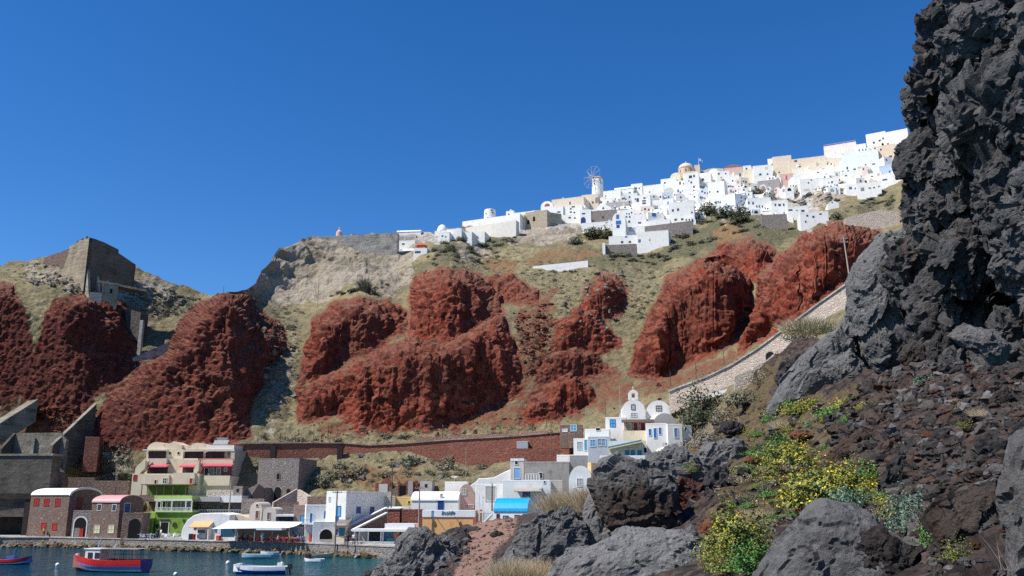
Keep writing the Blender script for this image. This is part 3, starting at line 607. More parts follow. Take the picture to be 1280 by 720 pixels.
def sloped_wall(name, label, cat, a, c, h, th, mat, cap=None, down=6.):
    """wall whose top runs from pixel a=(px,py,Y) to c, th thick, h tall below the top"""
    A = Vector(pt(*a)); B = Vector(pt(*c)); t = thing(name, label, cat, A); d = B - A; f = Vector((d.x, d.y, 0)).normalized(); s_ = Vector((-f.y, f.x, 0)) * th
    if s_.y < 0: s_ = -s_
    L = [Vector((0, 0, 0)), d]; vs = []
    for q in L: vs += [q, q + s_, q + s_ - Vector((0, 0, h)), q - Vector((0, 0, h))]
    MB().add(vs, [(0, 1, 2, 3), (7, 6, 5, 4), (0, 4, 5, 1), (1, 5, 6, 2), (2, 6, 7, 3), (3, 7, 4, 0)]).build('wall_face', mat, t)
    if cap:
        vs = []
        for q in L: vs += [q - s_ * .15 + Vector((0, 0, .004)), q + s_ * 1.15 + Vector((0, 0, .004)), q + s_ * 1.15 + Vector((0, 0, .22)), q - s_ * .15 + Vector((0, 0, .22))]
        MB().add(vs, [(0, 1, 2, 3), (7, 6, 5, 4), (0, 4, 5, 1), (1, 5, 6, 2), (2, 6, 7, 3), (3, 7, 4, 0)]).build('coping', cap, t)
    return t
sloped_wall('stair_wall', 'sloping concrete wall climbing right from the platform to the red cliff', 'wall', (66, 557, 189), (121, 505, 197), 9, .9, DCONC, CONC)
sloped_wall('concrete_slab', 'thick leaning concrete slab with a ragged upper end at far left', 'slab', (-30, 548, 190), (48, 499, 199), 5, 5.5, CONC, None)
sloped_wall('concrete_chute', 'pale concrete retaining wall in the gully between the left red cliffs', 'wall', (166, 447, 208), (213, 427, 212), 9, 1, LCONC, None)
sloped_wall('chute_pillar', 'thin upright concrete fin at left end of the gully wall', 'pillar', (175, 400, 210), (179, 400, 210), 12, 1.0, LCONC, None)
sloped_wall('gully_stair', 'narrow concrete stair wall running down beside the left red cliff', 'stair', (122, 500, 204), (170, 455, 207.5), 4, 1.2, CONC, None)
# ruined fort above
b = Bld('ruined_fort', 'ruined concrete fort with a tall blank wall on the left hilltop', 'ruin', 108, 170, 352, 304, 216, None, 52)
W_, H_ = b.W, b.H
MB().prism([(0, -8), (W_, -8), (W_, H_ * .62), (W_ * .62, H_ * .80), (W_ * .61, H_ * .88), (W_ * .3, H_ * .97), (W_ * .1, H_ * 1.0), (0, H_ * 1.0)], 0, 1.4).build('front_wall', concrete((.17, .135, .095)), b.r)  # front and right walls: darker concrete holds their shade in its colour
MB().prismx([(0, -8), (12, -8), (12.5, H_ * .3), (10, H_ * .95), (5, H_ * 1.0), (0, H_ * .998)], -.003, .9).build('side_wall', concrete((.33, .27, .19)), b.r)  # paler concrete puts the sunlight on this face into its colour
MB().prismx([(0, -8), (8, -8), (8, H_ * .4), (0, H_ * .62)], W_ - .9, W_ + .003).build('side_wall', concrete((.17, .135, .095)), b.r)
[MB().box(.1, .7, 2 + 2.2 * k, 2.6 + 2.2 * k, H_ * .98, H_ * .98 + 1. - k * .2).build('parapet_stub', CONC, b.r) for k in range(3)]
[MB().prismx([(-3.4 - k * .4, -7 - k), (-.02, -7 - k), (-.02, H_ * .28 - k * .9)], .4 + k * 2.6, 1.0 + k * 2.6).build('buttress', concrete((.40, .34, .26)), b.r) for k in range(3)]
sloped_wall('fort_ledge', 'thin concrete ledge jutting below the fort wall', 'ledge', (122, 350, 211), (183, 362, 214), .5, 4, CONC)
b = house('ruined_hut', 'small roofless concrete hut with one dark window below the fort', 'ruin', 127, 147, 354, 386, 210, None, 25, 4, concrete((.33, .28, .2)), w=[(139, 364, 3, 5.5, 'window', DARK, CONC)], down=6)
b = house('concrete_block', 'low grey concrete block beside the hut under the fort', 'ruin', 112, 127, 366, 376, 209, None, 20, 3, LCONC, down=5)
sloped_wall('fort_side_wall', 'low reddish rubble wall sloping up to the fort from left', 'wall', (55, 322, 228), (86, 311, 226), 5, 1, BROWNST)
sloped_wall('terrace_wall_ruin', 'rough dark stone block standing above the gully', 'ruin', (158, 385, 213), (176, 391, 212), 7, 3, DCONC)
# ---------------------------------------------------------------- quay front, left to right
b = house('stone_warehouse', 'two storey grey stone house with white vaulted roof and red shutters', 'house', 36.6, 85, 609.7, 670.3, None, QZ, -16, 8.3, BROWNST, 'vault_x', 1.35, WHITE, down=1,
    w=[(45.7, 627.3, 5.5, 7.5, 'window', RED, RED), (58.4, 627.7, 5.5, 7.5, 'window', RED, RED), (72, 628, 5.5, 7.5, 'window', RED, RED), (54.6, 657.5, 5, 7, 'window', RED, RED), (68.2, 658.2, 5, 7, 'window', RED, RED)], wr=[(99, 629, 6, 13, 'door', DKRED, DKRED)])
m = MB(); pr = vault_prof(8.9, 1.6, 18, -.3, 0); pi = vault_prof(8.0, 1.2, 18, .15, 0)
m.prismx(pr + pi[::-1], b.W + .03, b.W + .22); m.build('roof_rim', WPAINT, b.r, (0, 0, b.H - 1.45))
AX = b
b = house('stone_annex', 'small stone annex with white rimmed arch and red half door between stone houses', 'annex', 90, 113.5, 638, 671, Yz(671, QZ) - 1, None, -4, 4.5, GREYST, down=1)
opening(b.r, b.X(100, 0, 660), 0, 2.3, 3.5, 0, DARK, WPAINT, 'door', 0, True, fw=.22); MB().box(b.X(101, 0), b.X(105.5, 0), -.16, -.09, 0, 1.5).build('half_door', RED, b.r); MB().box(b.X(94.5, 0), b.X(100.8, 0), -.16, -.09, 0, 1.6).build('low_wall', GREYST, b.r)
b = house('stone_house', 'two storey red-brown stone house with pink vaulted roof and cream shutters', 'house', 113.5, 148.5, 618.5, 671.8, Yz(671.8, QZ) - 1.5, None, -17, 6.4, BROWNST, 'vault_x', 1.35, PINKR, down=1,
    w=[(124.5, 634.3, 4.5, 7, 'window', GLASS, WPAINT), (143, 634.7, 4.5, 7, 'window', GLASS, WPAINT), (121.2, 661.4, 6.5, 8.5, 'window', CSHUT, CSHUT), (139, 661.4, 6.5, 8.5, 'window', CSHUT, CSHUT)], wr=[(159, 635, 7, 11, 'door', NAVY, WPAINT)])
b = house('stone_porch', 'low dark stone porch with a shaded arch right of the pink roofed house', 'porch', 152, 178, 641, 673, Yz(673, QZ) - 1.2, None, 4, 4, BROWNST, down=1); opening(b.r, b.W * .62, 0, 2., 3.4, 0, DARK, BROWNST, 'door', 0, True)
b = house('old_stone_shed', 'roofless brown stone shed behind the white vaulted warehouse', 'shed', 80, 118, 597, 622, 190, None, 6, 5, BROWNST, down=4)
b = house('garden_wall', 'long low brown stone wall behind the pink roofed house', 'wall', 117, 161, 601, 622, 187, None, 3, 1.0, BROWNST, down=4)
b = house('roofless_hut', 'tiny red rubble hut with a slab top beside the sloping concrete wall', 'hut', 106, 124, 546, 566, 192, None, 12, 3, REDST, down=4)
# ---- cream hotel in three tiers
b = Bld('terraced_hotel', 'three tier cream hotel with rounded gables and pink awnings above the green house', 'hotel', 164, 288, 617, 592, 181, None, -3)
X = b.X; Z = b.Z
b.box('wall', 164, 248, 592, 626, 0, 9, CREAM); b.box('wall', 250.5, 287, 595, 626, 1.5, 9, CREAM)
b.box('terrace_wall', 181, 211, 593.5, 605, -.4, -.02, CREAM); b.box('terrace_wall', 216, 243, 591, 605, -.6, -.02, CREAM); b.box('terrace_wall', 254.5, 287, 594.5, 607, .8, 1.45, CREAM)
b.box('wall', 181, 246.5, 573, 592.2, 3.2, 9.4, CREAM); b.box('wall', 246.5, 290, 573, 595, 3.6, 9.6, plaster((.50, .17, .15)))
b.box('balcony_wall', 181.5, 208, 573, 581, 2.2, 3.18, CREAM); b.box('balcony_wall', 227, 247, 574.5, 581.5, 2.2, 3.18, CREAM); b.box('balcony_wall', 252, 291, 574.5, 581, 2.4, 3.58, CREAM)
b.box('wall', 183, 292.5, 562, 573.6, 5.4, 10.5, CREAM)
yy = 5.3
for (p0, p1, top, kind) in ((184, 206.5, 552.5, 'a'), (207.5, 228.5, 552, 'g'), (236, 257, 553.5, 'a')):
    xa, xb = X(p0, yy, 560), X(p1, yy, 560); z0 = Z(562, xa, yy) + .003; zt = Z(top, xa, yy)
    pr = vault_prof(xb - xa, zt - z0, 16, xa, z0) if kind == 'a' else [(xa, z0), (xb, z0), (xb, z0 + (zt - z0) * .55), (xa + (xb - xa) * .68, z0 + (zt - z0) * .8), ((xa + xb) / 2, zt), (xa + (xb - xa) * .32, z0 + (zt - z0) * .8), (xa, z0 + (zt - z0) * .55)]
    MB().prism(pr, yy - (.6 if kind == 'g' else 0), 10.4).build('gable', CREAM, b.r)
b.box('gable', 228.7, 235.8, 557, 561.9, 5.4, 10.3, CREAM); b.box('roof', 257.2, 292.5, 556.5, 561.9, 5.0, 10.4, plaster((.72, .68, .62))); b.box('stair_tower', 207.5, 228, 561.8, 594, 4.4, 5.38, CREAM)
for (p0, p1, t, bo) in ((185.5, 207, 564, 574), (229, 253.5, 564.5, 574.5), (257, 280, 565, 574.5)): b.box('balcony_opening', p0, p1, t, bo, 5.28, 5.39, paint((.05, .014, .016)))
for (p0, p1, t, bo) in ((184, 209, 583, 593.6), (228, 241, 584, 594), (255, 288, 584, 595)): b.box('balcony_opening', p0, p1, t, bo, 3.02, 3.17, paint((.045, .02, .02)) if p0 < 250 else paint((.25, .05, .055)))
for (p0, p1, py) in ((179, 209, 582), (223.5, 244, 582), (250.5, 290, 581)):
    xa, xb = X(p0, 1.2, py), X(p1, 1.2, py); z0 = Z(py, xa, 1.2); MB().prismx([(1.0, z0 - .35), (3.0, z0 + .42), (3.0, z0 + .52), (1.0, z0 - .2)], xa, xb).build('awning', ROSE, b.r)
for (p0, p1, py) in ((178, 208.5, 563), (228.8, 255, 564), (256.5, 293, 563.8)): b.box('canopy', p0, p1, py - 1.3, py, 3.6, 5.26, plaster((.66, .60, .55)))
for (px, py) in ((212.5, 566.5), (223.2, 566.5)): opening(b.r, X(px, 4.4, py), Z(py + 1.5, None, 4.4), .42, .5, 4.4, DARK, CREAM, 'window', 0, bars=False, fw=.05)
opening(b.r, X(286, 5.4, 567), Z(569, None, 5.4), .5, .6, 5.4, GLASS, WPAINT, 'window', bars=False)
for px in (258, 265, 273): opening(b.r, X(px, 3.0, 590), Z(594.5, None, 3.0), .75, 1.5, 3.01, GLASS, WPAINT, 'door')
opening(b.r, X(282, 3.0, 587), Z(589, None, 3.0), .5, .6, 3.01, GLASS, WPAINT, 'window', bars=False)
opening(b.r, X(169, 0, 597), Z(600.5, None, 0), .6, 1.0, 0, RED, RED, 'window', bars=False); opening(b.r, X(206, -.4, 601), Z(604, None, -.4), .75, .95, -.4, GLASS, WPAINT, 'window'); opening(b.r, X(194.5, -.4, 602), Z(604.5, None, -.4), .4, .7, -.4, DARK, CREAM, 'window', bars=False); opening(b.r, X(239, -.6, 601), Z(604.5, None, -.6), .6, 1.0, -.6, RED, CREAM, 'window', bars=False)
for (pa, pb_, pc) in (((169, 588), (182, 575), 0.2), ((242, 590), (249, 577), .3)):
    xa, xb = X(pa[0], pc, pa[1]), X(pb_[0], pc, pb_[1]); za, zb = Z(pa[1], xa, pc), Z(pb_[1], xb, pc)
    for k in (0, 1): MB().prism([(xa, za - 1.6), (xb, zb - 1.6), (xb, zb + .5), (xa, za + .5)], pc + k * 1.5, pc + k * 1.5 + .25).build('stair_wall', CREAM, b.r)
    MB().prism([(xa, za - 1.7), (xb, zb - 1.7), (xb, zb - .2), (xa, za - .2)], pc + .26, pc + 1.49).build('stair', CREAM, b.r)
b.box('side_wall', 287.2, 292, 562, 612, 3.7, 10.5, plaster((.45, .40, .33)))  # shadowed end of the hotel: darker plaster puts that shade into the colour
m = MB(); xa = X(271, 6, 552); z0 = Z(556.4, xa, 6); m.box(xa, xa + 2.2, 6, 6.9, z0 + 1., z0 + 1.55).prismx([(5.0, z0), (6.0, z0 + .9), (6.0, z0 + 1.0), (5.0, z0 + .1)], xa - .4, xa + 2.6); m.build('solar_heater', METAL, b.r)
# ---- green taverna
b = Bld('green_taverna', 'bright green two storey taverna with white railed balcony on the quay', 'taverna', 194, 240.5, 671, 637, None, QZ, -5); X = b.X; Z = b.Z; b.r.location.y -= 0
b.box('wall', 194, 240, 640, 672, 0, 8, GREEN); b.box('upper_wall', 196, 240, 624, 639.8, 2.6, 8, DKGREEN); b.box('balcony_floor', 193.5, 240.5, 638.2, 640.2, -.35, 2.6, plaster((.55, .68, .3)))
b.box('canopy', 193, 240, 619.5, 624, -.3, 8, plaster((.48, .62, .18))); b.box('canopy_edge', 193, 240, 624, 626, -.32, .1, WPAINT)
for px in (195, 214.5, 232, 239.5): b.box('post', px - .5, px + .5, 626, 638.2, -.3, -.12, WPAINT)
m = MB(); xa, xb = X(194, -.3, 637), X(240, -.3, 637); z0, z1 = Z(638.2, xa, -.3), Z(634.8, xa, -.3); n = 26
for i in range(n + 1):
    x = xa + (xb - xa) * i / n; m.box(x - .035, x + .035, -.32, -.26, z0, z1)
    if i < n and i % 2 == 0: m.tube((x, -.29, z0), (x + (xb - xa) / n, -.29, z1), .03, n=5)
m.box(xa, xb, -.34, -.24, z1, z1 + .08); m.build('railing', WPAINT, b.r)
for px in (199, 205, 211, 218, 224, 228.5, 236): opening(b.r, X(px, 2.6, 632), Z(638, None, 2.6), .55, 1.6, 2.6, GLASS, WPAINT, 'window', bars=False)
opening(b.r, X(205.8, 0, 658), 0, 1.5, 2.6, 0, DARK, WPAINT, 'door', fw=.16); b.box('lintel', 199.5, 211.5, 648.8, 650.3, -.2, 0, paint((.1, .08, .06)))
m = MB().tube((X(218.5, 0, 656), -.12, Z(656)), (X(218.5, 0, 656), -.02, Z(656)), .45, n=14); m.build('round_wreath', paint((.05, .06, .02)), b.r); b.box('menu_board', 194.8, 197.5, 655.5, 660, -.1, 0, BLACK); b.box('planter', 228, 230.5, 649, 652.5, -.25, 0, paint((.06, .10, .03)))
b2 = Bld('green_stair_wing', 'narrow lime green wing with outside steps left of the taverna', 'annex', 178, 193.5, 671, 637, Yz(671, QZ) + .6, None, -5)
b2.box('wall', 178, 193, 640, 671, .6, 7, plaster((.36, .52, .12))); b2.box('door_panel', 180, 184.5, 646, 658, .5, .6, DARK)
m = MB(); xa, xb = b2.X(180, 0, 665), b2.X(194, 0, 640)
for i in range(9): m.box(xa + (xb - xa) * i / 9, xa + (xb - xa) * (i + 1) / 9, -.9, .55, 0, .35 + i * .38)
m.build('steps', GREEN, b2.r); sl = MB(); sl.prism([(xa, 1.0), (xb, 4.6), (xb, 4.75), (xa, 1.15)], -.95, -.85); sl.build('handrail', WPAINT, b2.r)
b = Bld('green_terrace', 'dark green terrace room under a slatted pergola roof below the cream hotel', 'terrace', 183, 235, 620, 605, 178, None, -3); X = b.X
b.box('wall', 185, 233, 606.5, 626, 2.2, 5, DKGREEN); b.box('roof', 176, 238, 605, 606.2, -.6, 5, paint((.22, .17, .12), .8))
for px in (176.8, 184, 196, 205, 216, 232): b.box('post', px - .35, px + .35, 606.2, 620, -.5, -.35, paint((.1, .08, .06)))
b.box('parapet', 174, 238, 618.6, 627, -.7, -.4, BROWNST)
b = Bld('upper_restaurant', 'stone upper floor restaurant with grey roof and white railing right of the taverna', 'restaurant', 240.5, 303, 643, 620, Yz(671, QZ) + 3.2, None, -3); X = b.X
b.box('wall', 240.5, 302, 626.5, 655, 1.2, 6, GREYST); b.box('roof', 239.5, 275, 621, 627, -1.2, 6, plaster((.40, .39, .38))); b.box('roof', 275.3, 302, 619.5, 628, -.9, 6, WHITE); b.box('terrace', 240.5, 303, 641.5, 656, -1.2, 1.2, GREYST)
for px in (244.5, 253, 262.5, 272.5, 281, 292): opening(b.r, X(px, 1.2, 635), b.Z(640.5, None, 1.2), .7, 1.35, 1.2, GLASS, WOOD, 'window')
m = MB(); xa, xb = X(241, -1.2, 640), X(302, -1.2, 640); z0, z1 = b.Z(641.4, xa, -1.2), b.Z(637.6, xa, -1.2)
for i in range(31): x = xa + (xb - xa) * i / 30; m.box(x - .02, x + .02, -1.18, -1.13, z0, z1)
m.box(xa, xb, -1.2, -1.12, z1, z1 + .07); m.build('railing', WPAINT, b.r)
m = MB(); c = (X(299, 1, 616), 2., b.Z(617, None, 2)); m.lathe([(.02, -.25), (.35, -.2), (.62, .05), (.66, .1), (.3, -.1), (.02, -.18)], 14, c); m.tube((c[0], c[1], c[2] - 1), (c[0], c[1], c[2] - .2), .04); m.build('satellite_dish', WPAINT, b.r)
# ---- white vaulted shop
b = Bld('vaulted_shop', 'low white vaulted shop with rounded end and orange awning on the quay', 'shop', 227.5, 287, 674, 641, None, QZ, -4); X = b.X; Z = b.Z; W_, H_ = b.W, b.H
MB().prism([(0, -1), (W_, -1), (W_, H_ * .93), (W_ * .8, H_), (W_ * .38, H_ * .985), (W_ * .22, H_ * .9), (W_ * .1, H_ * .72), (W_ * .03, H_ * .48), (0, H_ * .3)], 0, 6).build('wall', WHITE, b.r, bevel=.12)
xa, xb = X(237, -1.6, 657), X(262, -1.6, 657); MB().prismx([(-2.0, Z(659)), (-.01, Z(653)), (-.01, Z(653) + .1), (-2.0, Z(659) + .12)], xa, xb).build('awning', OAWN, b.r); MB().prismx([(-1.9, 0), (-.01, 0), (-.01, Z(653.2)), (-1.9, Z(659) - .05)], xb - .2, xb).build('side_screen', plaster((.60, .56, .50)), b.r)
b.box('shop_window', 247, 256, 662.5, 666, -.08, 0, GLASS); b.box('counter', 246, 257, 668, 673.5, -1.0, -.02, plaster((.55, .55, .55))); b.box('vent', 242, 245, 659.5, 662, -.06, 0, DKRED)
b = Bld('vaulted_storehouse', 'beige end of a vaulted storehouse with one slit behind the white shop', 'storehouse', 279.5, 312, 660, 643.5, Yz(674, QZ) + 2, None, -4); W_, H_ = b.W, b.H
MB().prism([(0, -2)] + [(W_, -2)] + vault_prof(W_, H_ * .75, 14, 0, H_ * .25)[::-1], 0, 6).build('wall', CREAM, b.r); opening(b.r, W_ * .35, H_ * .45, .4, .8, 0, DARK, CREAM, 'window', bars=False, fw=.05)
def freezer(px, pyb, wpx, hpx, mat, label, Y):
    x, y, z = pt(px, pyb, Y); t = thing('drinks_fridge', label, 'fridge', (x, y, QZ)); w_, h_ = wpx * Y / F, hpx * Y / F
    MB().box(-w_ / 2, w_ / 2, 0, .7, 0, h_).build('cabinet', mat, t, bevel=.03); MB().box(-w_ * .4, w_ * .4, -.04, -.002, h_ * .12, h_ * .85).build('door', GLASS if mat is not RED else DKRED, t); return t
YS = Yz(674, QZ)
freezer(237.5, 673, 4.2, 7, NAVY, 'dark blue drinks fridge left under the orange awning', YS - 2.3); freezer(241.5, 673, 2.6, 6.5, RED, 'small red drinks fridge beside the blue one under the orange awning', YS - 2.3)
# ---- kiosk with blue glass
b = Bld('glass_kiosk', 'white waterfront kiosk with blue glass panels beside the white tarpaulin restaurant', 'kiosk', 268.5, 295, 675.5, 657, Yz(675.5, QZ), None, -4); X = b.X; Z = b.Z
b.box('counter', 275, 294, 671.5, 675.8, -.2, 3, WHITE); b.box('side_wall', 268.5, 275, 659, 675.6, 0, 3, WHITE); b.box('glass_panel', 276, 293.5, 660, 671.3, -.15, -.08, paint((.02, .10, .16), .15)); b.box('corner_post', 275, 276, 658, 671.4, -.2, -.05, WPAINT); b.box('corner_post', 293.5, 294.6, 658, 671.4, -.2, -.05, WPAINT); b.box('back_wall', 275, 294, 658, 671.5, 2.6, 3, paint((.02, .06, .12)))
b.box('blue_sign', 268.8, 271, 660.5, 665.5, -.06, 0, BLUE); b.box('menu_card', 272.5, 274.3, 661, 666, -.06, 0, WPAINT); b.box('red_chest', 270, 273.8, 669.5, 675.5, -.9, -.08, plaster((.62, .12, .06)))
# ---- tarpaulin restaurant
b = Bld('tarpaulin_restaurant', 'long quay restaurant under a sagging white tarpaulin roof', 'restaurant', 270, 384, 677, 651, Yz(677, QZ), None, -11); X = b.X; Z = b.Z; W_ = b.W
xa, xb = X(266, -.5, 656), X(362, -.5, 656)
m = MB(); n = 24; vs = []; fs = []
for i in range(n + 1):
    for j in range(7):
        t, u = i / n, j / 6; x = xa + (xb - xa) * t; y = -.8 + 5.6 * u; zz = Z(660.8 - 1.2 * t, x, -.5) + 1.25 * u * (1 - .35 * t) - .16 * math.sin(PI * u) + .10 * math.sin(t * 25) * math.sin(PI * u); vs += [(x, y, zz), (x, y, zz - .05)]
for i in range(n):
    for j in range(6):
        a = (i * 7 + j) * 2; c = a + 14; fs += [(a, c, c + 2, a + 2), (a + 1, a + 3, c + 3, c + 1)]
for i in range(n): a = i * 14; fs += [(a, a + 1, a + 15, a + 14), (a + 12, a + 26, a + 27, a + 13)]
m.add(vs, fs); m.build('tarpaulin', TARP, b.r, smooth=True)
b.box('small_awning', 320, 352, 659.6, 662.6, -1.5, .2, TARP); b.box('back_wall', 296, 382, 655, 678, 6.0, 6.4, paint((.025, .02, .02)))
b.box('low_panel', 358, 382, 658.5, 668, 4.8, 5.2, plaster((.42, .42, .42))); b.box('blue_panel', 366, 373, 661, 665.5, 4.7, 4.79, LBLUE)
for px in (296.5, 318, 340, 361): b.box('post', px - .4, px + .4, 660, 677, -.55, -.42, METAL)
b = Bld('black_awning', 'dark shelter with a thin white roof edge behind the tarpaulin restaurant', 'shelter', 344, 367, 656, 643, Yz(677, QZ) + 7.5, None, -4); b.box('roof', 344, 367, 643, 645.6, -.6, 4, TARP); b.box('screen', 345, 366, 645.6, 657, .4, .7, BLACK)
# ---- chapel-like white huts and stone houses behind the restaurant
house('white_hut', 'small pale hut with a rounded top and brown door left behind the restaurant', 'hut', 312, 327.5, 627.5, 651, 162, None, -12, 4, plaster((.62, .54, .46)), 'vault_y', 1.6, w=[(321.5, 643.5, 3.8, 9, 'door', paint((.2, .08, .05)), CREAM), (321.7, 631.8, 2.4, 2.8, 'window', DARK, CREAM)], down=3)
house('white_hut', 'small plain pale hut with a narrow grey door right of the round topped hut', 'hut', 328.5, 345, 634, 652, 161.5, None, -6, 4, plaster((.60, .55, .47)), 'vault_y', .9, w=[(335.8, 645, 3.2, 8, 'door', paint((.15, .11, .09)), CREAM)], down=3)
house('low_stone_house', 'low flat stone house behind the dark shelter', 'house', 345, 368, 634, 652, 168, None, -4, 5, GREYST, down=4)
house('stone_cottage', 'pinkish stone cottage with bright blue door beside the white quay house', 'cottage', 366.5, 384, 631, 667, 158.5, None, -6, 5, plaster((.32, .22, .185), .22), w=[(378.5, 651, 5.5, 12, 'door', LBLUE, BLUE), (380, 664, 4, 8, 'door', DKRED, BROWNST)], down=4)
b = house('stone_mill_ruin', 'tall grey stone building with arched doorway and dark slit window on the slope', 'ruin', 322, 373, 573, 626, 181, None, -10, 9, GREYST, w=[(347.8, 595.5, 3.6, 7, 'window', DARK, GREYST), (347, 617, 9, 16, 'door', DARK, PALEST, True), (333, 615, 4, 9, 'window', DARK, GREYST), (360.5, 613.5, 4.5, 5, 'window', DARK, GREYST, True)], down=5, para=.2)
b = Bld('stone_lean_to', 'low stone lean-to with a sloping grey roof left of the tall stone ruin', 'shed', 298, 331, 626, 604, 178, None, -8); MB().prism([(0, -4), (b.W, -4), (b.W, b.H * .75), (b.W * .78, b.H), (b.W * .5, b.H * .8), (0, b.H * .45)], 0, 6).build('wall', GREYST, b.r); MB().prism([(b.W * .5, b.H * -.2), (b.W * .98, b.H * -.2), (b.W * .98, b.H * .72), (b.W * .76, b.H * .95), (b.W * .5, b.H * .3)], -.1, -.003).build('dark_gable', paint((.05, .03, .025)), b.r)
sloped_wall('garden_path_wall', 'low curved pale wall below the tall stone ruin', 'wall', (342, 628, 172), (372, 611, 175), 4, .6, PALEST)
sloped_wall('garden_path_wall', 'pale parapet sloping above the stone cottage roof', 'wall', (372, 612, 174), (392, 624, 168), 4, .6, PALEST)
# ---- white and grey quay houses with blue doors
b = house('white_quay_house', 'rounded white quay house with blue window and open arch at water level', 'house', 381.5, 413, 631, 677, None, QZ, 14, 7, WHITE, w=[(388.8, 647.5, 2.8, 11, 'door', BLUE, WPAINT), (408.5, 643.5, 5.5, 7, 'window', BLUE, BLUE)], down=1)
b.box('balcony_floor', 378, 392, 654.5, 656, -1.6, -.02, WHITE)
m = MB(); xa, xb = b.X(378, -1.6, 652), b.X(391, -1.6, 652); z0, z1 = b.Z(654.4, xa, -1.6), b.Z(650, xa, -1.6)
for i in range(9): x = xa + (xb - xa) * i / 8; m.box(x - .02, x + .02, -1.58, -1.54, z0, z1)
m.box(xa, xb, -1.6, -1.52, z1, z1 + .07); m.build('balcony_rail', LBLUE, b.r)
b.box('lower_wall', 391, 421, 652, 678, -2.6, -.02, WHITE); 
x = b.X(407.5, -2.6, 668); opening(b.r, x, b.Z(674, x, -2.6), 2.0, 1.55, -2.6, DARK, WHITE, 'door', 0, True); b.box('red_cabinet', 386.5, 391, 668, 677.5, -1.2, -.4, plaster((.6, .10, .05)))
b = house('tall_white_house', 'tall white house with bright blue doors and shaded grey side on the quay', 'house', 407, 432.2, 614, 668, 152, None, -24, 14, WHITE, w=[(412, 624, 1.6, 5, 'window', GREYW, WPAINT), (423.8, 639, 3.6, 11.5, 'door', LBLUE, BLUE), (421, 650.5, 3.2, 9, 'door', NAVY, BLUE)], wr=[(448, 637.5, 4.6, 6.8, 'window', NAVY, BLUE), (465, 638.5, 4.6, 8.5, 'window', NAVY, BLUE)], down=2)
b = house('teal_kiosk', 'tiny cream kiosk with sloped tile roof and teal shutter near the white stairs', 'kiosk', 419.5, 432.5, 655, 672, 148, None, -5, 3, CREAM, w=[(427.5, 665, 6, 8, 'window', TEAL, TEAL), (421.3, 665, 2.6, 7, 'window', NAVY, CREAM)], down=1); MB().prismx([(-.6, b.H - .4), (3, b.H + .6), (3, b.H + .75), (-.6, b.H - .25)], -.2, b.W + .2).build('tile_roof', paint((.2, .17, .15)), b.r)
sloped_wall('stair_parapet', 'long white edged stair parapet climbing right to the red walls', 'stair', (431, 661, 150), (484, 635.5, 156), 1.2, .5, PALEST, WHITE); sloped_wall('stair_parapet', 'lower white stair edge above the rubble under the stairs', 'stair', (440, 664, 148), (484, 642, 153), 5, .4, BROWNST, WHITE)
b = Bld('white_canopy', 'low white canopy shelter with teal panels at right end of the quay', 'shelter', 437, 524, 681, 655, 146, None, -6); X = b.X
b.box('canopy_roof', 440, 523, 661.5, 664.5, -1, 3, TARP); b.box('tarp_roof', 481, 518, 654.5, 661.4, 0, 3, TARP)
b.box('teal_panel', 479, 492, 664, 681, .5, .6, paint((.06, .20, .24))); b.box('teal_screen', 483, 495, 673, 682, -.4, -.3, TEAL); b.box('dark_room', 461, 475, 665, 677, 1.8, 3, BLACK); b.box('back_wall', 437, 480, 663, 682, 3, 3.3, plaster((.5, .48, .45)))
for px in (443, 460, 476, 478.5): b.box('post', px - .6, px + .6, 664.5, 682, -.3, -.1, WPAINT)
b.box('platform', 430, 492, 677.5, 700, -2.2, 2, concrete((.46, .45, .44)))
b.box('strut', 448, 449.2, 664.5, 680, .1, .2, WPAINT)
# ---- middle group
b = house('red_rubble_wall', 'dark red rubble wall with white coping, left of the pair beside the orange shop', 'wall', 484, 500, 636, 656, 155, None, -4, 2, REDST, down=3); b.box('coping', 483.5, 500.5, 634.8, 636.3, -.15, 2.1, WHITE)
b = house('red_rubble_wall', 'dark red rubble wall with a ragged top next to the orange shop', 'wall', 502.5, 528, 636.5, 656, 154, None, 4, 2, REDST, down=3)
house('yellow_house', 'pale yellow house with reddish roof band behind the red rubble walls', 'house', 493, 516, 621, 640, 163, None, -4, 5, YELLOWW, w=[(511.5, 628, 2.4, 3, 'window', DARK, YELLOWW)], down=3)
house('cream_hut', 'small cream hut half hidden behind the tall utility pole', 'hut', 474, 494, 620, 640, 161, None, 6, 5, plaster((.60, .52, .40), .2), down=3)
house('whitewashed_barrel_house', 'long white house with gently rounded roof and dark blue door above the orange shop', 'house', 514, 573, 614, 640, 162, None, -6, 7, WHITE, 'vault_x', 1.6, w=[(551, 631.5, 6.5, 11, 'door', NAVY, BLUE), (552, 619.5, 2.6, 3.6, 'window', GREYW, WPAINT)], down=3)
b = house('pink_gable_house', 'small pinkish house with pointed round gable and one grey window', 'house', 572.5, 593.5, 605, 640, 163, None, 5, 6, plaster((.55, .36, .30)), 'vault_y', 2.4, w=[(579.5, 615, 5.5, 6.5, 'window', GREYW, WPAINT), (586, 633, 11, 3, 'window', ROSE, WPAINT)], down=3)
b = house('flat_white_house', 'low flat white house with a satellite dish behind the pink gable', 'house', 556, 583, 602, 617, 171, None, -5, 6, WHITE, down=4); m = MB(); c = (b.W * .4, 1, b.H + .9); m.lathe([(.02, -.2), (.4, -.15), (.7, .1), (.73, .14), (.35, -.05), (.02, -.12)], 14, c); m.tube((c[0], c[1], b.H - .2), c, .05); m.build('satellite_dish', WPAINT, b.r)
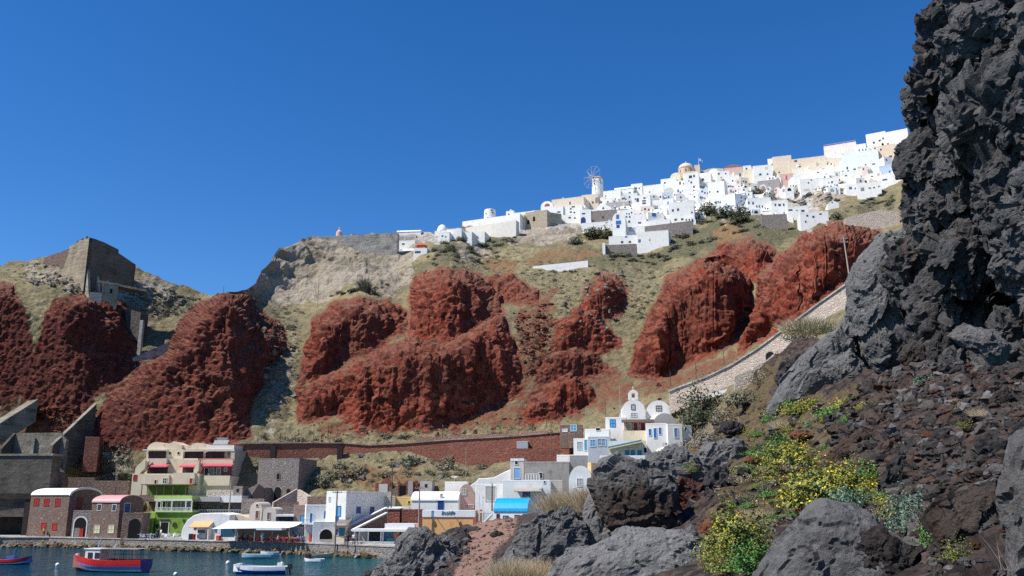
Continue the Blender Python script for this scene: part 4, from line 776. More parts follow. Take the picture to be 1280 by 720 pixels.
b = Bld('orange_shop', 'flat orange shopfront with white sign band and two brown diamonds', 'shop', 528, 593.5, 662, 638, 146, None, -4); X = b.X; Z = b.Z; W_, H_ = b.W, b.H
MB().box(0, W_, 0, 6, -2, H_ * .655).build('wall', ORANGE, b.r); MB().box(-.05, W_ + .02, -.05, 6, H_ * .66, H_).build('sign_band', WHITE, b.r); MB().box(0, W_, -.08, -.003, H_ * .62, H_ * .655).build('trim', ROSE, b.r); MB().box(W_ - .28, W_ + .02, -.09, -.003, 0, H_ * .62).build('trim', ROSE, b.r)
for px in (543.5, 575.5): x = X(px, 0, 655); z = Z(655); MB().prism([(x - .28, z), (x, z - .5), (x + .28, z), (x, z + .5)], -.07, -.003).build('diamond', paint((.25, .08, .03)), b.r)
cu = bpy.data.curves.new('sign_text', 'FONT'); cu.body = 'Inside'; cu.size = .95; cu.extrude = .02; cu.align_x = 'CENTER'; cu.shear = .25; tx = bpy.data.objects.new('sign_text', cu); C.objects.link(tx); bpy.context.view_layer.update()
me = bpy.data.meshes.new_from_object(tx.evaluated_get(bpy.context.evaluated_depsgraph_get())); bpy.data.objects.remove(tx); me.materials.clear(); me.materials.append(paint((.02, .10, .13))); o = link('sign_lettering', me, b.r, (X(560, 0, 642), -.08, Z(643.5))); o.rotation_euler[0] = PI / 2
m = MB(); [m.tube((X(px, 0, 646), -.9, Z(644.6)), (X(px, 0, 646), -.05, Z(646.4)), .05, n=6) for px in (545, 569)]; m.build('lamp_arm', WPAINT, b.r)
b = house('peach_annex', 'narrow peach annex at right end of the orange shop', 'annex', 593.7, 599.5, 637, 660, 147, None, -4, 5, plaster((.7, .36, .2)), down=2)
# ---- gate frame, blue vault, white houses
b = Bld('white_gate', 'tall white wooden gate frame with a crossed panel beside the blue vault', 'gate', 598, 629, 655, 616, 143, None, -4); X = b.X
for px in (599, 603.5): b.box('post', px - .6, px + .6, 617, 655, 0, .2, WPAINT)
b.box('rail', 598, 617, 639, 641, .02, .18, WPAINT); b.box('gate_panel', 603, 616, 641.2, 653.5, .05, .12, plaster((.62, .6, .57))); b.box('rail', 598, 629, 653.4, 655.4, .02, .18, WPAINT)
m = MB(); n = 10; xa, xb = X(603.5, 0, 630), X(613, 0, 630); z0 = b.Z(639, xa)
for i in range(n):
    t0, t1 = PI / 2 * i / n, PI / 2 * (i + 1) / n; m.tube((xa + (xb - xa) * math.sin(t0), .1, z0 + 2.1 * math.cos(t0)), (xa + (xb - xa) * math.sin(t1), .1, z0 + 2.1 * math.cos(t1)), .06, n=6)
m.build('curved_brace', WPAINT, b.r); m = MB(); m.tube((X(604.5, 0, 652), .03, b.Z(653)), (X(615.5, 0, 642), .03, b.Z(642)), .06, n=6); m.build('cross_brace', WPAINT, b.r)
house('blue_vault_house', 'small white house with bright cyan barrel roof near the earth path', 'house', 617, 659.5, 622.5, 655, 141, None, -14, 5.6, WHITE, 'vault_x', 2.0, CYANR, w=[(622.5, 646, 2.6, 5.5, 'window', DKRED, DKRED), (632, 650, 5.5, 9, 'door', paint((.4, .45, .55)), DKRED), (646.5, 649, 5.5, 9, 'door', paint((.4, .45, .55)), DKRED)], wr=[(673, 632, 4.5, 5.5, 'window', paint((.12, .07, .05)), WPAINT)], down=3)
b = house('white_terrace_house', 'wide flat white house with a grey porch roof behind the cyan barrel roof', 'house', 628, 688, 600, 626, 152, None, -5, 6, WHITE, w=[(682, 619.5, 3, 5, 'window', paint((.15, .1, .08)), WPAINT), (658, 618, 10, 6, 'door', NAVY, WPAINT), (680.5, 602.5, 1.8, 2.4, 'window', DARK, WPAINT)], down=4)
MB().prismx([(-2.2, b.Z(614.8)), (-.01, b.Z(610)), (-.01, b.Z(610) + .12), (-2.2, b.Z(614.8) + .12)], b.X(643, -1, 612), b.X(677, -1, 612)).build('porch_roof', plaster((.36, .33, .3)), b.r); b.box('porch_side', 673.5, 676.5, 611, 624, -1.6, -.02, plaster((.42, .41, .39)))
b = house('grey_door_house', 'low white house with grey doorway between the pink gable and the white terrace house', 'house', 594, 629, 605, 640, 157, None, -4, 5, WHITE, w=[(613, 617, 12, 17, 'door', plaster((.4, .39, .37)), WPAINT)], down=3)
b = Bld('white_ramp_house', 'long white building with a roofline sloping up to the right', 'house', 583, 640, 610, 586, 166, None, -5); MB().prism([(0, -4), (b.W, -4), (b.W, b.H), (b.W * .85, b.H * .85), (b.W * .6, b.H * .55), (b.W * .35, b.H * .5), (b.W * .28, b.H * .52), (b.W * .2, b.H * .3), (0, b.H * .02)], 0, 7).build('wall', WHITE, b.r, bevel=.1)
b = house('blue_door_tower', 'narrow stone and white tower house with pale blue door', 'house', 638, 655, 573, 603, 164, None, -6, 6, plaster((.58, .55, .5), .2), w=[(646.3, 591.5, 7.5, 12.5, 'door', paint((.22, .45, .75)), WPAINT), (645.5, 578.3, 3.4, 4, 'window', DARK, WPAINT)], down=4); b.box('white_band', 638, 655, 573, 576, -.06, -.003, WPAINT)
b = house('grey_stone_house', 'wide grey stone house with a railed terrace left of the white arch house', 'house', 655.5, 712, 577, 608, 162, None, -4, 7, plaster((.36, .335, .30), .25), w=[(676, 594.5, 4.5, 7, 'door', GLASS, WPAINT)], down=4)
m = MB(); xa, xb = b.X(657, -.6, 597), b.X(674, -.6, 597); z0, z1 = b.Z(600.5), b.Z(593)
for i in range(6): x = xa + (xb - xa) * i / 5; m.box(x - .12, x + .12, -.7, -.5, z0, z1)
m.box(xa, xb, -.72, -.48, z1, z1 + .15).box(xa, xb, -.7, -.5, z0 - .3, z0); m.build('terrace_railing', WPAINT, b.r)
house('grey_stone_annex', 'pale grey plastered block below the stone terrace house', 'annex', 688, 703, 600, 618, 154, None, -4, 5, GREYW, down=3)
b = house('white_arch_house', 'white house with rounded arch front and grey window left of the big boulder', 'house', 711, 740.5, 582, 619, 150, None, -8, 6, WHITE, 'vault_y', 2.6, w=[(724.5, 603, 6, 9, 'window', GREYW, WPAINT), (718, 612, 2, 3.4, 'window', GREYW, WPAINT)], down=3)
b = house('yellow_wall', 'tall ochre wall between the arch house and the big boulder', 'wall', 739, 752, 578, 616, 151, None, 12, 2, plaster((.66, .46, .24)), down=3)
house('white_parapet_house', 'low white wall house above the grey stone terrace', 'house', 696, 721, 568.5, 581, 166, None, -6, 3, WHITE, down=3)
house('grey_terrace_wall', 'grey rendered terrace wall under the low white wall house', 'wall', 712, 752, 569, 585, 163, None, 4, 2, GREYW, down=3)
# ---- church group
b = house('domed_church', 'white church front with rounded gable and small belfry', 'church', 777, 807, 499.5, 527, 178, None, -4, 9, WHITE, 'vault_y', 2.5, w=[(791.5, 509, 4, 6, 'window', GREYW, GLASS), (792, 518.5, 7, 4.5, 'window', GREYW, WPAINT)], down=4)
m = MB(); xc = b.X(791.3, .5, 490); z0 = b.Z(499.8, xc, .5); hw = .95
m.box(xc - hw, xc - .35, .1, 1.1, z0, z0 + 1.35).box(xc + .35, xc + hw, .1, 1.1, z0, z0 + 1.35).box(xc - .345, xc + .345, .1, 1.1, z0, z0 + .35).prism([(xc - hw, z0 + 1.352), (xc + hw, z0 + 1.352), (xc + hw * .7, z0 + 1.75), (xc, z0 + 2.05), (xc - hw * .7, z0 + 1.75)], .1, 1.1)
o = m.build('belfry', WHITE, b.r); MB().lathe([(.05, .5), (.16, .4), (.2, .15), (.26, 0)], 10, (xc, .6, z0 + .6)).build('bell', paint((.25, .16, .05)), o); m = MB().box(xc - .05, xc + .05, .55, .65, z0 + 2.0, z0 + 2.75).box(xc - .22, xc - .051, .55, .65, z0 + 2.42, z0 + 2.5).box(xc + .051, xc + .22, .55, .65, z0 + 2.42, z0 + 2.5); m.build('cross', WPAINT, o)
house('church_hall', 'white vaulted hall with square grey window right of the church', 'hall', 807.3, 839, 500.5, 527, 178.5, None, -6, 9, WHITE, 'vault_y', 2.6, w=[(823.5, 510.5, 6.5, 6, 'window', GREYW, GLASS)], down=4)
house('church_house', 'white cube house with square blue window left of the church', 'house', 757, 783, 521.5, 549, 173, None, -10, 7, WHITE, w=[(765.8, 529, 6.2, 8.5, 'window', LBLUE, BLUE)], down=4)
b = Bld('red_door_terrace', 'brown roofed terrace with red doors below the church', 'terrace', 777, 817, 539.5, 523, 170, None, -6); X = b.X
b.box('back_wall', 780, 817, 526, 545, 1.6, 5, plaster((.62, .52, .42))); b.box('parapet', 779, 809, 538.3, 553, -.3, 0, plaster((.74, .66, .48)))
MB().prismx([(-.8, b.Z(528.6)), (2, b.Z(523.8)), (2, b.Z(523.8) + .12), (-.8, b.Z(528.6) + .12)], X(777, 0, 526), X(818, 0, 526)).build('roof', paint((.12, .07, .05)), b.r)
for px in (783.5, 791, 800): b.box('post', px - .3, px + .3, 527, 538.4, -.2, -.08, paint((.12, .07, .05)))
for px in (794.5, 803.5, 811.5): opening(b.r, X(px, 1.6, 533), b.Z(538.5, None, 1.6), .75, 1.5, 1.6, RED, WPAINT, 'door')
house('grey_vault', 'shaded cream vault right of the red door terrace', 'house', 816, 846, 516.5, 535, 174, None, 8, 7, plaster((.58, .55, .49)), 'vault_y', 2.3, down=3)
b = house('blue_door_house', 'white house with blue door and two blue windows under the church hall', 'house', 807.5, 834, 529, 556, 166, None, -8, 6, WHITE, w=[(812.5, 540.5, 3, 8, 'window', BLUE, WPAINT), (819, 541.5, 3.6, 12, 'door', BLUE, WPAINT), (825, 538.7, 3, 8, 'window', BLUE, WPAINT)], down=4)
house('small_white_house', 'little white house with one pale blue door at right end of the church group', 'house', 834.5, 853, 530, 552, 165, None, 6, 5, WHITE, w=[(845, 541, 4, 11, 'door', paint((.16, .3, .55)), WPAINT)], down=4)
house('small_white_house', 'tiny shaded white outhouse with dark square window at end of the church group', 'house', 853, 865, 531.5, 546, 166, None, 12, 4, plaster((.66, .65, .63)), w=[(857, 536.5, 2.2, 4, 'window', DARK, WPAINT)], down=4)
b = Bld('blue_awning_house', 'cream house with a sloping sky blue awning and teal windows', 'house', 758, 806, 571, 553, 161, None, -5); X = b.X
b.box('wall', 762, 808, 551, 578, 1.5, 6, plaster((.74, .67, .52))); MB().prism([(X(760, 0, 558), b.Z(559.5)), (X(802, 0, 552), b.Z(550.8)), (X(802, 0, 552), b.Z(550.8) + .12), (X(760, 0, 558), b.Z(559.5) + .12)], -1.4, 1.4).build('awning', paint((.12, .42, .68)), b.r)
for px in (784, 791, 799.5): opening(b.r, X(px, 1.5, 566), b.Z(569, None, 1.5), .65, .8, 1.5, TEAL, LBLUE, 'window')
opening(b.r, X(806.5, 1.5, 562), b.Z(566, None, 1.5), .5, .9, 1.5, DARK, WPAINT, 'window', bars=False)
house('white_front_wall', 'long white garden wall directly behind the big boulder', 'wall', 750, 807, 569.5, 582, 157, None, -5, 1, WHITE, down=3)
house('white_step_house', 'white house with blue window below the terrace left of the church group', 'house', 731, 762, 536, 550, 168, None, -8, 5, WHITE, w=[(747.5, 535.5 + 1, 5, 3, 'window', DARK, WPAINT)], down=3)
b = house('blue_terrace_house', 'open shaded terrace house with pale blue panels left of the blue awning', 'house', 735, 763, 545.5, 568, 163, None, -6, 5, plaster((.5, .52, .54)), w=[(741, 554, 6, 8, 'window', LBLUE, WPAINT), (752, 553, 10, 8, 'window', paint((.25, .35, .42)), WPAINT)], down=3)
house('blue_shutter_house', 'small white house with grey window and turquoise door at left end of the church group', 'house', 717, 735.5, 548, 570, 165, None, -8, 5, WHITE, w=[(724.5, 557, 6, 9, 'window', paint((.4, .45, .5)), WPAINT), (732.3, 556.5, 3.4, 13, 'door', paint((.1, .35, .48)), WPAINT)], down=3)
house('white_gate_house', 'low white vaulted gate with dark opening right of the boulders under the church', 'gatehouse', 826, 846, 558, 570, 150, None, 8, 3, plaster((.72, .70, .66)), 'vault_y', 1.0, w=[(838, 565, 6, 8, 'window', DARK, WPAINT, True)], down=3)
# ---------------------------------------------------------------- walls on the slope
def wall_run(name, label, cat, pts, h, th, mat, cap=None, caph=.25):
    """a wall following (px, py_top, Y) points as one thing"""
    A = [Vector(pt(*q)) for q in pts]; t = thing(name, label, cat, A[0]); n = len(A); vs = []; cv = []
    for i, q in enumerate(A):
        d = (A[min(i + 1, n - 1)] - A[max(i - 1, 0)]); d.z = 0; d.normalize(); s_ = Vector((-d.y, d.x, 0)) * th
        if s_.y < 0: s_ = -s_
        r = q - A[0]; vs += [r - Vector((0, 0, h)), r, r + s_, r + s_ - Vector((0, 0, h))]; cv += [r - s_ * .2 + Vector((0, 0, .003)), r - s_ * .2 + Vector((0, 0, caph)), r + s_ * 1.2 + Vector((0, 0, caph)), r + s_ * 1.2 + Vector((0, 0, .003))]
    def fs(): return [(i * 4 + k, i * 4 + 4 + k, i * 4 + 4 + (k + 1) % 4, i * 4 + (k + 1) % 4) for i in range(n - 1) for k in range(4)] + [(3, 2, 1, 0), (n * 4 - 4, n * 4 - 3, n * 4 - 2, n * 4 - 1)]
    MB().add(vs, fs()).build('wall_face', mat, t)
    if cap: MB().add(cv, fs()).build('coping', cap, t)
    return t
t = wall_run('terrace_wall', 'long dark red rubble terrace wall with pale coping below the red cliffs', 'wall', [(292,555,190),(340,554.5,191),(385,554,192),(430,554.5,192.5),(460,557,191.5),(505,555,190),(560,550.5,188),(640,546,184),(700,541,180),(726,537,178)], 6.2, 1.2, REDST, concrete((.34, .25, .2)))
for px, py, Y in ((341.5, 556, 190), (425, 556, 191.5)):
    A = Vector(pt(px, py, Y - .8)); MB().prismx([(0, -5.5), (0, -.2), (1.2, -.2), (1.2, -5.5)], -.55, .55).build('buttress', paint((.03, .02, .018), .9), t, A - t.location)
wall_run('upper_terrace_wall', 'thin pinkish stone parapet running above the long red terrace wall', 'wall', [(496,548,195),(560,545,194),(640,541,191),(690,538,187)], 1.6, .5, rubble((.3, .14, .1), (.36, .22, .17), (.22, .09, .07), (.4, .3, .25), 2.), None)
house('metal_shed', 'small grey metal box against the long red terrace wall', 'shed', 646, 660, 551.5, 564, 181, None, -5, 2.2, plaster((.42, .44, .46)), down=1.5)
house('blue_door_recess', 'white stone niche with a blue board on the long red wall', 'niche', 700, 728, 531, 541, 177, None, -8, 1.5, BROWNST, w=[(717, 535, 7, 7, 'window', LBLUE, WPAINT), (706, 538, 6, 3, 'window', WHITE, WPAINT)], down=3)
t = wall_run('stairway_wall', 'long pale stone stairway wall climbing right to the dark lava cliff', 'wall', [(836,490,178),(850,484.5,177),(880,473.5,174),(915,457,171),(950,435,167),(985,409,162),(1020,383,158),(1050,362,154),(1074,345,151),(1110,318,147)], 4.4, 1.4, PALEST, LCONC, .3)
A = Vector(pt(963, 449, 163.0)); opening(t, A.x - t.location.x, A.z - t.location.z - .9, 1.6, 2.3, A.y - t.location.y, DARK, PALEST, 'door', -.35, True)
wall_run('lower_stair_wall', 'short pale stone wall curving below the arched stairway opening', 'wall', [(918,470,163),(938,463,163),(956,452,163),(972,438,162)], 2.5, .8, PALEST)
wall_run('whitewashed_steps', 'narrow whitewashed steps below the pale stairway above the big bush', 'steps', [(862,500,172),(885,493,171),(905,487,170),(924,481.5,169)], .8, 1.2, WHITE)
b = Bld('village_retaining_wall', 'large pale rubble retaining wall under the right end of the village', 'wall', 1056, 1124, 281, 263, landY(1085, 284) - 4, None, -12); MB().prism([(0, -6), (b.W, -6), (b.W, b.H * .75), (b.W * .65, b.H), (0, b.H * .55)], 0, 3).build('wall_face', PALEST, b.r)
b = Bld('clifftop_wall', 'long grey stone retaining wall along the tuff clifftop at left of village', 'wall', 397, 497, 306, 291.5, landY(450, 306) - 3, None, -4); MB().prism([(0, -5), (b.W, -5), (b.W, b.H), (b.W * .3, b.H * .8), (0, b.H * .75)], 0, 3).build('wall_face', concrete((.36, .335, .29)), b.r)

# ---- small walls, ruins and terraces behind the quay row
for (n_, lab, cat, p0, p1, pt_, pb_, Y, a, D, mt) in (('terrace_wall', 'low grey stone terrace wall under the stone lean-to', 'wall', 302, 330, 623, 632, 170, -6, 1, GREYST), ('terrace_wall', 'short brown stone wall above the dark shelter', 'wall', 346, 372, 627, 638, 170, 4, 1, BROWNST), ('terrace_wall', 'reddish stone wall left of the tall white house', 'wall', 384, 408, 620, 634, 160, -4, 1.2, BROWNST), ('stone_hut', 'tiny pale stone hut behind the upper restaurant', 'hut', 291, 303, 607, 620, 176, -6, 3, GREYST), ('terrace_wall', 'pale rubble terrace wall right under the cream hotel', 'wall', 258, 292, 612, 621, 178, -3, 1, PALEST), ('terrace_wall', 'dark red rubble terrace below the church houses', 'wall', 640, 700, 560, 572, 176, -6, 1, REDST), ('stone_hut', 'ruined red stone hut with a pale door panel on the scrub slope', 'ruin', 469, 488, 596, 620, 176, -4, 3, REDST), ('stone_hut', 'ruined red stone hut with a thin grey pier right of the pale door ruin', 'ruin', 497, 522, 599, 622, 175, 5, 3, REDST), ('terrace_wall', 'crumbling brown wall between the two red stone ruins', 'wall', 487, 499, 606, 620, 175.5, 0, 1, BROWNST), ('stone_hut', 'small pale hut on the slope above the yellow house', 'hut', 525, 540, 601, 614, 174, -6, 3, GREYW), ('terrace_wall', 'white parapet in front of the yellow house', 'wall', 486, 512, 633, 637, 157, -4, .6, WHITE)):
    b = Bld(n_, lab, cat, p0, p1, pb_, pt_, Y, None, a); W_, H_ = b.W, b.H; r_ = random.Random(p0); k = max(3, int(W_ / .9)); xs = [W_ * i / k for i in range(k + 1)]
    MB().prism([(0, -3), (W_, -3)] + [(x, H_ * (1 - (.16 if 'ruin' in lab or 'crumb' in lab else .05) * r_.random() - (.25 if 'ruin' in lab and r_.random() < .3 else 0))) for x in xs[::-1]], 0, D).build('wall_face', mt, b.r)
    if 'door' in lab and n_ == 'stone_hut' and 'pier' not in lab: b.box('door_panel', 473.5, 484.5, 605, 619, -.08, -.003, plaster((.52, .50, .47)))
    if 'pier' in lab: b.box('pier', 510, 516, 601, 622, -.3, -.003, GREYW); b.box('dark_opening', 499, 507, 607, 619, -.05, -.002, DARK)
    if 'hut' in lab and 'red' not in lab: b.box('window', (p0 + p1) / 2 - 1.5, (p0 + p1) / 2 + 1.5, pt_ + 4, pt_ + 8, -.05, -.002, DARK)
# ================================================================ THE WHITE VILLAGE ON THE RIDGE
VILLAGE = []; PINKC = plaster((.74, .62, .54))
PBLUE = paint((.04, .16, .45)); GLS = M('village_window', .35, .4).col((.07, .072, .08)).m
_vw = {}
def vwin(b, px, py, w, h, mat=GLS, name='window', arch=False):
    x = b.X(px, 0, py); d = b.oy + b.sa * x; zc = zpy(py, d) - b.oz; ww = max(.3, abs(b.X(px + w / 2, 0, py) - b.X(px - w / 2, 0, py))); hh = h * d / F
    m = MB()
    if arch: m.prism([(-ww / 2, 0), (ww / 2, 0)] + [(ww / 2 * math.cos(PI * i / 8), hh - ww / 2 + ww / 2 * math.sin(PI * i / 8)) for i in range(9)], -.06, .02)
    else: m.box(-ww / 2, ww / 2, -.06, .02, 0, hh)
    return m.build(name, mat, b.r, (x, 0, zc - hh / 2))
def vh(label, px0, px1, pyt, pyb, roof='flat', wall=WHITE, w=(), a=-18, D=7, name='village_house', cat='house', roofmat=None, rise=None, dY=1.2, down=7, chim=False, door=None):
    Y = landY((px0 + px1) / 2, pyb) - dY
    b = Bld(name, label, cat, px0, px1, pyb, pyt, Y, None, a, 'houses of the white village on the ridge' if name == 'village_house' else None)
    body(b, D, wall, roof, rise, roofmat, down, .3)
    for q in w: vwin(b, *q)
    if chim: MB().box(b.W * .3, b.W * .3 + .6, 2, 2.6, b.H - .1, b.H + 1.1).box(b.W * .3 - .1, b.W * .3 + .7, 1.9, 2.7, b.H + 1.101, b.H + 1.25).build('chimney', wall, b.r)
    VILLAGE.append((px0, px1, pyt, pyb)); return b
DB = PBLUE
vh('long low white house with rounded roof on the clifftop at left end of village', 496, 526, 286, 294, 'vault_x', WHITE, rise=1.2, a=-6)
vh('white stepped terrace house, upper one below the clifftop wall', 497, 519, 301, 309, 'flat', WHITE, [(504, 305, 3, 2)], a=-8)
vh('wide white sloping-roofed house lowest below the clifftop wall', 486, 521, 309, 316, 'vault_x', WHITE, [(501, 313, 4, 2.4)], rise=1.5, a=-8)
vh('small white house jutting right below the clifftop wall', 517, 534, 310, 319, 'flat', WHITE, [(522, 315, 7, 2.6)], a=-8)
b = vh('orange-red sunlit awning hut among green bushes near the clifftop wall', 521, 531.5, 302, 309, 'hip', paint((.5, .1, .03)), a=-10, D=3, rise=1.4)
b = vh('slender pinkish pergola frame above the white terraces', 494, 520, 294, 300, 'flat', plaster((.55, .45, .4)), [(500, 297.4, 9, 3.4, plaster((.36, .33, .3))), (512, 297.4, 11, 3.4, plaster((.36, .33, .3)))], a=-6, D=2, name='pergola', cat='pergola')
vh('white chapel with a round dome on the skyline left of the stub windmill', 543.5, 558, 278.5, 292, 'dome', WHITE, rise=3.2, a=-10, D=5, name='village_chapel', cat='chapel')
vh('little white house right under the round domed chapel', 548, 562, 290, 300, 'flat', WHITE, [(553, 295, 2, 2), (557, 296, 1.6, 1.6)], a=-12)
vh('white house among bushes right of the round domed chapel', 558, 577, 286, 299, 'flat', WHITE, [(563, 292, 2, 2)], a=-14)
vh('plain white house under the long terrace walls left of the stub windmill', 575, 590, 290, 303, 'flat', WHITE, [(579, 297, 2.2, 2)], a=-16)
vh('small white house at foot of the long terrace walls', 589, 606, 290, 299, 'flat', WHITE, a=-16)
vh('white house with blank front below the stub windmill', 604, 620, 283, 294, 'flat', WHITE, [(610, 288, 2, 2)], a=-18)
vh('long white walled terrace house right of the stub windmill', 640, 668, 265, 277, 'flat', WHITE, a=-20, D=5)
vh('white cube house on the skyline between both windmills', 632.5, 642, 263.5, 276, 'flat', WHITE, [(636, 268, 1.6, 2)], a=-20, chim=True)
vh('beige stone house with two dark porch openings', 622, 655, 270, 284, 'flat', BEIGE, [(642, 276, 3.4, 6, DARK), (648.5, 275, 4.4, 6, DARK)], a=-20, D=6)
vh('roofless tan stone house with two arched windows on a rock knoll', 656, 684, 264, 282, 'flat', rubble((.42, .34, .24), (.5, .42, .31), (.36, .28, .2), (.52, .46, .36), 1.3), [(660.5, 277.5, 2.8, 6, DARK, 'window', True), (667.5, 273.5, 2.8, 6.5, DARK, 'window', True)], a=-24, D=9)
vh('broken tan stone wall house adjoining the arched window ruin', 683, 702, 266, 281, 'flat', rubble((.42, .34, .24), (.5, .42, .31), (.36, .28, .2), (.52, .46, .36), 1.3), a=22, D=6)
b = vh('white vaulted house with a brick-red lunette facing out', 676, 691, 251.5, 262, 'vault_y', WHITE, a=-18); vwin(b, 684, 256, 7, 3.6, paint((.35, .09, .05)), 'lunette', True)
vh('long beige walled house left of the big windmill', 689.5, 730, 247.5, 263, 'flat', BEIGE, [(712.5, 254, 1.6, 4), (716, 258, 2, 1.6)], a=-20, chim=True)
vh('square beige house directly below the big windmill', 727, 748, 243, 258.5, 'flat', BEIGE, [(741, 253, 2, 2.8), (746.5, 250, 5, 8, paint((.3, .24, .2)), 'window', True)], a=-18)
vh('white house with three small dark windows under the beige walled house', 703, 728, 257, 269, 'flat', WHITE, [(713.3, 261, 2, 2), (716.5, 257.5 + 1, 4, 1.6), (713.5, 265, 2.4, 2), (718, 265.6, 2, 2)], a=-18)
vh('low white house beside the roofless tan ruin', 683, 704, 258, 268, 'flat', WHITE, [(698.5, 265, 4, 1.8)], a=-18)
vh('white terrace house above the grey rock knoll', 700, 727, 268, 277, 'flat', WHITE, [(712, 272, 3, 2), (718.5, 272.5, 2, 2)], a=-18)
b = vh('white house with a large dark arched doorway', 725, 739, 262, 282, 'flat', WHITE, [(729.5, 267, 4, 1.8), (729, 275.5, 6, 9, NAVY, 'door', True)], a=-12)
vh('grey rubble stone house with two white framed windows', 735, 770, 263, 281, 'flat', GREYST, [(741.5, 276, 2.4, 2.6), (753.5, 271.5, 2.6, 3)], a=-14)
vh('white house with pointed gable and one round-topped window', 745, 764, 254.5, 269, 'gable_y', WHITE, [(754, 260.3, 2.2, 2.4)], a=-14, rise=2)
vh('white house with blue door between the gabled house and the stone house', 733, 749, 262, 271, 'flat', WHITE, [(742, 267.5, 3.4, 4.4, DB, 'door'), (738, 266, 4, 1.4)], a=-14, dY=2.4)
vh('long blank white retaining house under the grey stone house', 727, 767, 277.5, 289, 'flat', WHITE, a=-14, D=4)
vh('tall white barrel front with a stack of bright blue windows', 765.5, 782, 265.5, 299, 'vault_y', WHITE, [(772, 271, 3.6, 6, DB), (773, 278, 6.5, 5, DB), (772.5, 283, 4, 4, NAVY)], a=-14, rise=2.8, dY=3)
vh('skyline row of plain white houses right of the big windmill', 754, 776, 238, 250, 'flat', WHITE, [(757, 245, 1.4, 1.4)], a=-18)
vh('white barrel-roofed house on the skyline between windmill and cube house', 768, 792, 232, 246, 'vault_x', WHITE, [(787, 241, 3, 1.6), (793, 240, 3, 1.6)], rise=1.6, a=-18)
vh('white cube house with two dark windows on the skyline', 789, 803, 229.5, 241, 'flat', WHITE, [(795, 235.3, 2, 2.6), (799, 235.3, 1.6, 1.8)], a=-18)
vh('white house with two columns of dark windows below the skyline cube house', 790, 813, 244, 263, 'flat', WHITE, [(797, 250, 3, 5), (794, 249, 1.4, 2.6), (805.5, 247.5, 3, 1.8), (805, 251, 4.4, 1.8), (805, 254, 4.4, 2.2)], a=-16)
vh('white house with a wide shaded arch porch, left of the domed church', 809, 828, 241, 254, 'flat', WHITE, [(817, 246.5, 14, 7, plaster((.5, .5, .5)), 'porch', True), (817.5, 246, 2, 3), (825.5, 246, 2, 2.6)], a=-16)
b = vh('white vaulted house with a big shaded arch below the domed church', 827, 847, 229, 244, 'vault_y', WHITE, a=-24, rise=3); vwin(b, 836, 237.5, 12, 7.5, plaster((.5, .5, .5)), 'porch', True)
vh('white house on the skyline climbing to the domed church', 826, 846, 223, 234, 'flat', WHITE, [(831, 228.5, 2, 2)], a=-20)
vh('small white skyline house left of the arched vault house', 804, 830, 231, 245, 'flat', WHITE, [(812, 240, 1.6, 1.6)], a=-20)
# the domed church
Y = landY(857, 222) - 3; b = Bld('domed_church', 'tan church with a large round dome on the highest left skyline', 'church', 845, 872, 228, 214.5, Y, None, -16); body(b, 9, plaster((.66, .52, .38)), 'flat', down=7)
vwin(b, 856, 221, 2.6, 6, DARK); r = 10 * Y / F * 1.02; c = (b.W * .45, 4.5, b.H)
MB().lathe([(r, -.3), (r, 8 * Y / F), (r * 1.05, 8.1 * Y / F), (r * 1.05, 8.6 * Y / F), (r * .98, 8.7 * Y / F)], 20, c).build('drum', plaster((.66, .50, .37)), b.r); o = MB().lathe([(r * math.cos(t * PI / 20), r * .74 * math.sin(t * PI / 20)) for t in range(10)] + [(.1, r * .74)], 20, (c[0], c[1], c[2] + 8.7 * Y / F)).build('dome', plaster((.66, .55, .44)), b.r, smooth=True)
m = MB(); z0 = c[2] + 8.7 * Y / F + r * .74; m.box(c[0] - .08, c[0] + .08, c[1] - .08, c[1] + .08, z0 - .1, z0 + 1.2).box(c[0] - .35, c[0] + .35, c[1] - .07, c[1] + .07, z0 + .6, z0 + .75); m.build('cross', WPAINT, o)
for k in (-1, 0, 1): MB().box(-.35, .35, -.12, .1, 0, 1.3).build('window', paint((.3, .22, .16)), b.r, (c[0] + r * math.sin(k * .75), c[1] - r * math.cos(k * .75), b.H + .6), k * .75)
vh('small tan apse house with sloping front left of the domed church', 838, 851, 216, 230, 'vault_y', plaster((.70, .62, .48)), a=-24, rise=2)
vh('tall white house with rows of dark windows under the domed church', 855, 874, 216, 240, 'flat', WHITE, [(863, 221, 4, 3.6), (867.5, 220, 2, 3.4), (864, 228, 2, 2.6), (867.3, 233.5, 2, 2.6), (861, 226, 1.4, 1.4)], a=-16, dY=5)
vh('small tan bell house right of the dome', 868, 875, 206, 216, 'flat', plaster((.62, .52, .42)), a=-16, D=4)
vh('white house with small dark windows left under the tall windowed house', 840, 858, 226, 240, 'flat', WHITE, [(850, 229, 2, 4), (854.5, 225.5 + 4, 1.6, 2)], a=-20)
b = vh('white house with low round dome beside the flagpole', 884, 901, 208.5, 224, 'dome', WHITE, [(898.5, 217, 2, 2.4)], a=-16, D=7, rise=2.4)
vh('white house with shaded right side under the flagpole', 872, 889, 216, 236, 'flat', WHITE, [(878.5, 224.5, 3, 3.4), (868 + 6, 226, 2, 2)], a=-20)
vh('large white house with two dark windows right of the low round dome', 896, 912, 214, 228, 'flat', WHITE, [(898.5, 217.2, 2, 2.6), (907, 217, 1.6, 2)], a=-14, dY=2.5)
vh('large white house above the grey retaining wall with five dark windows', 836, 868, 252, 277.5, 'flat', WHITE, [(841, 263, 2.4, 3), (847.5, 262, 2.6, 3.2), (844.5, 274.5, 3.2, 2.4), (852.8, 274, 3.2, 2.4), (861, 273, 2, 2), (864.8, 265.5, 2, 2.2)], a=-14, dY=3)
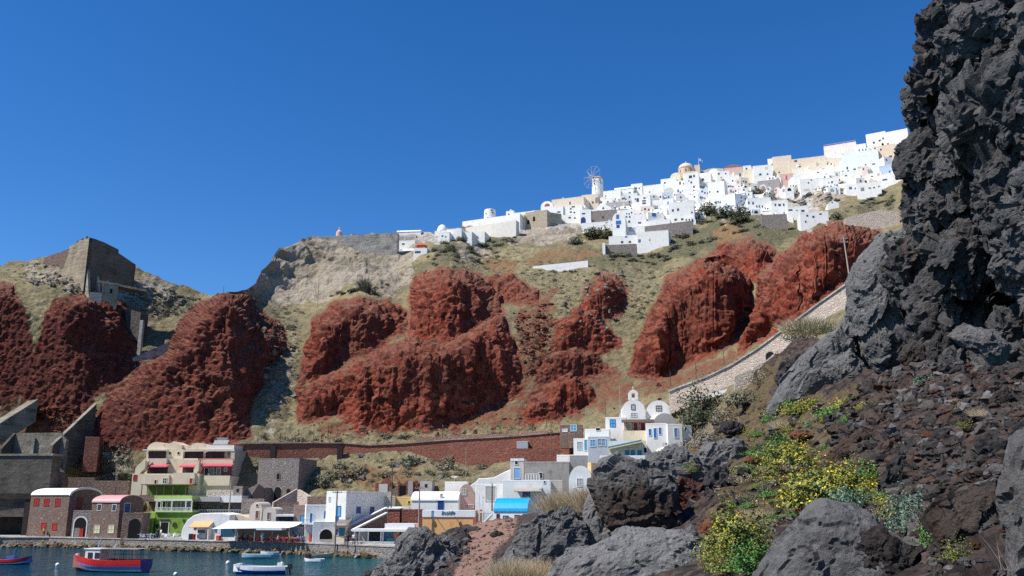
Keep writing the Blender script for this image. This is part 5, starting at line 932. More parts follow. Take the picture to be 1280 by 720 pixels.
vh('white house with bright blue doorway left of the large five windowed house', 810, 830, 266, 283, 'flat', WHITE, [(817.5, 268.5, 5, 5, DB, 'door')], a=14, dY=2)
vh('white block with small dark windows right of the blue windowed barrel front', 781, 808, 268, 291, 'flat', WHITE, [(786.5, 277, 2.4, 3), (799.5, 278.5, 4, 2), (783, 271, 2, 2), (787, 271, 2, 2)], a=-12, dY=2.5)
vh('white house with grey sloping terrace wall, second from bottom of village', 806, 838, 275, 288, 'flat', WHITE, [(818, 283, 2, 2), (828, 282.5, 2.4, 2)], a=-16)
vh('lowest white house with three small windows above the grey wall', 761, 797, 294.5, 308, 'flat', WHITE, [(777.5, 302.5, 3, 2.6), (787.2, 302.3, 3, 2.6), (782.5, 296, 3, 1.6, DB)], a=-12, dY=2)
vh('long low white house with a roofless terrace at the bottom edge of village', 796, 836, 289, 308, 'flat', WHITE, [(799.3, 301, 3, 4, paint((.1, .15, .25))), (812, 300, 1.4, 1.6)], a=-16, dY=3, D=9)
vh('white house with sloping stair wall above the lowest white houses', 783, 806, 283, 297, 'flat', WHITE, [(790, 287, 8, 6, plaster((.5, .5, .52)))], a=-14, dY=2)
vh('large blank white gable house in the middle of village', 885, 906, 227, 252, 'flat', WHITE, [(897, 239.5, 2.2, 2.4), (884 + 3, 240, 1.4, 2)], a=-24, dY=4)
vh('white house with shaded pale side and small blue doorway', 901, 920, 243, 261, 'flat', WHITE, [(914, 247, 3, 3.2), (918.5, 246.5, 1.8, 3), (917, 257, 3, 5.4, DB, 'door')], a=-20, dY=3)
vh('shaded pale blue house front with a row of narrow windows', 919, 935, 243, 262, 'flat', BLUEW, [(926.5, 247, 1.4, 2.4), (931.5, 248.5, 1.4, 2.4), (921.5, 256, 1.2, 3), (924.5, 257, 1.2, 3), (927.5, 257.5, 1.2, 3), (930.5, 258, 1.6, 3)], a=26, dY=3)
vh('white two storey house with dark windows left of the green trees', 934, 964, 247, 264, 'flat', WHITE, [(936, 253.5, 1.8, 3.4), (941.2, 254, 1.8, 3.4), (946, 258, 1.4, 3), (949, 258, 1.4, 3), (953, 258.5, 1.6, 3.4)], a=-8, dY=3)
vh('upper white terrace of the two storey house by the green trees', 934, 955, 243, 250, 'flat', WHITE, [(943, 247.5, 1.6, 2), (946, 247.7, 2, 2.4), (952.2, 247, 1.8, 2.8)], a=-8, dY=1)
vh('white cube house with three dark windows in the lower right row', 964, 985, 250.5, 267, 'flat', WHITE, [(969.2, 256, 2, 3), (974.4, 256.2, 3.2, 3), (979.5, 255.8, 1.8, 3), (980.5, 267 - 1, 2.4, 2)], a=-12, dY=3)
vh('low white house with one wide dark window in the lower right row', 984, 1011, 258, 272, 'flat', WHITE, [(1003.5, 263.5, 3.8, 2.6), (988, 262.5, 5, 2), (996, 263, 1.6, 1.4)], a=-10, dY=3)
vh('long white terraced house lowest in the right row', 1000, 1036, 265, 280, 'flat', WHITE, [(1009, 269.5, 2.4, 2.4), (1016.5, 271, 2.6, 2.6), (1025.5, 267.5, 3, 1.8), (1007, 277, 1.8, 2.6)], a=-10, dY=3)
vh('small white barrel chapel standing alone on the green slope', 1034.5, 1048.5, 250.5, 260.5, 'gable_y', WHITE, [(1040, 252.8, 1.6, 1.8)], a=-10, D=5, rise=1.2, name='village_chapel', cat='chapel')
vh('pinkish house with a brown pyramid roof on the skyline', 905, 928, 201.5, 221, 'hip', PINKW, a=-14, D=8, roofmat=paint((.16, .10, .08), .8), rise=2.6)
vh('small white house tucked right of the pyramid roofed house', 927, 939, 207, 217, 'flat', WHITE, [(933, 210.8, 2, 2.4)], a=-14)
vh('cream house right of the pink pyramid roofed house', 929, 945, 212, 227, 'flat', plaster((.74, .66, .50)), a=-14)
vh('white house with two small windows below the beige skyline house', 942, 966, 206.5, 231, 'flat', WHITE, [(950.3, 218, 3, 2.6), (959.4, 217.6, 2, 2.2), (958, 210, 4, 3, BEIGE)], a=-14)
vh('tall beige house with one dark window on the skyline', 966, 990, 195, 222, 'flat', BEIGE, [(994.5, 201, 3, 2.4)], a=-18)
vh('white stepped house front left of the tall beige house', 960, 973, 198, 218, 'flat', WHITE, [(966, 205.5, 3, 2.6)], a=-18, dY=3)
vh('cream round vault below the tall beige house', 966, 988, 207.5, 222, 'vault_y', plaster((.74, .65, .48)), [(974, 215.3, 1.8, 1.8)], a=-14, rise=3, dY=5)
vh('small dusky pink house beneath the cream round vault', 975, 993, 217, 227, 'flat', PINKW, [(983, 222, 2, 6, ROSE)], a=-14, dY=5)
vh('grey stone house with dark shaded side above the trees', 947, 975, 225, 238.5, 'flat', plaster((.34, .32, .31), .2), a=-22, dY=3)
vh('long beige wall house with one dark window on the right skyline', 986, 1033, 197, 213, 'flat', BEIGE, [(994.6, 201.3, 3.2, 2.6)], a=-20)
vh('cream house with two arched openings under the long beige wall', 1011, 1052, 199, 213, 'flat', plaster((.74, .64, .50)), [(1021.5, 205, 3, 5, plaster((.5, .42, .34)), 'window', True), (1035, 204, 3, 5.5, plaster((.5, .42, .34)), 'window', True)], a=-20, dY=3)
b = vh('long white skyline house with a railed roof terrace', 1030, 1071, 180, 200, 'flat', plaster((.76, .70, .64)), a=-26, dY=1); MB().box(0, b.W, -.1, .1, b.H + .5, b.H + .62).build('railing', PINKR, b.r)
vh('white house with two rows of small windows right of the railed terrace house', 1070, 1083, 180, 198, 'flat', WHITE, [(1074, 188, 1.3, 2.6), (1078.5, 187.4, 1.3, 2.6), (1082, 187, 1, 2.4), (1073, 193.5, 1.4, 3.4), (1077.5, 192.6, 1.4, 3.4), (1081, 192, 1.4, 3.4)], a=-24)
vh('highest white house with three dark windows at the right skyline', 1083, 1108, 166, 190, 'flat', WHITE, [(1092.3, 178.3, 2.4, 3), (1099.5, 175.7, 3, 2.2), (1103.8, 173, 2, 2.6)], a=-30)
vh('white house behind the lava cliff at far right skyline', 1106, 1136, 163, 190, 'flat', WHITE, [(1110, 181, 2.4, 4), (1098 + 11, 187, 2, 2)], a=-30)
vh('very large pale white house with long blank wall, right side of village', 1052, 1099, 190, 214.5, 'flat', BLUEW, [(1059, 210, 2, 3.6), (1068.3, 211.6, 3, 2.2), (1074.5, 209.5, 4, 2), (1060, 214, 3, 1.8), (1092, 205, 4, 1.6), (1082, 206, 2, 1.6)], a=-28, dY=4)
vh('peach house right of the very large pale house', 1098, 1120, 181, 205, 'flat', plaster((.72, .56, .42)), [(1113, 195.5, 4, 2.4), (1098 + 3, 187, 2, 2.6)], a=-28, dY=3)
vh('pale blue house with a sloping parapet near the lava cliff', 1099, 1122, 206, 220, 'flat', plaster((.44, .54, .70)), [(1112, 214.5, 2, 2.6), (1119.5, 211.5, 3.4, 2)], a=-28, dY=3)
vh('white house with pale blue window above the green slope', 1057.5, 1072, 230.5, 243, 'flat', WHITE, [(1063, 235, 3.6, 3.4, paint((.10, .16, .30))), (1069, 235.5, 1.4, 2.4, DB)], a=-14, dY=2)
vh('broad white house with one square window above the green slope', 1071, 1102, 228, 246, 'flat', WHITE, [(1078, 236.5, 4.4, 4.6, paint((.25, .25, .28))), (1087, 235, 3, 1.4), (1092.5, 234.4, 2.6, 1.4), (1098.5, 233, 1.6, 1.8)], a=-22, dY=3)
vh('white house with low dark slot window near the lava cliff', 1100, 1127, 216, 231, 'flat', WHITE, [(1106, 224.6, 6, 1.8)], a=-26, dY=2.5)
vh('white house with two small windows behind the grey rocks', 1000, 1031, 223, 240, 'flat', WHITE, [(1010.5, 228.5, 1.6, 2), (1014, 225, 1.6, 1.8), (1020.8, 236.5, 3, 1.6), (1008, 237, 7, 3, plaster((.62, .56, .5)))], a=-12, dY=2)
vh('small white house behind the grey rocks next to bushes', 1028, 1048, 222, 235, 'flat', WHITE, [(1040, 227.7, 2, 2.8), (1036, 228.5, 1.4, 1.4)], a=-16, dY=2)
vh('white house left of the bushes behind the grey rocks', 992, 1014, 217, 232, 'flat', WHITE, [(1010, 226, 2.2, 2.8)], a=-16, dY=2)
vh('cream house in the row under the cream arched house', 990, 1014, 209, 221, 'flat', plaster((.76, .70, .58)), [(1004, 221 - 1, 2, 2), (1011, 221 - 1, 2, 2), (1010, 211, 2, 2)], a=-18, dY=2)
vh('white terrace house under the cream arched house', 1012, 1052, 211, 224, 'flat', WHITE, [(1022.6, 215.5, 2.6, 1.4)], a=-22, dY=2)
vh('white house with reddish hatch in the row below the very large pale house', 1084, 1103, 216, 230, 'flat', WHITE, [(1090, 220.5, 2.4, 1.4), (1098, 218, 3.4, 2.6, PINKR)], a=-24, dY=2)
vh('white house with bushes at its foot below the very large pale house', 1050, 1076, 214, 230, 'flat', WHITE, [(1057.5, 219.5, 2.4, 1.6)], a=-22, dY=2)
vh('cream house with sloping roof below the very large pale house', 1072, 1088, 209, 222, 'flat', plaster((.68, .62, .50)), a=-24, dY=2)
# grey retaining walls within the village
def vwall(label, px0, px1, pyt, pyb, a=-10, mat=None, slope=0):
    b = Bld('retaining_wall', label, 'wall', px0, px1, pyb, pyt, landY((px0 + px1) / 2, pyb) - 1.5, None, a); MB().prism([(0, -6), (b.W, -6), (b.W, b.H), (0, b.H * (1 - slope))], 0, 3).build('wall_face', mat or plaster((.36, .34, .32), .2), b.r); return b
vwall('grey stone retaining wall under the large five windowed white house', 806, 866, 277.5, 294, -12, GREYST, .25)
vwall('low grey stone wall under the lowest white houses', 754, 796, 305.5, 316, -10, GREYST)
vwall('grey wall under the white cube house in lower right row', 952, 984, 268, 284, -10, GREYST)
vwall('grey stone bank behind the white block and the arched porch house', 757, 786, 252.5, 262, -12, plaster((.42, .40, .37), .2))
vwall('sloping grey wall between barrel front and white terrace house', 795, 822, 286, 294, -12, GREYST, .6)
vwall('whitewashed zigzag path wall on the scrub slope below village', 666, 735, 328, 334, -14, WHITE, .7)
b = vwall('white gate pillar beside the low grey wall at bottom of village', 753, 756.5, 303.5, 317, -10, WHITE)
vwall('long white sloping terrace wall, upper one left of the stub windmill', 578, 650, 272, 281, -24, WHITE, .0); vwall('white sloping terrace wall, lower one under the stub windmill', 582, 645, 280, 291, -26, plaster((.7, .66, .58)), .0)
# filler houses: the dense cluster, each placed where the list above leaves a gap
LAND = [('the stub windmill', 612, 270), ('the big windmill', 747, 232), ('the domed church', 858, 210), ('the flagpole', 874, 205), ('the pyramid roofed house', 917, 210), ('the tall beige house', 978, 208), ('the cream arched house', 1031, 206), ('the very large pale house', 1075, 202),
 ('the blue windowed barrel front', 774, 280), ('the five windowed white house', 852, 265), ('the blank gable house', 895, 240), ('the shaded pale blue house', 927, 252), ('the grey stone house above the trees', 961, 232), ('the arched window ruin', 669, 273), ('the grey rubble stone house', 752, 272), ('the arch porch house', 818, 247), ('the round domed chapel', 550, 285), ('the lone barrel chapel', 1041, 255)]
def inpoly(x, y, poly): return polydist(np.array([float(x)]), np.array([float(y)]), poly)[0] > 0
VP = [(690,262),(745,246),(800,242),(840,228),(862,216),(900,214),(945,214),(985,208),(1050,198),(1085,190),(1122,180),(1120,226),(1090,240),(1060,230),(1000,226),(940,240),(965,262),(930,262),(868,266),(838,282),(800,290),(770,288),(725,275)]
used_l = {}; random.seed(5); placed = [((q[0] + q[1]) / 2, (q[2] + q[3]) / 2, (q[1] - q[0]) / 2) for q in VILLAGE]; nf = 0
cand = [(x + random.uniform(-3, 3), y + random.uniform(-1.6, 1.6)) for y in range(212, 290, 7) for x in range(690, 1122, 9)]; random.shuffle(cand)
for (x, y) in cand:
    if nf >= 75 or not inpoly(x, y, VP): continue
    if any(abs(x - a) < 6 + r * .35 and abs(y - c) < 5.5 for a, c, r in placed): continue
    wd = random.uniform(10, 17); ht = random.uniform(8, 11.5); rf = random.choice(['flat', 'flat', 'flat', 'vault_y', 'vault_x', 'dome']); wl = random.choice([WHITE] * 6 + [plaster((.74, .68, .56)), BLUEW, plaster((.7, .68, .64)), PINKC])
    q = sorted(LAND, key=lambda L: (L[1] - x) ** 2 + (2 * (L[2] - y)) ** 2); L, L2 = q[0], q[1]; dx, dy = x - L[1], y - L[2]
    rel = ('just right of' if dx > 0 else 'just left of') if abs(dx) > 1.5 * abs(dy) else ('just below' if dy > 0 else 'just above')
    n = random.randint(1, 3); wins_ = [(x - wd * .3 + wd * .6 * (k + .5) / n, y + random.uniform(-1.5, 1), random.uniform(1.3, 2.2), random.uniform(1.6, 2.8)) for k in range(n)]; blue = random.random() < .15
    if blue: wins_[0] = (*wins_[0][:2], 2.2, 4, DB, 'door')
    tone = {id(WHITE): 'white', id(BLUEW): 'pale blue-white'}.get(id(wl), 'off-white'); rn = {'flat': 'flat-roofed', 'vault_y': 'round-fronted', 'vault_x': 'barrel-roofed', 'dome': 'domed'}[rf]; wn_ = ['one window', 'two windows', 'three windows'][n - 1]
    if blue: wn_ = 'a blue door'
    lab = f'{tone} {rn} house with {wn_} {rel} {L[0]}'
    if len(lab.split()) > 16: lab = f'{tone} {rn} house {rel} {L[0]}'
    alts = [lab, f'{tone} {rn} house {rel} {L[0]}', f'small {tone} {rn} house between {L[0]} and {L2[0]}', f'{tone} house with {wn_} between {L[0]} and {L2[0]}']
    ok = [l for l in alts if l not in used_l and len(l.split()) <= 16]
    if not ok: continue
    used_l[ok[0]] = 1
    vh(ok[0], x - wd / 2, x + wd / 2, y - ht / 2, y + ht / 2, rf, wl, wins_, a=random.uniform(-30, 8), D=random.uniform(5, 8), rise=(2.2 if rf != 'flat' else None), dY=random.uniform(.5, 2.5), chim=random.random() < .25); placed.append((x, y, wd / 2)); nf += 1
# second pass: the small houses and terrace walls packed between and in front of the larger ones
VP2 = [(745,250),(800,246),(845,240),(875,226),(900,222),(945,216),(985,206),(1030,198),(1070,188),(1122,174),(1122,224),(1095,236),(1062,228),(1040,242),(1000,236),(985,244),(950,246),(962,264),(1000,276),(1020,280),(980,274),(930,266),(900,264),(866,276),(838,288),(800,298),(770,290)]
cand = [(x + random.uniform(-3, 3), y + random.uniform(-1.5, 1.5)) for y in np.arange(180, 300, 5.2) for x in np.arange(745, 1122, 7.5)]; random.shuffle(cand); n2 = 0; nw = 0
for (x, y) in cand:
    if not inpoly(x, y, VP2) or n2 + nw > 170: continue
    if any(abs(x - a) < 4.5 and abs(y - c) < 3.4 for a, c, r in placed): continue
    q = sorted(LAND, key=lambda L: (L[1] - x) ** 2 + (2 * (L[2] - y)) ** 2); L, L2, L3 = q[0], q[1], q[2]; dx, dy = x - L[1], y - L[2]
    rel = ('right of' if dx > 0 else 'left of') if abs(dx) > 1.5 * abs(dy) else ('below' if dy > 0 else 'above')
    if random.random() < .22:
        wd = random.uniform(12, 24); lab = [l for l in (f'low white terrace wall {rel} {L[0]}', f'low white terrace wall between {L[0]} and {L2[0]}', f'low white terrace wall between {L[0]} and {L3[0]}') if l not in used_l]
        if not lab or nw > 30: continue
        used_l[lab[0]] = 1; vwall(lab[0], x - wd / 2, x + wd / 2, y - 2, y + 1.5, random.uniform(-30, 4), WHITE, random.uniform(0, .5)); nw += 1; placed.append((x, y, wd / 2)); continue
    wd = random.uniform(6, 11); ht = random.uniform(5, 7.5); rf = random.choice(['flat', 'flat', 'vault_y', 'vault_y', 'vault_x', 'gable_y', 'dome']); wl = random.choice([WHITE] * 7 + [plaster((.74, .68, .56)), BLUEW, PINKC])
    tone = {id(WHITE): 'white', id(BLUEW): 'pale blue-white'}.get(id(wl), 'off-white'); rn = {'flat': 'flat-roofed', 'vault_y': 'round-fronted', 'vault_x': 'barrel-roofed', 'dome': 'domed', 'gable_y': 'gabled'}[rf]
    big = random.random() < .4; ft_ = 'a large dark arch' if big else random.choice(['one tiny window', 'two tiny windows'])
    lab = [l for l in (f'tiny {tone} {rn} house {rel} {L[0]}', f'tiny {tone} {rn} house with {ft_} {rel} {L[0]}', f'tiny {tone} {rn} house between {L[0]} and {L2[0]}', f'tiny {tone} {rn} house between {L[0]} and {L3[0]}', f'tiny {tone} house with {ft_} near {L[0]}') if l not in used_l and len(l.split()) <= 16]
    if not lab: continue
    used_l[lab[0]] = 1
    ws = [(x, y + .6, wd * .42, ht * .62, plaster((.34, .34, .36)) if random.random() < .5 else DARK, 'porch', True)] if big else [(x - wd * .22, y, 1.7, 2.2)] + ([(x + wd * .2, y - .2, 1.7, 2.2)] if 'two' in ft_ else [])
    vh(lab[0], x - wd / 2, x + wd / 2, y - ht / 2, y + ht / 2, rf, wl, ws, a=random.uniform(-32, 10), D=random.uniform(4, 6), rise=(1.5 if rf != 'flat' else None), dY=random.uniform(1.5, 4) + (6 if y < 262 - (x - 900) * .28 and x > 900 else 0), down=15, chim=random.random() < .2); placed.append((x, y, wd / 2)); n2 += 1
print('village houses', len(VILLAGE), 'fill', nf, n2, nw)
# ---- the windmills and the flag
def windmill(label, px, pyb, pyt, rpx, blades):
    Y = landY(px, pyb + 3) - 1; p = pt(px, pyb, Y); t = thing('windmill', label, 'windmill', p); r = rpx * Y / F; h = zpy(pyt, Y) - p[2]
    MB().lathe([(r * 1.04, -5), (r * 1.04, 0), (r * .94, h * .97), (r * .8, h)], 24, (0, 0, 0)).build('tower', WHITE, t, smooth=False)
    for (an, z, s_) in ((-.7, h * .55, .5), (.35, h * .78, .45), (.55, h * .62, .4), (-.35, h * .12, .7)): MB().box(-s_ / 2, s_ / 2, -.1, .15, 0, s_ * 1.5).build('window', DARK, t, (r * .96 * math.sin(an), -r * .97 * math.cos(an), z), an)
    if blades:
        MB().lathe([(r * 1.0, 0), (r * .55, h * .13), (.1, h * .2)], 18, (0, 0, h)).build('cap', paint((.42, .34, .28), .8), t)
        hub = Vector((-r * .9, -r * .75, h * 1.02)); ax = Vector((-.75, -.62, .08)).normalized(); u = ax.cross(Vector((0, 0, 1))).normalized(); v = u.cross(ax)
        MB().tube(hub - ax * -.9, hub + ax * -1.6, .16).build('axle', WOOD, t); R_ = 15.5 * Y / F
        tips = [hub + ax * .5 + (u * math.cos(k * PI / 5 + .2) + v * math.sin(k * PI / 5 + .2)) * R_ for k in range(10)]
        for q in tips:
            MB().tube(hub + ax * .5, q, .11, .06, 6).build('sail_arm', paint((.5, .46, .42), .8), t)
        MB().lathe([(.01, .35), (.3, .3), (.45, .0), (.01, -.1)], 10, tuple(hub + ax * .3)).build('hub', paint((.2, .12, .1)), t)
        m = MB(); [m.tube(tips[k], tips[(k + 1) % 10], .025, n=4) for k in range(10)]; [m.tube(tips[k], hub + ax * 2.2, .02, n=4) for k in range(10)]; m.build('rigging', paint((.6, .58, .55)), t)
    return t
windmill('white windmill with a full ring of thin sail arms on the skyline', 747.3, 242.5, 224, 7.6, True)
windmill('stub windmill, a white roofless round tower without sails', 612.3, 279, 262.5, 7.8, False)
p = pt(874, 216, landY(874, 214) - 6); t = thing('flagpole', 'tall white flagpole with a small pale blue flag beside the domed church', 'flagpole', p); h = zpy(197.5, p[1]) - p[2]
MB().tube((0, 0, -2), (0, 0, h), .11, .07).build('pole', WPAINT, t); m = MB(); n = 8
vs = [(.08 + 1.7 * i / n, .12 * math.sin(i * 1.1), h - .15 - j * 1.1 - .9 * (i / n) ** 1.3) for i in range(n + 1) for j in (0, 1)]; m.add(vs, [(2 * i, 2 * i + 1, 2 * i + 3, 2 * i + 2) for i in range(n)]); m.build('flag', paint((.45, .55, .75)), t)
p = pt(424, 293, landY(424, 296) - 2); t = thing('roof_spire', 'small pink pointed spire standing on the clifftop wall', 'spire', p); h = zpy(284, p[1]) - p[2]
MB().lathe([(1.3, -2), (1.1, h * .3), (.5, h * .55), (.28, h * .6), (.2, h)], 10).build('spire', PINKW, t)
# ================================================================ PEOPLE, BOATS, FURNITURE, POLES
DG = lambda: bpy.context.evaluated_depsgraph_get()
SKIN = paint((.42, .24, .16), .6)
_pm = {}
def person_mesh(pose):
    """one continuous body from a joint skeleton: pelvis, spine, neck, head, arms, legs"""
    if pose in _pm: return _pm[pose]
    if pose == 'sit': hip, kn, ft = .47, (.45, .50), (.47, .04)
    else: hip = .92
    J = {'pel': (0, 0, hip, .15), 'bel': (0, -.01, hip + .16, .135), 'che': (0, 0, hip + .36, .165), 'nec': (0, .01, hip + .55, .06), 'hd0': (0, -.01, hip + .63, .085), 'hd1': (0, -.015, hip + .75, .10), 'hd2': (0, 0, hip + .83, .065)}
    E = [('pel', 'bel'), ('bel', 'che'), ('che', 'nec'), ('nec', 'hd0'), ('hd0', 'hd1'), ('hd1', 'hd2')]
    for s, n in ((-1, 'l'), (1, 'r')):
        if pose == 'sit':
            J.update({n + 'hp': (s * .1, -.03, hip, .10), n + 'kn': (s * .13, -.43, hip + .04, .068), n + 'an': (s * .13, -.42, .09, .045), n + 'to': (s * .13, -.58, .04, .04), n + 'sh': (s * .19, 0, hip + .46, .065), n + 'el': (s * .25, -.08, hip + .22, .045), n + 'wr': (s * .17, -.32, hip + .24, .034), n + 'ha': (s * .15, -.41, hip + .25, .038)})
        else:
            st = .14 * s if pose == 'walk' else .0
            J.update({n + 'hp': (s * .1, 0, hip - .06, .10), n + 'kn': (s * .11, -.03 + st * .6, .48, .068), n + 'an': (s * .11, .03 + st * 1.6, .08, .045), n + 'to': (s * .12, -.13 + st * 1.6, .04, .04), n + 'sh': (s * .19, 0, hip + .46, .065), n + 'el': (s * .25, .03 - st * .8, hip + .2, .045), n + 'wr': (s * .26, -.06 - st * 1.4, hip - .04, .034), n + 'ha': (s * .26, -.09 - st * 1.6, hip - .13, .04)})
        E += [('pel', n + 'hp'), (n + 'hp', n + 'kn'), (n + 'kn', n + 'an'), (n + 'an', n + 'to'), ('che', n + 'sh'), (n + 'sh', n + 'el'), (n + 'el', n + 'wr'), (n + 'wr', n + 'ha')]
    ks = list(J); me = bpy.data.meshes.new('skel'); me.from_pydata([J[k][:3] for k in ks], [(ks.index(a), ks.index(b)) for a, b in E], [])
    o = bpy.data.objects.new('skel', me); C.objects.link(o); o.modifiers.new('s', 'SKIN'); sv = me.skin_vertices[0].data
    for i, k in enumerate(ks): sv[i].radius = (J[k][3], J[k][3] * (.85 if k in ('che', 'pel', 'bel') else 1)); sv[i].use_root = (k == 'pel')
    u = o.modifiers.new('u', 'SUBSURF'); u.levels = 1; u.render_levels = 1
    bpy.context.view_layer.update(); r = bpy.data.meshes.new_from_object(o.evaluated_get(DG())); bpy.data.objects.remove(o); _pm[pose] = (r, hip); return _pm[pose]
def person(loc, rz, pose, shirt, legs, label, hair=(.03, .02, .015), group=None):
    src, hip = person_mesh(pose); me = src.copy(); me.name = 'person'; me.materials.clear()
    for m in (SKIN, paint(shirt, .8), paint(legs, .8), paint(hair, .8)): me.materials.append(m)
    for p in me.polygons:
        c = p.center; z = c[2]
        if z > hip + .56: i = 3 if (z > hip + .76 or c[1] > .03) else 0
        elif z > hip + .07 and abs(c[0]) < .26 and not (pose == 'sit' and c[1] < -.2): i = 1
        elif abs(c[0]) > .2 and z > hip - .25 and not (pose == 'sit' and z < hip + .12): i = 0 if z < hip + .25 or pose == 'sit' else 1
        else: i = 2
        p.material_index = i; p.use_smooth = True
    o = link('person', me, None, loc, rz); return tag(o, label, 'person', group)
def quay_pt(px, py): return pt(px, py, Yz(py, QZ))
for (px, py, rz, pose, sh, lg, lab) in ((54.2, 671, .3, 'stand', (.6, .45, .05), (.05, .05, .07), 'person in a yellow shirt standing by the lower red shutters of the warehouse'), (58.6, 671.6, 2.4, 'sit', (.03, .03, .04), (.03, .03, .04), 'person in dark clothes sitting low on the quay by the grey warehouse'),
    (166.5, 672.4, -.2, 'stand', (.75, .75, .75), (.02, .02, .03), 'person in white shirt and dark trousers by the dark stone porch'), (197, 673, .8, 'walk', (.04, .04, .05), (.03, .03, .04), 'waiter in black walking between the white chairs of the green taverna'), (200.5, 673, 2.6, 'stand', (.7, .68, .6), (.3, .25, .2), 'person in a pale top standing beside the black dressed waiter'),
    (327.5, 677.6, .2, 'stand', (.72, .72, .72), (.6, .6, .6), 'person all in white standing in front of the restaurant post'), (303, 676.8, 1.2, 'stand', (.35, .2, .15), (.05, .05, .06), 'person in brown standing at left end of the red chairs'), (366.5, 676.5, -.6, 'stand', (.05, .12, .4), (.1, .1, .14), 'person in a blue top standing by the pale panel in the restaurant'),
    (434.6, 681.3, .5, 'walk', (.03, .03, .03), (.03, .03, .03), 'person dressed in black walking below the white stair'), (431.5, 680.8, -.5, 'stand', (.12, .1, .1), (.04, .04, .05), 'person in dark grey standing next to the teal shutter kiosk'), (441.8, 681, .1, 'stand', (.8, .8, .8), (.05, .05, .06), 'person in a white shirt standing under the white canopy'), (445.6, 680.6, -.7, 'walk', (.06, .06, .08), (.1, .1, .1), 'person in dark shirt walking behind the white shirted person')):
    person(quay_pt(px, py), rz, pose, sh, lg, lab)
def chair_mesh(mat_, name, label, group, plastic=True):
    t = thing(name, label, 'chair', (0, 0, 0), 0, group)
    MB().box(-.22, .22, -.22, .22, .42, .46).build('seat', mat_, t); MB().prismx([(.18, .461), (.225, .461), (.30, .92), (.26, .92)], -.22, .22).build('backrest', mat_, t)
    for x in (-.19, .19):
        for y in (-.19, .19): MB().tube((x * 1.1, y * 1.1, 0), (x, y, .42), .022, n=6).build('leg', mat_, t)
    return t
def table_thing(mat_, label, group):
    t = thing('cafe_table', label, 'table', (0, 0, 0), 0, group); MB().box(-.4, .4, -.4, .4, .71, .745).build('tabletop', mat_, t); MB().tube((0, 0, .03), (0, 0, .71), .04).build('leg', METAL, t); MB().lathe([(.28, 0), (.26, .03)], 12).build('base', METAL, t); return t
random.seed(21); first = None
WCH = paint((.78, .78, .76), .45)
for i, px in enumerate([173.5, 177, 180, 183, 186.5, 189.5, 193, 202.5, 206, 209, 212, 215, 218, 221, 224]):
    p = quay_pt(px, 672.6 + (i % 3) * .7); rz = random.uniform(-3.1, 3.1)
    if first is None: first = chair_mesh(WCH, 'plastic_chair', 'white plastic chair on the quay in front of the green taverna', 'white chairs in front of the green taverna'); first.location = p; first.rotation_euler[2] = rz
    else: copytree(first, p, rz)
first = None
for i, px in enumerate([175, 184.5, 191, 204, 211, 217.5, 223]):
    p = quay_pt(px, 673.2)
    if first is None: first = table_thing(WPAINT, 'small square white table among the white chairs of the green taverna', 'white tables in front of the green taverna'); first.location = p
    else: copytree(first, p, random.uniform(0, 1))
first = None; RCH = paint((.55, .07, .03), .5); ft = None
SHIRTS = [((.75, .73, .7), 'white'), ((.1, .2, .45), 'blue'), ((.05, .05, .06), 'black'), ((.6, .25, .2), 'salmon'), ((.35, .36, .4), 'grey'), ((.7, .6, .2), 'yellow'), ((.15, .35, .3), 'green')]
cnt = 0; pl = [(297.5, 676), (301, 675), (306, 676), (309.5, 675), (313, 676.2), (322, 676.4), (325, 675.4), (333, 676.2), (336.5, 675.2), (340, 676.3), (344, 675.6), (347.5, 676.5), (350.5, 675.4), (355, 676.3), (358.5, 675.3), (362, 676.4), (365.5, 675.5), (369, 676.2), (372.5, 675), (376, 676), (379, 675.2)]
for i, (px, py) in enumerate(pl):
    Y = Yz(677, QZ) - 0 + (1.2 if py < 675.9 else .1) - (px - 297) * .07; p = (ratio(px, py) * Y, Y, QZ); rz = random.choice([1.57, -1.57, 0., 3.1]) + random.uniform(-.3, .3)
    if first is None: first = chair_mesh(RCH, 'cafe_chair', 'bright red cafe chair under the white tarpaulin roof', 'red chairs of the tarpaulin restaurant'); first.location = p; first.rotation_euler[2] = rz
    else: copytree(first, p, rz)
    if i % 4 != 1:
        s_, sn = SHIRTS[(i * 3 + i // 5) % 7]
        person(p, rz, 'sit', s_, random.choice([(.05, .06, .1), (.3, .27, .2), (.03, .03, .03)]), f'diner in a {sn} shirt sitting on a red chair in the tarpaulin restaurant', group='diners in ' + sn + ' shirts')
for i, px in enumerate([299.5, 307.8, 315.5, 330, 338.2, 346, 353, 360.2, 367.4, 374.2]):
    Y = Yz(677, QZ) + .9 - (px - 297) * .07; p = (ratio(px, 676) * Y, Y, QZ)
    if ft is None: ft = table_thing(paint((.7, .68, .66)), 'square table with pale top between red chairs under the tarpaulin', 'tables of the tarpaulin restaurant'); ft.location = p
    else: copytree(ft, p)
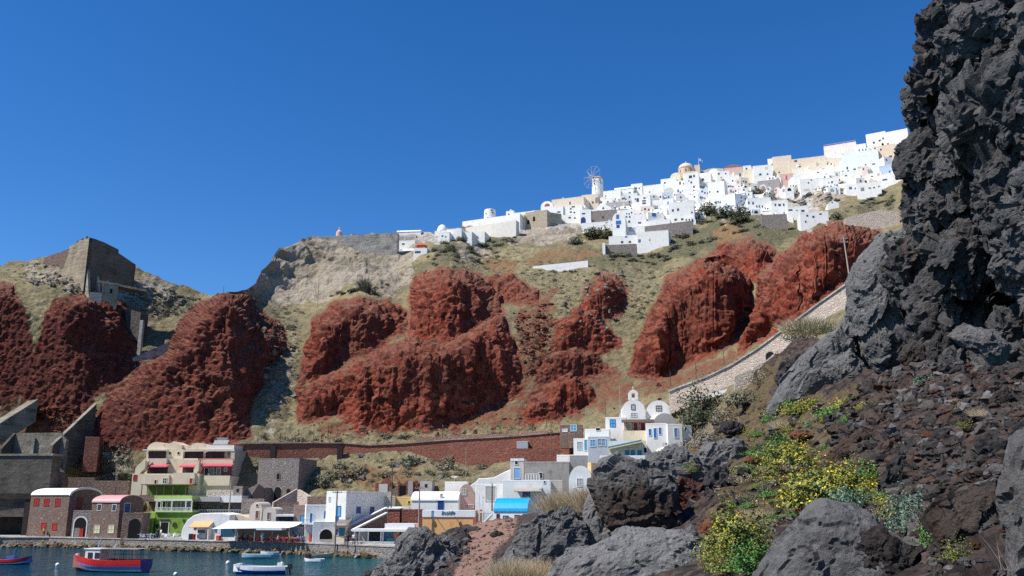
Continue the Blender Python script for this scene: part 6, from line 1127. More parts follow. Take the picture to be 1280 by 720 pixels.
# ---- boats
def hull(t, mats, gun, L, B, H, bands, inner, draft=.35, bow=.55, name='hull', stern=.75):
    """planked hull along local x (bow at +L/2); bands: list of (upper limit 0..1 of the side, material index)"""
    n = 22; k = 9; m = MB(); rows = []
    for i in range(n + 1):
        u = i / n; hb = B / 2 * (stern + (1 - stern) * math.sin(min(1, u / .5) * PI / 2)) * (1 - max(0, (u - .55) / .45) ** 2.2) + .015; sh = H * (1 + bow * max(0, (u - .35) / .65) ** 2 + .12 * (1 - u) ** 2); kz = -draft * (1 - max(0, (u - .7) / .3) ** 2 * .9); x = -L / 2 + L * u
        row = []
        for j in range(k + 1):
            v = j / k; yy = hb * math.sin(min(1., v * 1.35) * PI / 2) ** .8 * (.9 + .1 * v); row.append((x + (.18 * L * .3 * v * max(0, (u - .8) / .2)), yy, kz + (sh - kz) * v))
        rows.append(row)
    vs = [p for r in rows for p in r] + [(p[0], -p[1], p[2]) for r in rows for p in r]; N_ = (n + 1) * (k + 1)
    def mi(v):
        for lim, mm in bands:
            if v <= lim: return mm
        return bands[-1][1]
    for s in (0, 1):
        fs = []; ms = []
        for i in range(n):
            for j in range(k):
                a = s * N_ + i * (k + 1) + j; b_ = a + k + 1; f = (a, b_, b_ + 1, a + 1); fs.append(f[::-1] if s == 0 else f); ms.append(mi((j + .5) / k))
        if s == 0: m.add(vs, fs); m.mi = ms
        else: m.f += fs; m.mi += ms
    m.f.append(tuple(range(0, k + 1)) + tuple(N_ + j for j in range(k, -1, -1))); m.mi.append(4 if len(mats) > 4 else bands[-1][1])
    o = m.build(name, mats, t, smooth=False)
    g = MB(); d = MB()
    for i in range(n):
        for s in (1, -1):
            a, b_ = rows[i][k], rows[i + 1][k]
            g.add([(a[0], s * a[1], a[2]), (b_[0], s * b_[1], b_[2]), (b_[0], s * b_[1] * .86, b_[2]), (a[0], s * a[1] * .86, a[2]), (a[0], s * a[1], a[2] + .06), (b_[0], s * b_[1], b_[2] + .06), (b_[0], s * b_[1] * .86, b_[2] + .06), (a[0], s * a[1] * .86, a[2] + .06)], [(0, 1, 5, 4), (2, 3, 7, 6), (4, 5, 6, 7)])
            d.add([(a[0], s * a[1] * .86, a[2]), (b_[0], s * b_[1] * .86, b_[2]), (b_[0], s * b_[1] * .8, H * .35), (a[0], s * a[1] * .8, H * .35), (b_[0], 0, H * .35), (a[0], 0, H * .35)], [(0, 1, 2, 3), (3, 2, 4, 5)])
    g.build('gunwale', gun, t); d.build('deck', inner, t); return rows
def boat(name, label, px, pyw, L, B, H, rz, mats, bands, gun, inner, **kw):
    p = pt(px, pyw, Yz(pyw, 0.)); t = thing(name, label, 'boat', (p[0], p[1], 0), math.radians(rz))
    rows = hull(t, mats, gun, L, B, H, bands, inner, **kw); return t, rows
HB = paint((.02, .04, .30), .3); HR = paint((.55, .02, .02), .3); HW = paint((.78, .78, .78), .3); HK = paint((.10, .02, .02), .4); LAV = paint((.26, .24, .55), .35); HT = paint((.25, .42, .48), .4)
t, rows = boat('fishing_boat', 'red, white and blue wooden excursion boat with white cabin and canopy frame', 138, 714.5, 9.6, 3.1, 1.25, 166, [HK, HW, LAV, HR, HB], [(.28, 0), (.48, 1), (.72, 2), (1., 3)], HR, paint((.35, .12, .08)), draft=.5, bow=.5)
m = MB(); m.box(1.0, 3.1, -.85, .85, .5, 2.55); m.build('cabin', WPAINT, t, bevel=.06); MB().box(.9, 3.25, -.95, .95, 2.56, 2.66).build('cabin_roof', WPAINT, t)
for (x, s) in ((2.35, -1), (1.4, -1), (2.35, 1), (1.4, 1)): MB().box(x - .32, x + .32, -.025, .025, 1.55, 2.2).build('window', GLASS, t, (0, s * .87, 0))
MB().box(-.02, .02, -.6, .6, 1.5, 2.25).build('window', GLASS, t, (3.12, 0, 0))
MB().box(-4.4, .85, -1.25, 1.25, 2.62, 2.68).build('canopy', paint((.3, .27, .24)), t)
for x in (-4.3, -3.1, -1.9, -.7, .5):
    for s in (-1, 1): MB().tube((x, s * 1.2, 1.2), (x, s * 1.2, 2.62), .035, n=6).build('canopy_post', paint((.25, .1, .07)), t)
MB().box(-4.2, .6, -1.15, -1.1, 1.9, 1.95).build('handrail', WOOD, t); MB().tube((.85, -.9, 1.3), (.3, -.9, 3.1), .06).build('gangplank', WPAINT, t); MB().tube((1.9, .3, 2.6), (1.4, .3, 3.9), .05).build('mast', paint((.25, .4, .6)), t)
for x in (3.55, 1.3, -1.1):
    yb = -float(np.interp(x, [r[0][0] for r in rows], [r[-1][1] for r in rows])) - .12; MB().lathe([(.05, -.5), (.16, -.42), (.17, .3), (.05, .42)], 10, (x, yb, .75)).build('fender', WPAINT, t)
MB().tube((4.7, 0, 1.5), (6.1, -.9, .0), .025, n=5).build('mooring_rope', paint((.6, .58, .5)), t); MB().box(4.65, 4.95, -.2, .2, 1.75, 2.0).build('bow_block', WPAINT, t)
t, rows = boat('small_motorboat', 'small red and blue wooden boat cut off at the left edge of the water', 13, 705.5, 5.6, 1.9, .62, -8, [HB, HW, HR], [(.42, 0), (.6, 1), (1., 2)], paint((.1, .25, .55)), paint((.12, .2, .4)), bow=.8)
MB().box(-.4, .7, -.45, .45, .3, 1.05).build('engine_box', paint((.05, .12, .4)), t); MB().box(-1.6, -1.2, -.6, .6, .35, .8).build('thwart', HR, t); MB().tube((.2, 0, 1.0), (.5, .1, 2.2), .035).build('mast', paint((.15, .25, .5)), t)
t, rows = boat('skiff', 'white and blue open skiff with outboard motor in front of the restaurant', 326.5, 717.5, 6.0, 1.9, .75, 176, [HB, HB, HW], [(.3, 0), (.7, 1), (1., 2)], HW, HW, bow=.35)
MB().box(2.4, 2.9, -.5, .5, .75, 1.15).build('bow_locker', WPAINT, t); MB().box(-2.5, -1.9, -.3, .3, .7, 1.25).build('steering_box', WPAINT, t)
o = MB().box(-3.55, -3.1, -.2, .2, .55, 1.15).build('outboard_motor', BLACK, t); MB().tube((-3.3, 0, .6), (-3.45, 0, -.35), .09).build('outboard_shaft', BLACK, o)
t, rows = boat('skiff', 'pale turquoise rowing skiff moored nearest the restaurant quay', 322, 698.3, 4.3, 1.5, .55, 178, [HT, HT, HT], [(.3, 0), (1., 1)], paint((.5, .62, .66)), HT, bow=.35); MB().box(.2, .5, -.6, .6, .35, .42).build('thwart', WPAINT, t)
t, rows = boat('dinghy', 'small white dinghy with a black motor behind the turquoise skiff', 338, 694.6, 2.7, 1.3, .45, 190, [HW, HW], [(.3, 0), (1., 1)], HW, HW, bow=.5); MB().box(-1.6, -1.3, -.16, .16, .3, .9).build('outboard_motor', BLACK, t)
t, rows = boat('inflatable_dinghy', 'white inflatable dinghy with a dark figure-like motor near the cream boat', 392, 703, 2.8, 1.4, .42, 160, [HW, HW], [(.3, 0), (1., 1)], HW, paint((.3, .3, .32)), bow=.3); MB().box(.6, 1.2, -.3, .3, .35, 1.1).build('outboard_motor', BLACK, t)
t, rows = boat('rowing_boat', 'cream rowing boat drawn up against the rocks beside the quay', 402, 697.4, 3.2, 1.4, .5, 20, [paint((.6, .52, .36)), paint((.6, .52, .36))], [(.3, 0), (1., 1)], paint((.65, .6, .45)), paint((.5, .43, .3)), bow=.4)
for k, (px, py, lab) in enumerate(((305, 687.2, 'upper of two pale boats stacked against the quay wall'), (309, 690.2, 'lower of two pale boats moored tight to the quay wall'))):
    t, rows = boat('moored_boat', lab, px, py, 2.9, 1.2, .5, 184, [paint((.35, .45, .5)), HW], [(.35, 0), (1., 1)], paint((.15, .3, .5)) if k == 0 else HW, HW, bow=.2)
for (px, py, r, lab) in ((285, 704.5, .30, 'round white mooring buoy left of the turquoise skiff'), (352.3, 704, .16, 'small white buoy right of the turquoise skiff'), (72, 707, .28, 'white buoy off the bow of the excursion boat'), (219.5, 718.5, .24, 'white buoy behind the stern of the excursion boat')):
    p = pt(px, py, Yz(py, 0.)); o = MB().lathe([(r * max(.05, math.sin(PI * (i + .3) / 8.6)), -r * math.cos(PI * (i + .3) / 8.6)) for i in range(9)], 14).build('buoy', WPAINT, None, (p[0], p[1], r * .3), smooth=True); tag(o, lab, 'buoy')
# ---- poles
def pole(label, px, pyt, pyb, Y, r=.11, arms=1, mat=None, lean=0, n_=2):
    p = pt(px, pyb, Y); t = thing('utility_pole', label, 'utility pole', p); h = zpy(pyt, Y) - p[2]; mt = mat or paint((.13, .10, .08), .8)
    MB().tube((0, 0, -1.5), (lean, 0, h), r * 1.15, r * .8, 8).build('pole', mt, t)
    for k in range(arms):
        o = MB().box(-.75, .75, -.05, .05, h - .35 - k * .7, h - .25 - k * .7).build('crossarm', mt, t, (lean, 0, 0))
        for x in (-.65, -.25, .25, .65): MB().lathe([(.03, 0), (.06, .04), (.05, .16), (.02, .2)], 8, (x, 0, h - .249 - k * .7)).build('insulator', paint((.3, .3, .3)), o)
    return t
pole('wooden utility pole with crossarm in front of the pink roofed stone house', 138, 607, 673, 169, .13)
pole('pale wooden pole rising beside the white tarpaulin roof', 284, 600, 672, 166, .12, 0, paint((.36, .31, .25), .8)); pole('grey utility pole in front of the tall white house with blue doors', 418.5, 613, 683, 142, .13, 1, paint((.28, .24, .2), .8))
pole('tall dark utility pole behind the red rubble walls', 489, 580, 634, 157, .1, 0); pole('weathered pole at the left end of the orange shop', 523.5, 608, 656, 145, .12, 1, paint((.33, .29, .25), .8)); pole('thin pole rising behind the pink gable house', 582, 560, 606, 172, .06, 0, paint((.28, .24, .2), .8))
pole('dark post standing behind the white gate frame', 615, 605, 642, 146, .12, 0); pole('slim pole left of the church belfry', 775.5, 482, 514, 182, .09, 0, paint((.3, .27, .24), .8)); pole('leaning dark pole on the scrub slope by the long red wall', 689, 517, 568, 172, .07, 0); pole('short dark post on the slope left of the church', 757, 503, 515, 184, .08, 0)
pole('tall pale pole with insulators standing alone above the stairway wall', 1063, 296, 351, 152, .14, 2, paint((.46, .36, .28), .8), -.5); pole('bare pole below the tuff cliff', 396.5, 345, 392, 262, .06, 0); pole('thin antenna mast on the dark red left cliff top', 279, 357, 369, 222, .06, 0)
first = None
for px, py, Y in [(300,549,193),(322,548,193),(350,548,194),(372,546,195),(392,541,196),(410,539,197),(466,541,197),(522,540,197),(553,538,196),(625,533,194),(683,524,194),(838,472,189),(870,461,187),(905,446,184)]:
    p = pt(px, py + 5, Y)
    if first is None: first = MB().tube((0, 0, -1), (0, 0, 2.2), .07, .06, 6).build('fence_post', WOOD, None, p); tag(first, 'thin dark fence post on the slope above the long red terrace wall', 'fence post', 'fence posts above the long terrace wall')
    else: c_ = first.copy(); C.objects.link(c_); c_.location = p
# overhead wires between quay poles
def wire(label, a, b_, sag):
    A, B_ = Vector(pt(*a)), Vector(pt(*b_)); m = MB(); n = 10; q = [A.lerp(B_, i / n) - Vector((0, 0, sag * 4 * (i / n) * (1 - i / n))) for i in range(n + 1)]
    [m.tube(q[i] - A, q[i + 1] - A, .022, n=4) for i in range(n)]; o = m.build('power_cable', BLACK, None, A); tag(o, label, 'cable')
wire('sagging black cable from the hillside to the pole by the pink roofed house', (66, 583, 183), (138, 609, 169), .8); wire('sagging black cable between the grey quay pole and the tall dark pole', (418.5, 616, 142), (489, 582, 157), 1.2); wire('sagging black cable from the orange shop pole to the thin pole by the pink gable', (523.5, 610, 145), (582, 562, 172), 1.)
# ================================================================ BOULDERS AND PLANTS
def ico(sub):
    import bmesh
    bm = bmesh.new(); bmesh.ops.create_icosphere(bm, subdivisions=sub, radius=1); bm.verts.ensure_lookup_table()
    v = np.array([q.co[:] for q in bm.verts]); f = np.array([[q.index for q in p.verts] for p in bm.faces]); bm.free(); return v, f
ICO = {k: ico(k) for k in (2, 3, 4, 5, 6)}
def npmesh(name, v, f, mats, mi=None, smooth=False):
    me = bpy.data.meshes.new(name); n = len(f); k = f.shape[1]
    me.vertices.add(len(v)); me.vertices.foreach_set('co', v.astype(np.float32).ravel()); me.loops.add(n * k); me.loops.foreach_set('vertex_index', f.astype(np.int32).ravel())
    me.polygons.add(n); me.polygons.foreach_set('loop_start', np.arange(0, n * k, k, dtype=np.int32)); me.polygons.foreach_set('use_smooth', np.full(n, smooth))
    for m in (mats if isinstance(mats, (list, tuple)) else [mats]): me.materials.append(m)
    if mi is not None: me.polygons.foreach_set('material_index', mi.astype(np.int32))
    me.update(calc_edges=True); return me
RK_GREY = lavamat('grey_boulder_rock', (.055, .054, .054), (.145, .142, .14), (.235, .23, .225), 1.3, (.105, .09, .08), 'Object', .5)
RK_PALE = lavamat('pale_boulder_rock', (.09, .088, .086), (.215, .21, .205), (.30, .295, .285), 1.4, (.15, .14, .13), 'Object', .5)
RK_MID = lavamat('mid_grey_rock', (.06, .059, .059), (.155, .152, .15), (.24, .235, .23), 1.3, (.12, .11, .10), 'Object', .5)
RK_DARK = lavamat('dark_boulder_rock', (.014, .013, .013), (.040, .038, .038), (.080, .076, .074), 1.4, (.055, .038, .03), 'Object', .5)
RK_BROWN = lavamat('brown_lava_rock', (.018, .014, .012), (.052, .040, .034), (.095, .083, .074), 1.4, (.085, .05, .034), 'Object', .6)
RK_RED = lavamat('red_lava_rock', (.03, .012, .010), (.085, .032, .024), (.10, .075, .065), 1.4, (.12, .045, .028), 'Object', .6)
RK_RUST = lavamat('rust_rock', (.08, .03, .016), (.17, .065, .032), (.16, .11, .08), 1.6, (.2, .075, .035), 'Object', .6)
def boulder(label, poly, Y, mat, sub=5, thick=.8, rough=1., seed=0, dep=0., ang=1., name='boulder', cat='boulder', rot=0):
    """closed rock whose outline (as seen from the path) follows poly at forward distance Y; thick = depth / mean radius"""
    q = np.array(poly, float); c = (q.max(0) + q.min(0)) / 2; W_ = P(q[:, 0], q[:, 1], np.full(len(q), Y)); cc = np.array(pt(c[0], c[1], Y)); cam_ = np.array([0, 0, CZ])
    fw = (cc - cam_) / np.linalg.norm(cc - cam_); rt = np.cross(fw, [0, 0, 1]); rt /= np.linalg.norm(rt); up = np.cross(rt, fw)
    dv = W_ - cc; a = dv @ rt; b = dv @ up; th = np.arctan2(b, a); rr = np.hypot(a, b); R0 = rr.mean(); o = np.argsort(th); th, rr = th[o], rr[o]
    # fine outline: resample polygon edges in angle so straight edges stay straight
    pts = np.stack([a, b], 1); E = np.concatenate([pts[i] + (pts[(i + 1) % len(pts)] - pts[i]) * np.linspace(0, 1, 12, endpoint=False)[:, None] for i in range(len(pts))]); th = np.arctan2(E[:, 1], E[:, 0]); rr = np.hypot(E[:, 0], E[:, 1]); o = np.argsort(th); th, rr = th[o], rr[o]
    v, f = ICO[sub]; t = np.arctan2(v[:, 2], v[:, 0]); R = np.interp(t, np.r_[th - 2 * PI, th, th + 2 * PI], np.r_[rr, rr, rr])
    lat = np.hypot(v[:, 0], v[:, 2]); lat2 = lat ** .75; R = R * lat2 + R0 * (1 - lat2) * 0
    lx = np.cos(t) * R; lz = np.sin(t) * R; ly = np.sign(v[:, 1]) * np.abs(v[:, 1]) ** .8 * R0 * thick
    p = lx[:, None] * rt + ly[:, None] * fw + lz[:, None] * up; n = v[:, :1] * rt + v[:, 1:2] * fw + v[:, 2:] * up
    s = R0; w_ = cc + p + fbm(p / (s * .8), 3, 91 + seed)[:, None] * s * .25
    o1, e1 = facets(w_ / (s * .75) + seed * 3.7, 101, 1.1); o2, e2 = facets(w_ / (s * .28) + seed, 102, 1.); o3, e3 = facets(w_ / (s * .11) + seed, 103, .9)
    d = s * rough * (.15 * ang * o1 + .055 * ang * o2 + .017 * o3 + .05 / ang * fbm(w_ / (s * .3), 4, 104) + .05 / ang * (fbm(w_ / (s * .9), 3, 105, .5, True) - .6))
    p = p + n * d[:, None]
    me = npmesh(name, p, f, mat); ob = link(name, me, None, cc + np.array([0, dep, 0])); return tag(ob, label, cat)
def cliff_masses():
    r = np.random.default_rng(8); gaps = [[(1172,105),(1204,120),(1204,190),(1190,208),(1166,180)], [(1205,50),(1250,40),(1240,72),(1205,85)], [(1122,236),(1150,240),(1140,262),(1124,262)], [(1205,412),(1228,402),(1285,455),(1285,480),(1215,470)], [(1262,350),(1296,340),(1296,470),(1278,460)]]
    k = 0; todo = []
    for y in np.arange(-60, 505, 54):
        x0 = float(np.interp(y, CL[:, 0], CL[:, 1]))
        todo.append((x0 + 47 + r.uniform(-5, 5), y + r.uniform(-9, 9), r.uniform(34, 44), r.uniform(38, 54), 0.))
        x = x0 + 90
        while x < 1345: todo.append((x + r.uniform(-9, 9), y + r.uniform(-12, 12), r.uniform(36, 60), r.uniform(40, 76), r.uniform(-.2, 1.8))); x += r.uniform(48, 66)
    todo += [(1145, 130, 17, 32, .6), (1255, 150, 46, 80, 1.6), (1250, 250, 40, 60, 1.9), (1205, 205, 22, 60, 1.5), (1175, 275, 38, 52, 1.6), (1210, 330, 40, 48, 1.9), (1140, 345, 34, 50, 1.0)]
    for (x, y, a, b_, pull) in todo:
        if pull < 1.4 and any(inpoly(x, y, g) for g in gaps): continue
        n = 9; ph = r.uniform(0, 6.28); tl = r.uniform(-.5, .5)
        poly = [(x + math.cos(t) * a * (1 + r.uniform(-.22, .18)) + math.sin(t) * b_ * .25 * tl, y + math.sin(t) * b_ * (1 + r.uniform(-.2, .18))) for t in np.linspace(ph, ph + 2 * PI, n + 1)[:-1]]
        Y = float(_ct(np.array([x]), np.array([y]))[0]) - pull + .3
        o = boulder(None, poly, Y, LAVA_G if r.random() < .42 else LAVA_O, 6 if a > 46 else 5, r.uniform(.5, .8), r.uniform(.85, 1.2), 300 + k, 0, 1.9, 'rock_mass', None); o.parent = cl; k += 1
LAVA_O = lavamat('cliff_lava', (.02, .0195, .0195), (.07, .068, .068), (.15, .146, .143), 1.2, (.085, .063, .052), 'Object', .4); LAVA_G = lavamat('cliff_lava_grey', (.035, .035, .036), (.105, .103, .104), (.18, .176, .173), 1.2, (.07, .06, .052), 'Object', .4)
cliff_masses()
B = boulder
def top_mix(name, base, top):  # blends a second rock colour in with height and noise
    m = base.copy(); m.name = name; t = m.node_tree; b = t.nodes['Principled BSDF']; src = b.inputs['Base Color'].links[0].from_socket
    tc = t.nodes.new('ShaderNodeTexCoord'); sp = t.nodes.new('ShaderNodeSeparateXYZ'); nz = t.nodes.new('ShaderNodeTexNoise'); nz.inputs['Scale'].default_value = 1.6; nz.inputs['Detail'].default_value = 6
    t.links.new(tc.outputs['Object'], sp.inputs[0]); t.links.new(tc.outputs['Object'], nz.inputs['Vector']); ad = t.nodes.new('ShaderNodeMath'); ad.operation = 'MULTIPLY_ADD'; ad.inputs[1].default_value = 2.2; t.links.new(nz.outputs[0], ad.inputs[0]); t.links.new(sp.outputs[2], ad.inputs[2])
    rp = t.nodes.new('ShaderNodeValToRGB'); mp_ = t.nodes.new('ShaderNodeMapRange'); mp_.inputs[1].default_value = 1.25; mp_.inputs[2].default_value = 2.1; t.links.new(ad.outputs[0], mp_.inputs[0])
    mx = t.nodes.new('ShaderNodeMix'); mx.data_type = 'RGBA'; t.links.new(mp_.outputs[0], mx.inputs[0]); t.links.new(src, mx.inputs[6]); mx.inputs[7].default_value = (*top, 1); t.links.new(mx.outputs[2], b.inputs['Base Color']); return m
RK_TWO = top_mix('grey_topped_lava_rock', RK_BROWN, (.17, .166, .16))
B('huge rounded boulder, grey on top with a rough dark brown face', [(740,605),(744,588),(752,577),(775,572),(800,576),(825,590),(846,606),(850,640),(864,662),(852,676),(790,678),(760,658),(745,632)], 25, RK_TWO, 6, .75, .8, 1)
B('black ridged boulder left below the huge brown faced one', [(634,694),(655,660),(676,643),(705,640),(735,652),(742,690),(722,712),(690,722),(650,716)], 25.5, RK_GREY, 6, .8, 1.1, 2)
B('pale leaning slab between the black boulder and the huge boulder', [(726,655),(735,620),(746,615),(768,660),(780,690),(740,715),(715,705)], 25.6, RK_PALE, 5, .5, .6, 3)
B('broad pale grey flat rock across the bottom centre', [(672,740),(698,702),(738,682),(785,667),(850,665),(884,682),(908,712),(922,760),(690,775)], 18.5, RK_PALE, 6, .8, .55, 4)
B('dark grey rock slope at the left foot of the black boulder', [(600,735),(620,705),(640,680),(655,690),(690,715),(720,735),(660,750)], 25, RK_GREY, 5, .6, .8, 5)
B('big smooth grey boulder with a rough black right side, bottom right', [(930,735),(950,700),(978,668),(1000,642),(1028,628),(1060,632),(1095,650),(1130,678),(1175,705),(1190,745),(1100,800),(950,790)], 11, RK_GREY, 6, .8, .42, 6)
B('rough black rock crust on the right of the smooth grey bottom boulder', [(1062,690),(1080,668),(1105,662),(1130,682),(1165,700),(1182,730),(1150,760),(1080,750)], 10.3, RK_DARK, 6, .6, 1.5, 7)
B('grey pitted boulder with a dark hollow, above the huge boulder', [(803,580),(815,566),(832,560),(855,562),(873,572),(885,590),(888,605),(860,615),(830,608),(812,595)], 33, RK_GREY, 5, .8, 1.2, 8)
B('rounded grey boulder under the purple flowering bush', [(858,596),(866,574),(882,556),(905,548),(926,552),(936,575),(930,598),(905,607),(880,606)], 34, RK_GREY, 5, .8, 1., 9)
B('dark reddish rough rock wedged right of the huge boulder', [(836,606),(850,598),(880,606),(892,622),(890,645),(872,658),(858,645),(850,625)], 26.5, RK_RED, 5, .8, 1.3, 10)
B('jagged black rock in the middle of the boulder pile', [(882,606),(886,590),(898,582),(910,592),(926,604),(922,625),(902,634),(888,622)], 26, RK_DARK, 5, .8, 1.5, 11)
B('smooth brownish rock below the jagged black one', [(888,642),(895,628),(912,616),(928,618),(932,636),(920,652),(896,655)], 22.5, RK_BROWN, 5, .8, .8, 12)
B('orange rust coloured rock at the foot of the boulder pile', [(872,664),(880,649),(892,650),(900,664),(892,676),(876,678)], 20.5, RK_RUST, 4, .8, .9, 13)
B('small upright slate grey stone left of the orange rock', [(857,662),(864,655),(873,665),(875,684),(866,689),(859,676)], 19.8, RK_GREY, 4, .5, .7, 14)
B('dark rock behind the huge boulder at its right shoulder', [(848,620),(845,600),(866,606),(868,640),(860,664),(850,650)], 27.5, RK_DARK, 4, .8, 1.2, 15)
B('grey folded sea rock standing at the edge of the water', [(478,728),(486,700),(498,676),(512,664),(530,661),(548,668),(566,688),(578,716),(560,735),(500,740)], 58, RK_MID, 6, .8, .9, 16)
B('low grey rock at the waterline left of the folded sea rock', [(462,724),(472,706),(488,700),(496,715),(492,735),(470,735)], 62, RK_GREY, 5, .8, 1.2, 17)
B('small dark wet rock at the waterline beside the quay end', [(452,722),(460,713),(472,716),(474,728),(458,730)], 70, RK_DARK, 4, .8, 1.2, 18)
B('dark overhanging rock ledge below the orange shop', [(540,672),(560,664),(600,660),(604,667),(582,678),(590,686),(570,692),(550,686)], 104, RK_DARK, 5, .6, 1.3, 19)
B('black rock in the hollow beside the earth path', [(566,682),(572,669),(585,668),(594,678),(590,690),(574,692)], 85, RK_DARK, 4, .9, 1.2, 20)
B('long dark sloping rock ridge above the yellow flowers', [(998,604),(1015,590),(1035,572),(1055,548),(1075,538),(1088,545),(1082,565),(1060,583),(1035,602),(1012,612)], 23, RK_BROWN, 5, .6, 1.1, 21)
B('rough dark rock standing right of the big yellow flower patch', [(1100,622),(1098,603),(1112,580),(1130,570),(1142,590),(1138,612),(1124,632)], 16, RK_DARK, 5, .8, 1.2, 22)
B('wide dark flat topped block at lower right', [(1150,650),(1170,628),(1195,612),(1235,606),(1260,618),(1262,690),(1215,708),(1175,700)], 10.2, RK_BROWN, 6, .7, .75, 23)
B('tall dark rock face cut off by the right edge', [(1252,590),(1262,550),(1285,530),(1330,525),(1340,730),(1262,735),(1256,640)], 8.4, RK_GREY, 5, .6, .8, 24)
B('dark upright rock at the right edge above the flat topped block', [(1262,560),(1270,535),(1300,520),(1320,560),(1300,590),(1268,585)], 9.2, RK_DARK, 5, .8, .9, 25)
B('small red stone at the bottom right corner', [(1215,712),(1222,702),(1240,700),(1252,710),(1248,724),(1222,726)], 9, RK_RED, 4, .8, .9, 26)
B('long smooth grey lava slab leaning on the slope under the cliff', [(958,512),(975,478),(1000,447),(1030,420),(1050,408),(1066,425),(1068,455),(1045,490),(1012,510),(990,532),(962,536)], 41, RK_MID, 6, .5, .45, 27)
B('angular grey block with a black shadowed left edge under the cliff', [(1022,466),(1034,452),(1062,438),(1080,460),(1094,484),(1070,500),(1046,494),(1034,480)], 38, RK_MID, 6, .7, .8, 28)
B('grey wedge of rock between the long slab and the cliff lobe', [(1042,450),(1052,405),(1062,398),(1074,430),(1088,472),(1066,488),(1048,480)], 41.5, RK_MID, 5, .6, .8, 34)
B('dark cracked rock at the head of the long grey slab', [(968,474),(978,456),(996,444),(1006,452),(996,474),(978,484)], 42.5, RK_DARK, 5, .8, 1.3, 29)
B('swollen smooth grey lava lobe at the left foot of the cliff', [(1055,395),(1057,355),(1066,333),(1080,314),(1102,298),(1130,290),(1165,320),(1178,365),(1168,415),(1150,448),(1120,470),(1094,478),(1073,445),(1064,422)], 40, RK_MID, 6, .55, .62, 30)
B('pale triangular rock under the right side of the cliff', [(1185,420),(1205,405),(1240,415),(1262,430),(1255,455),(1240,465),(1225,440),(1200,432)], 28, RK_GREY, 5, .7, .8, 31)
B('small brown overhang rock at the cliff foot', [(1122,450),(1130,432),(1155,430),(1162,452),(1150,462),(1130,462)], 34, RK_BROWN, 5, .7, .9, 32)
B('dark squat rock at the cliff foot beside the brown overhang', [(1160,462),(1160,430),(1172,415),(1190,418),(1192,445),(1188,462)], 33, RK_DARK, 5, .7, 1., 33)
for k, (x, y, w_, h_, Y, mt, lab) in enumerate([(1000,562,26,14,30,RK_BROWN,'flat brown rock on the slope above the long dark ridge'),(1180,545,34,22,17,RK_DARK,'dark lava lump in the middle of the rubble slope'),(1215,520,30,20,18.5,RK_BROWN,'brown lava lump below the cliff, right of the pale green plant'),(1160,560,26,24,18,RK_GREY,'grey angular rock in the rubble slope'),(1240,560,40,30,13.5,RK_DARK,'rough dark lava lump near the right edge'),(1200,588,34,20,13,RK_GREY,'flat grey rock just above the flat topped block'),(1255,500,36,26,19,RK_BROWN,'brown lava lump under the cliff at far right'),
    (940,575,22,12,28,RK_RUST,'rusty orange stone beside the small yellow flowers'),(1000,545,30,10,30,RK_RUST,'rust coloured flat ledge above the upper flowers'),(960,660,22,14,17,RK_GREY,'grey stone left of the smooth bottom boulder'),(952,668,14,12,16.5,RK_PALE,'small pale stone left of the smooth bottom boulder'),(1000,640,16,12,18,RK_RUST,'reddish stone just above the smooth bottom boulder'),(985,608,14,12,21,RK_BROWN,'small brown stone left of the big yellow flower patch'),(915,535,30,20,44,RK_DARK,'dark rock on the slope below the big green bush'),(1128,512,26,10,26,RK_GREY,'thin flat grey slab lying in the rubble'),(1100,545,28,12,24,RK_DARK,'dark sloping slab left in the rubble slope'),(1135,478,24,9,32,RK_PALE,'pale flat stone at the cliff foot'),(1110,500,30,10,29,RK_GREY,'grey flat slab below the cliff lobe'),
    (930,590,18,14,26,RK_DARK,'small dark rock right of the jagged black one'),(968,545,20,14,33,RK_BROWN,'brown rock among the upper yellow flowers'),(620,668,18,8,80,RK_BROWN,'low brown rock on the right verge of the earth path'),(600,700,12,6,50,RK_RED,'small reddish stone lying on the earth path'),(1075,612,20,14,17,RK_GREY,'grey stone at right end of the yellow flowers'),(1145,640,20,18,12,RK_BROWN,'brown stone above the grey-green plant')]):
    a = [(x + w_ / 2 * math.cos(t) * (1 + .15 * math.sin(3 * t + k)), y + h_ / 2 * math.sin(t) * (1 + .12 * math.cos(2 * t + k))) for t in np.linspace(0, 2 * PI, 10)[:-1]]
    B(lab, a, Y, mt, 4, .9, 1.2, 40 + k, name='rock', cat='rock')
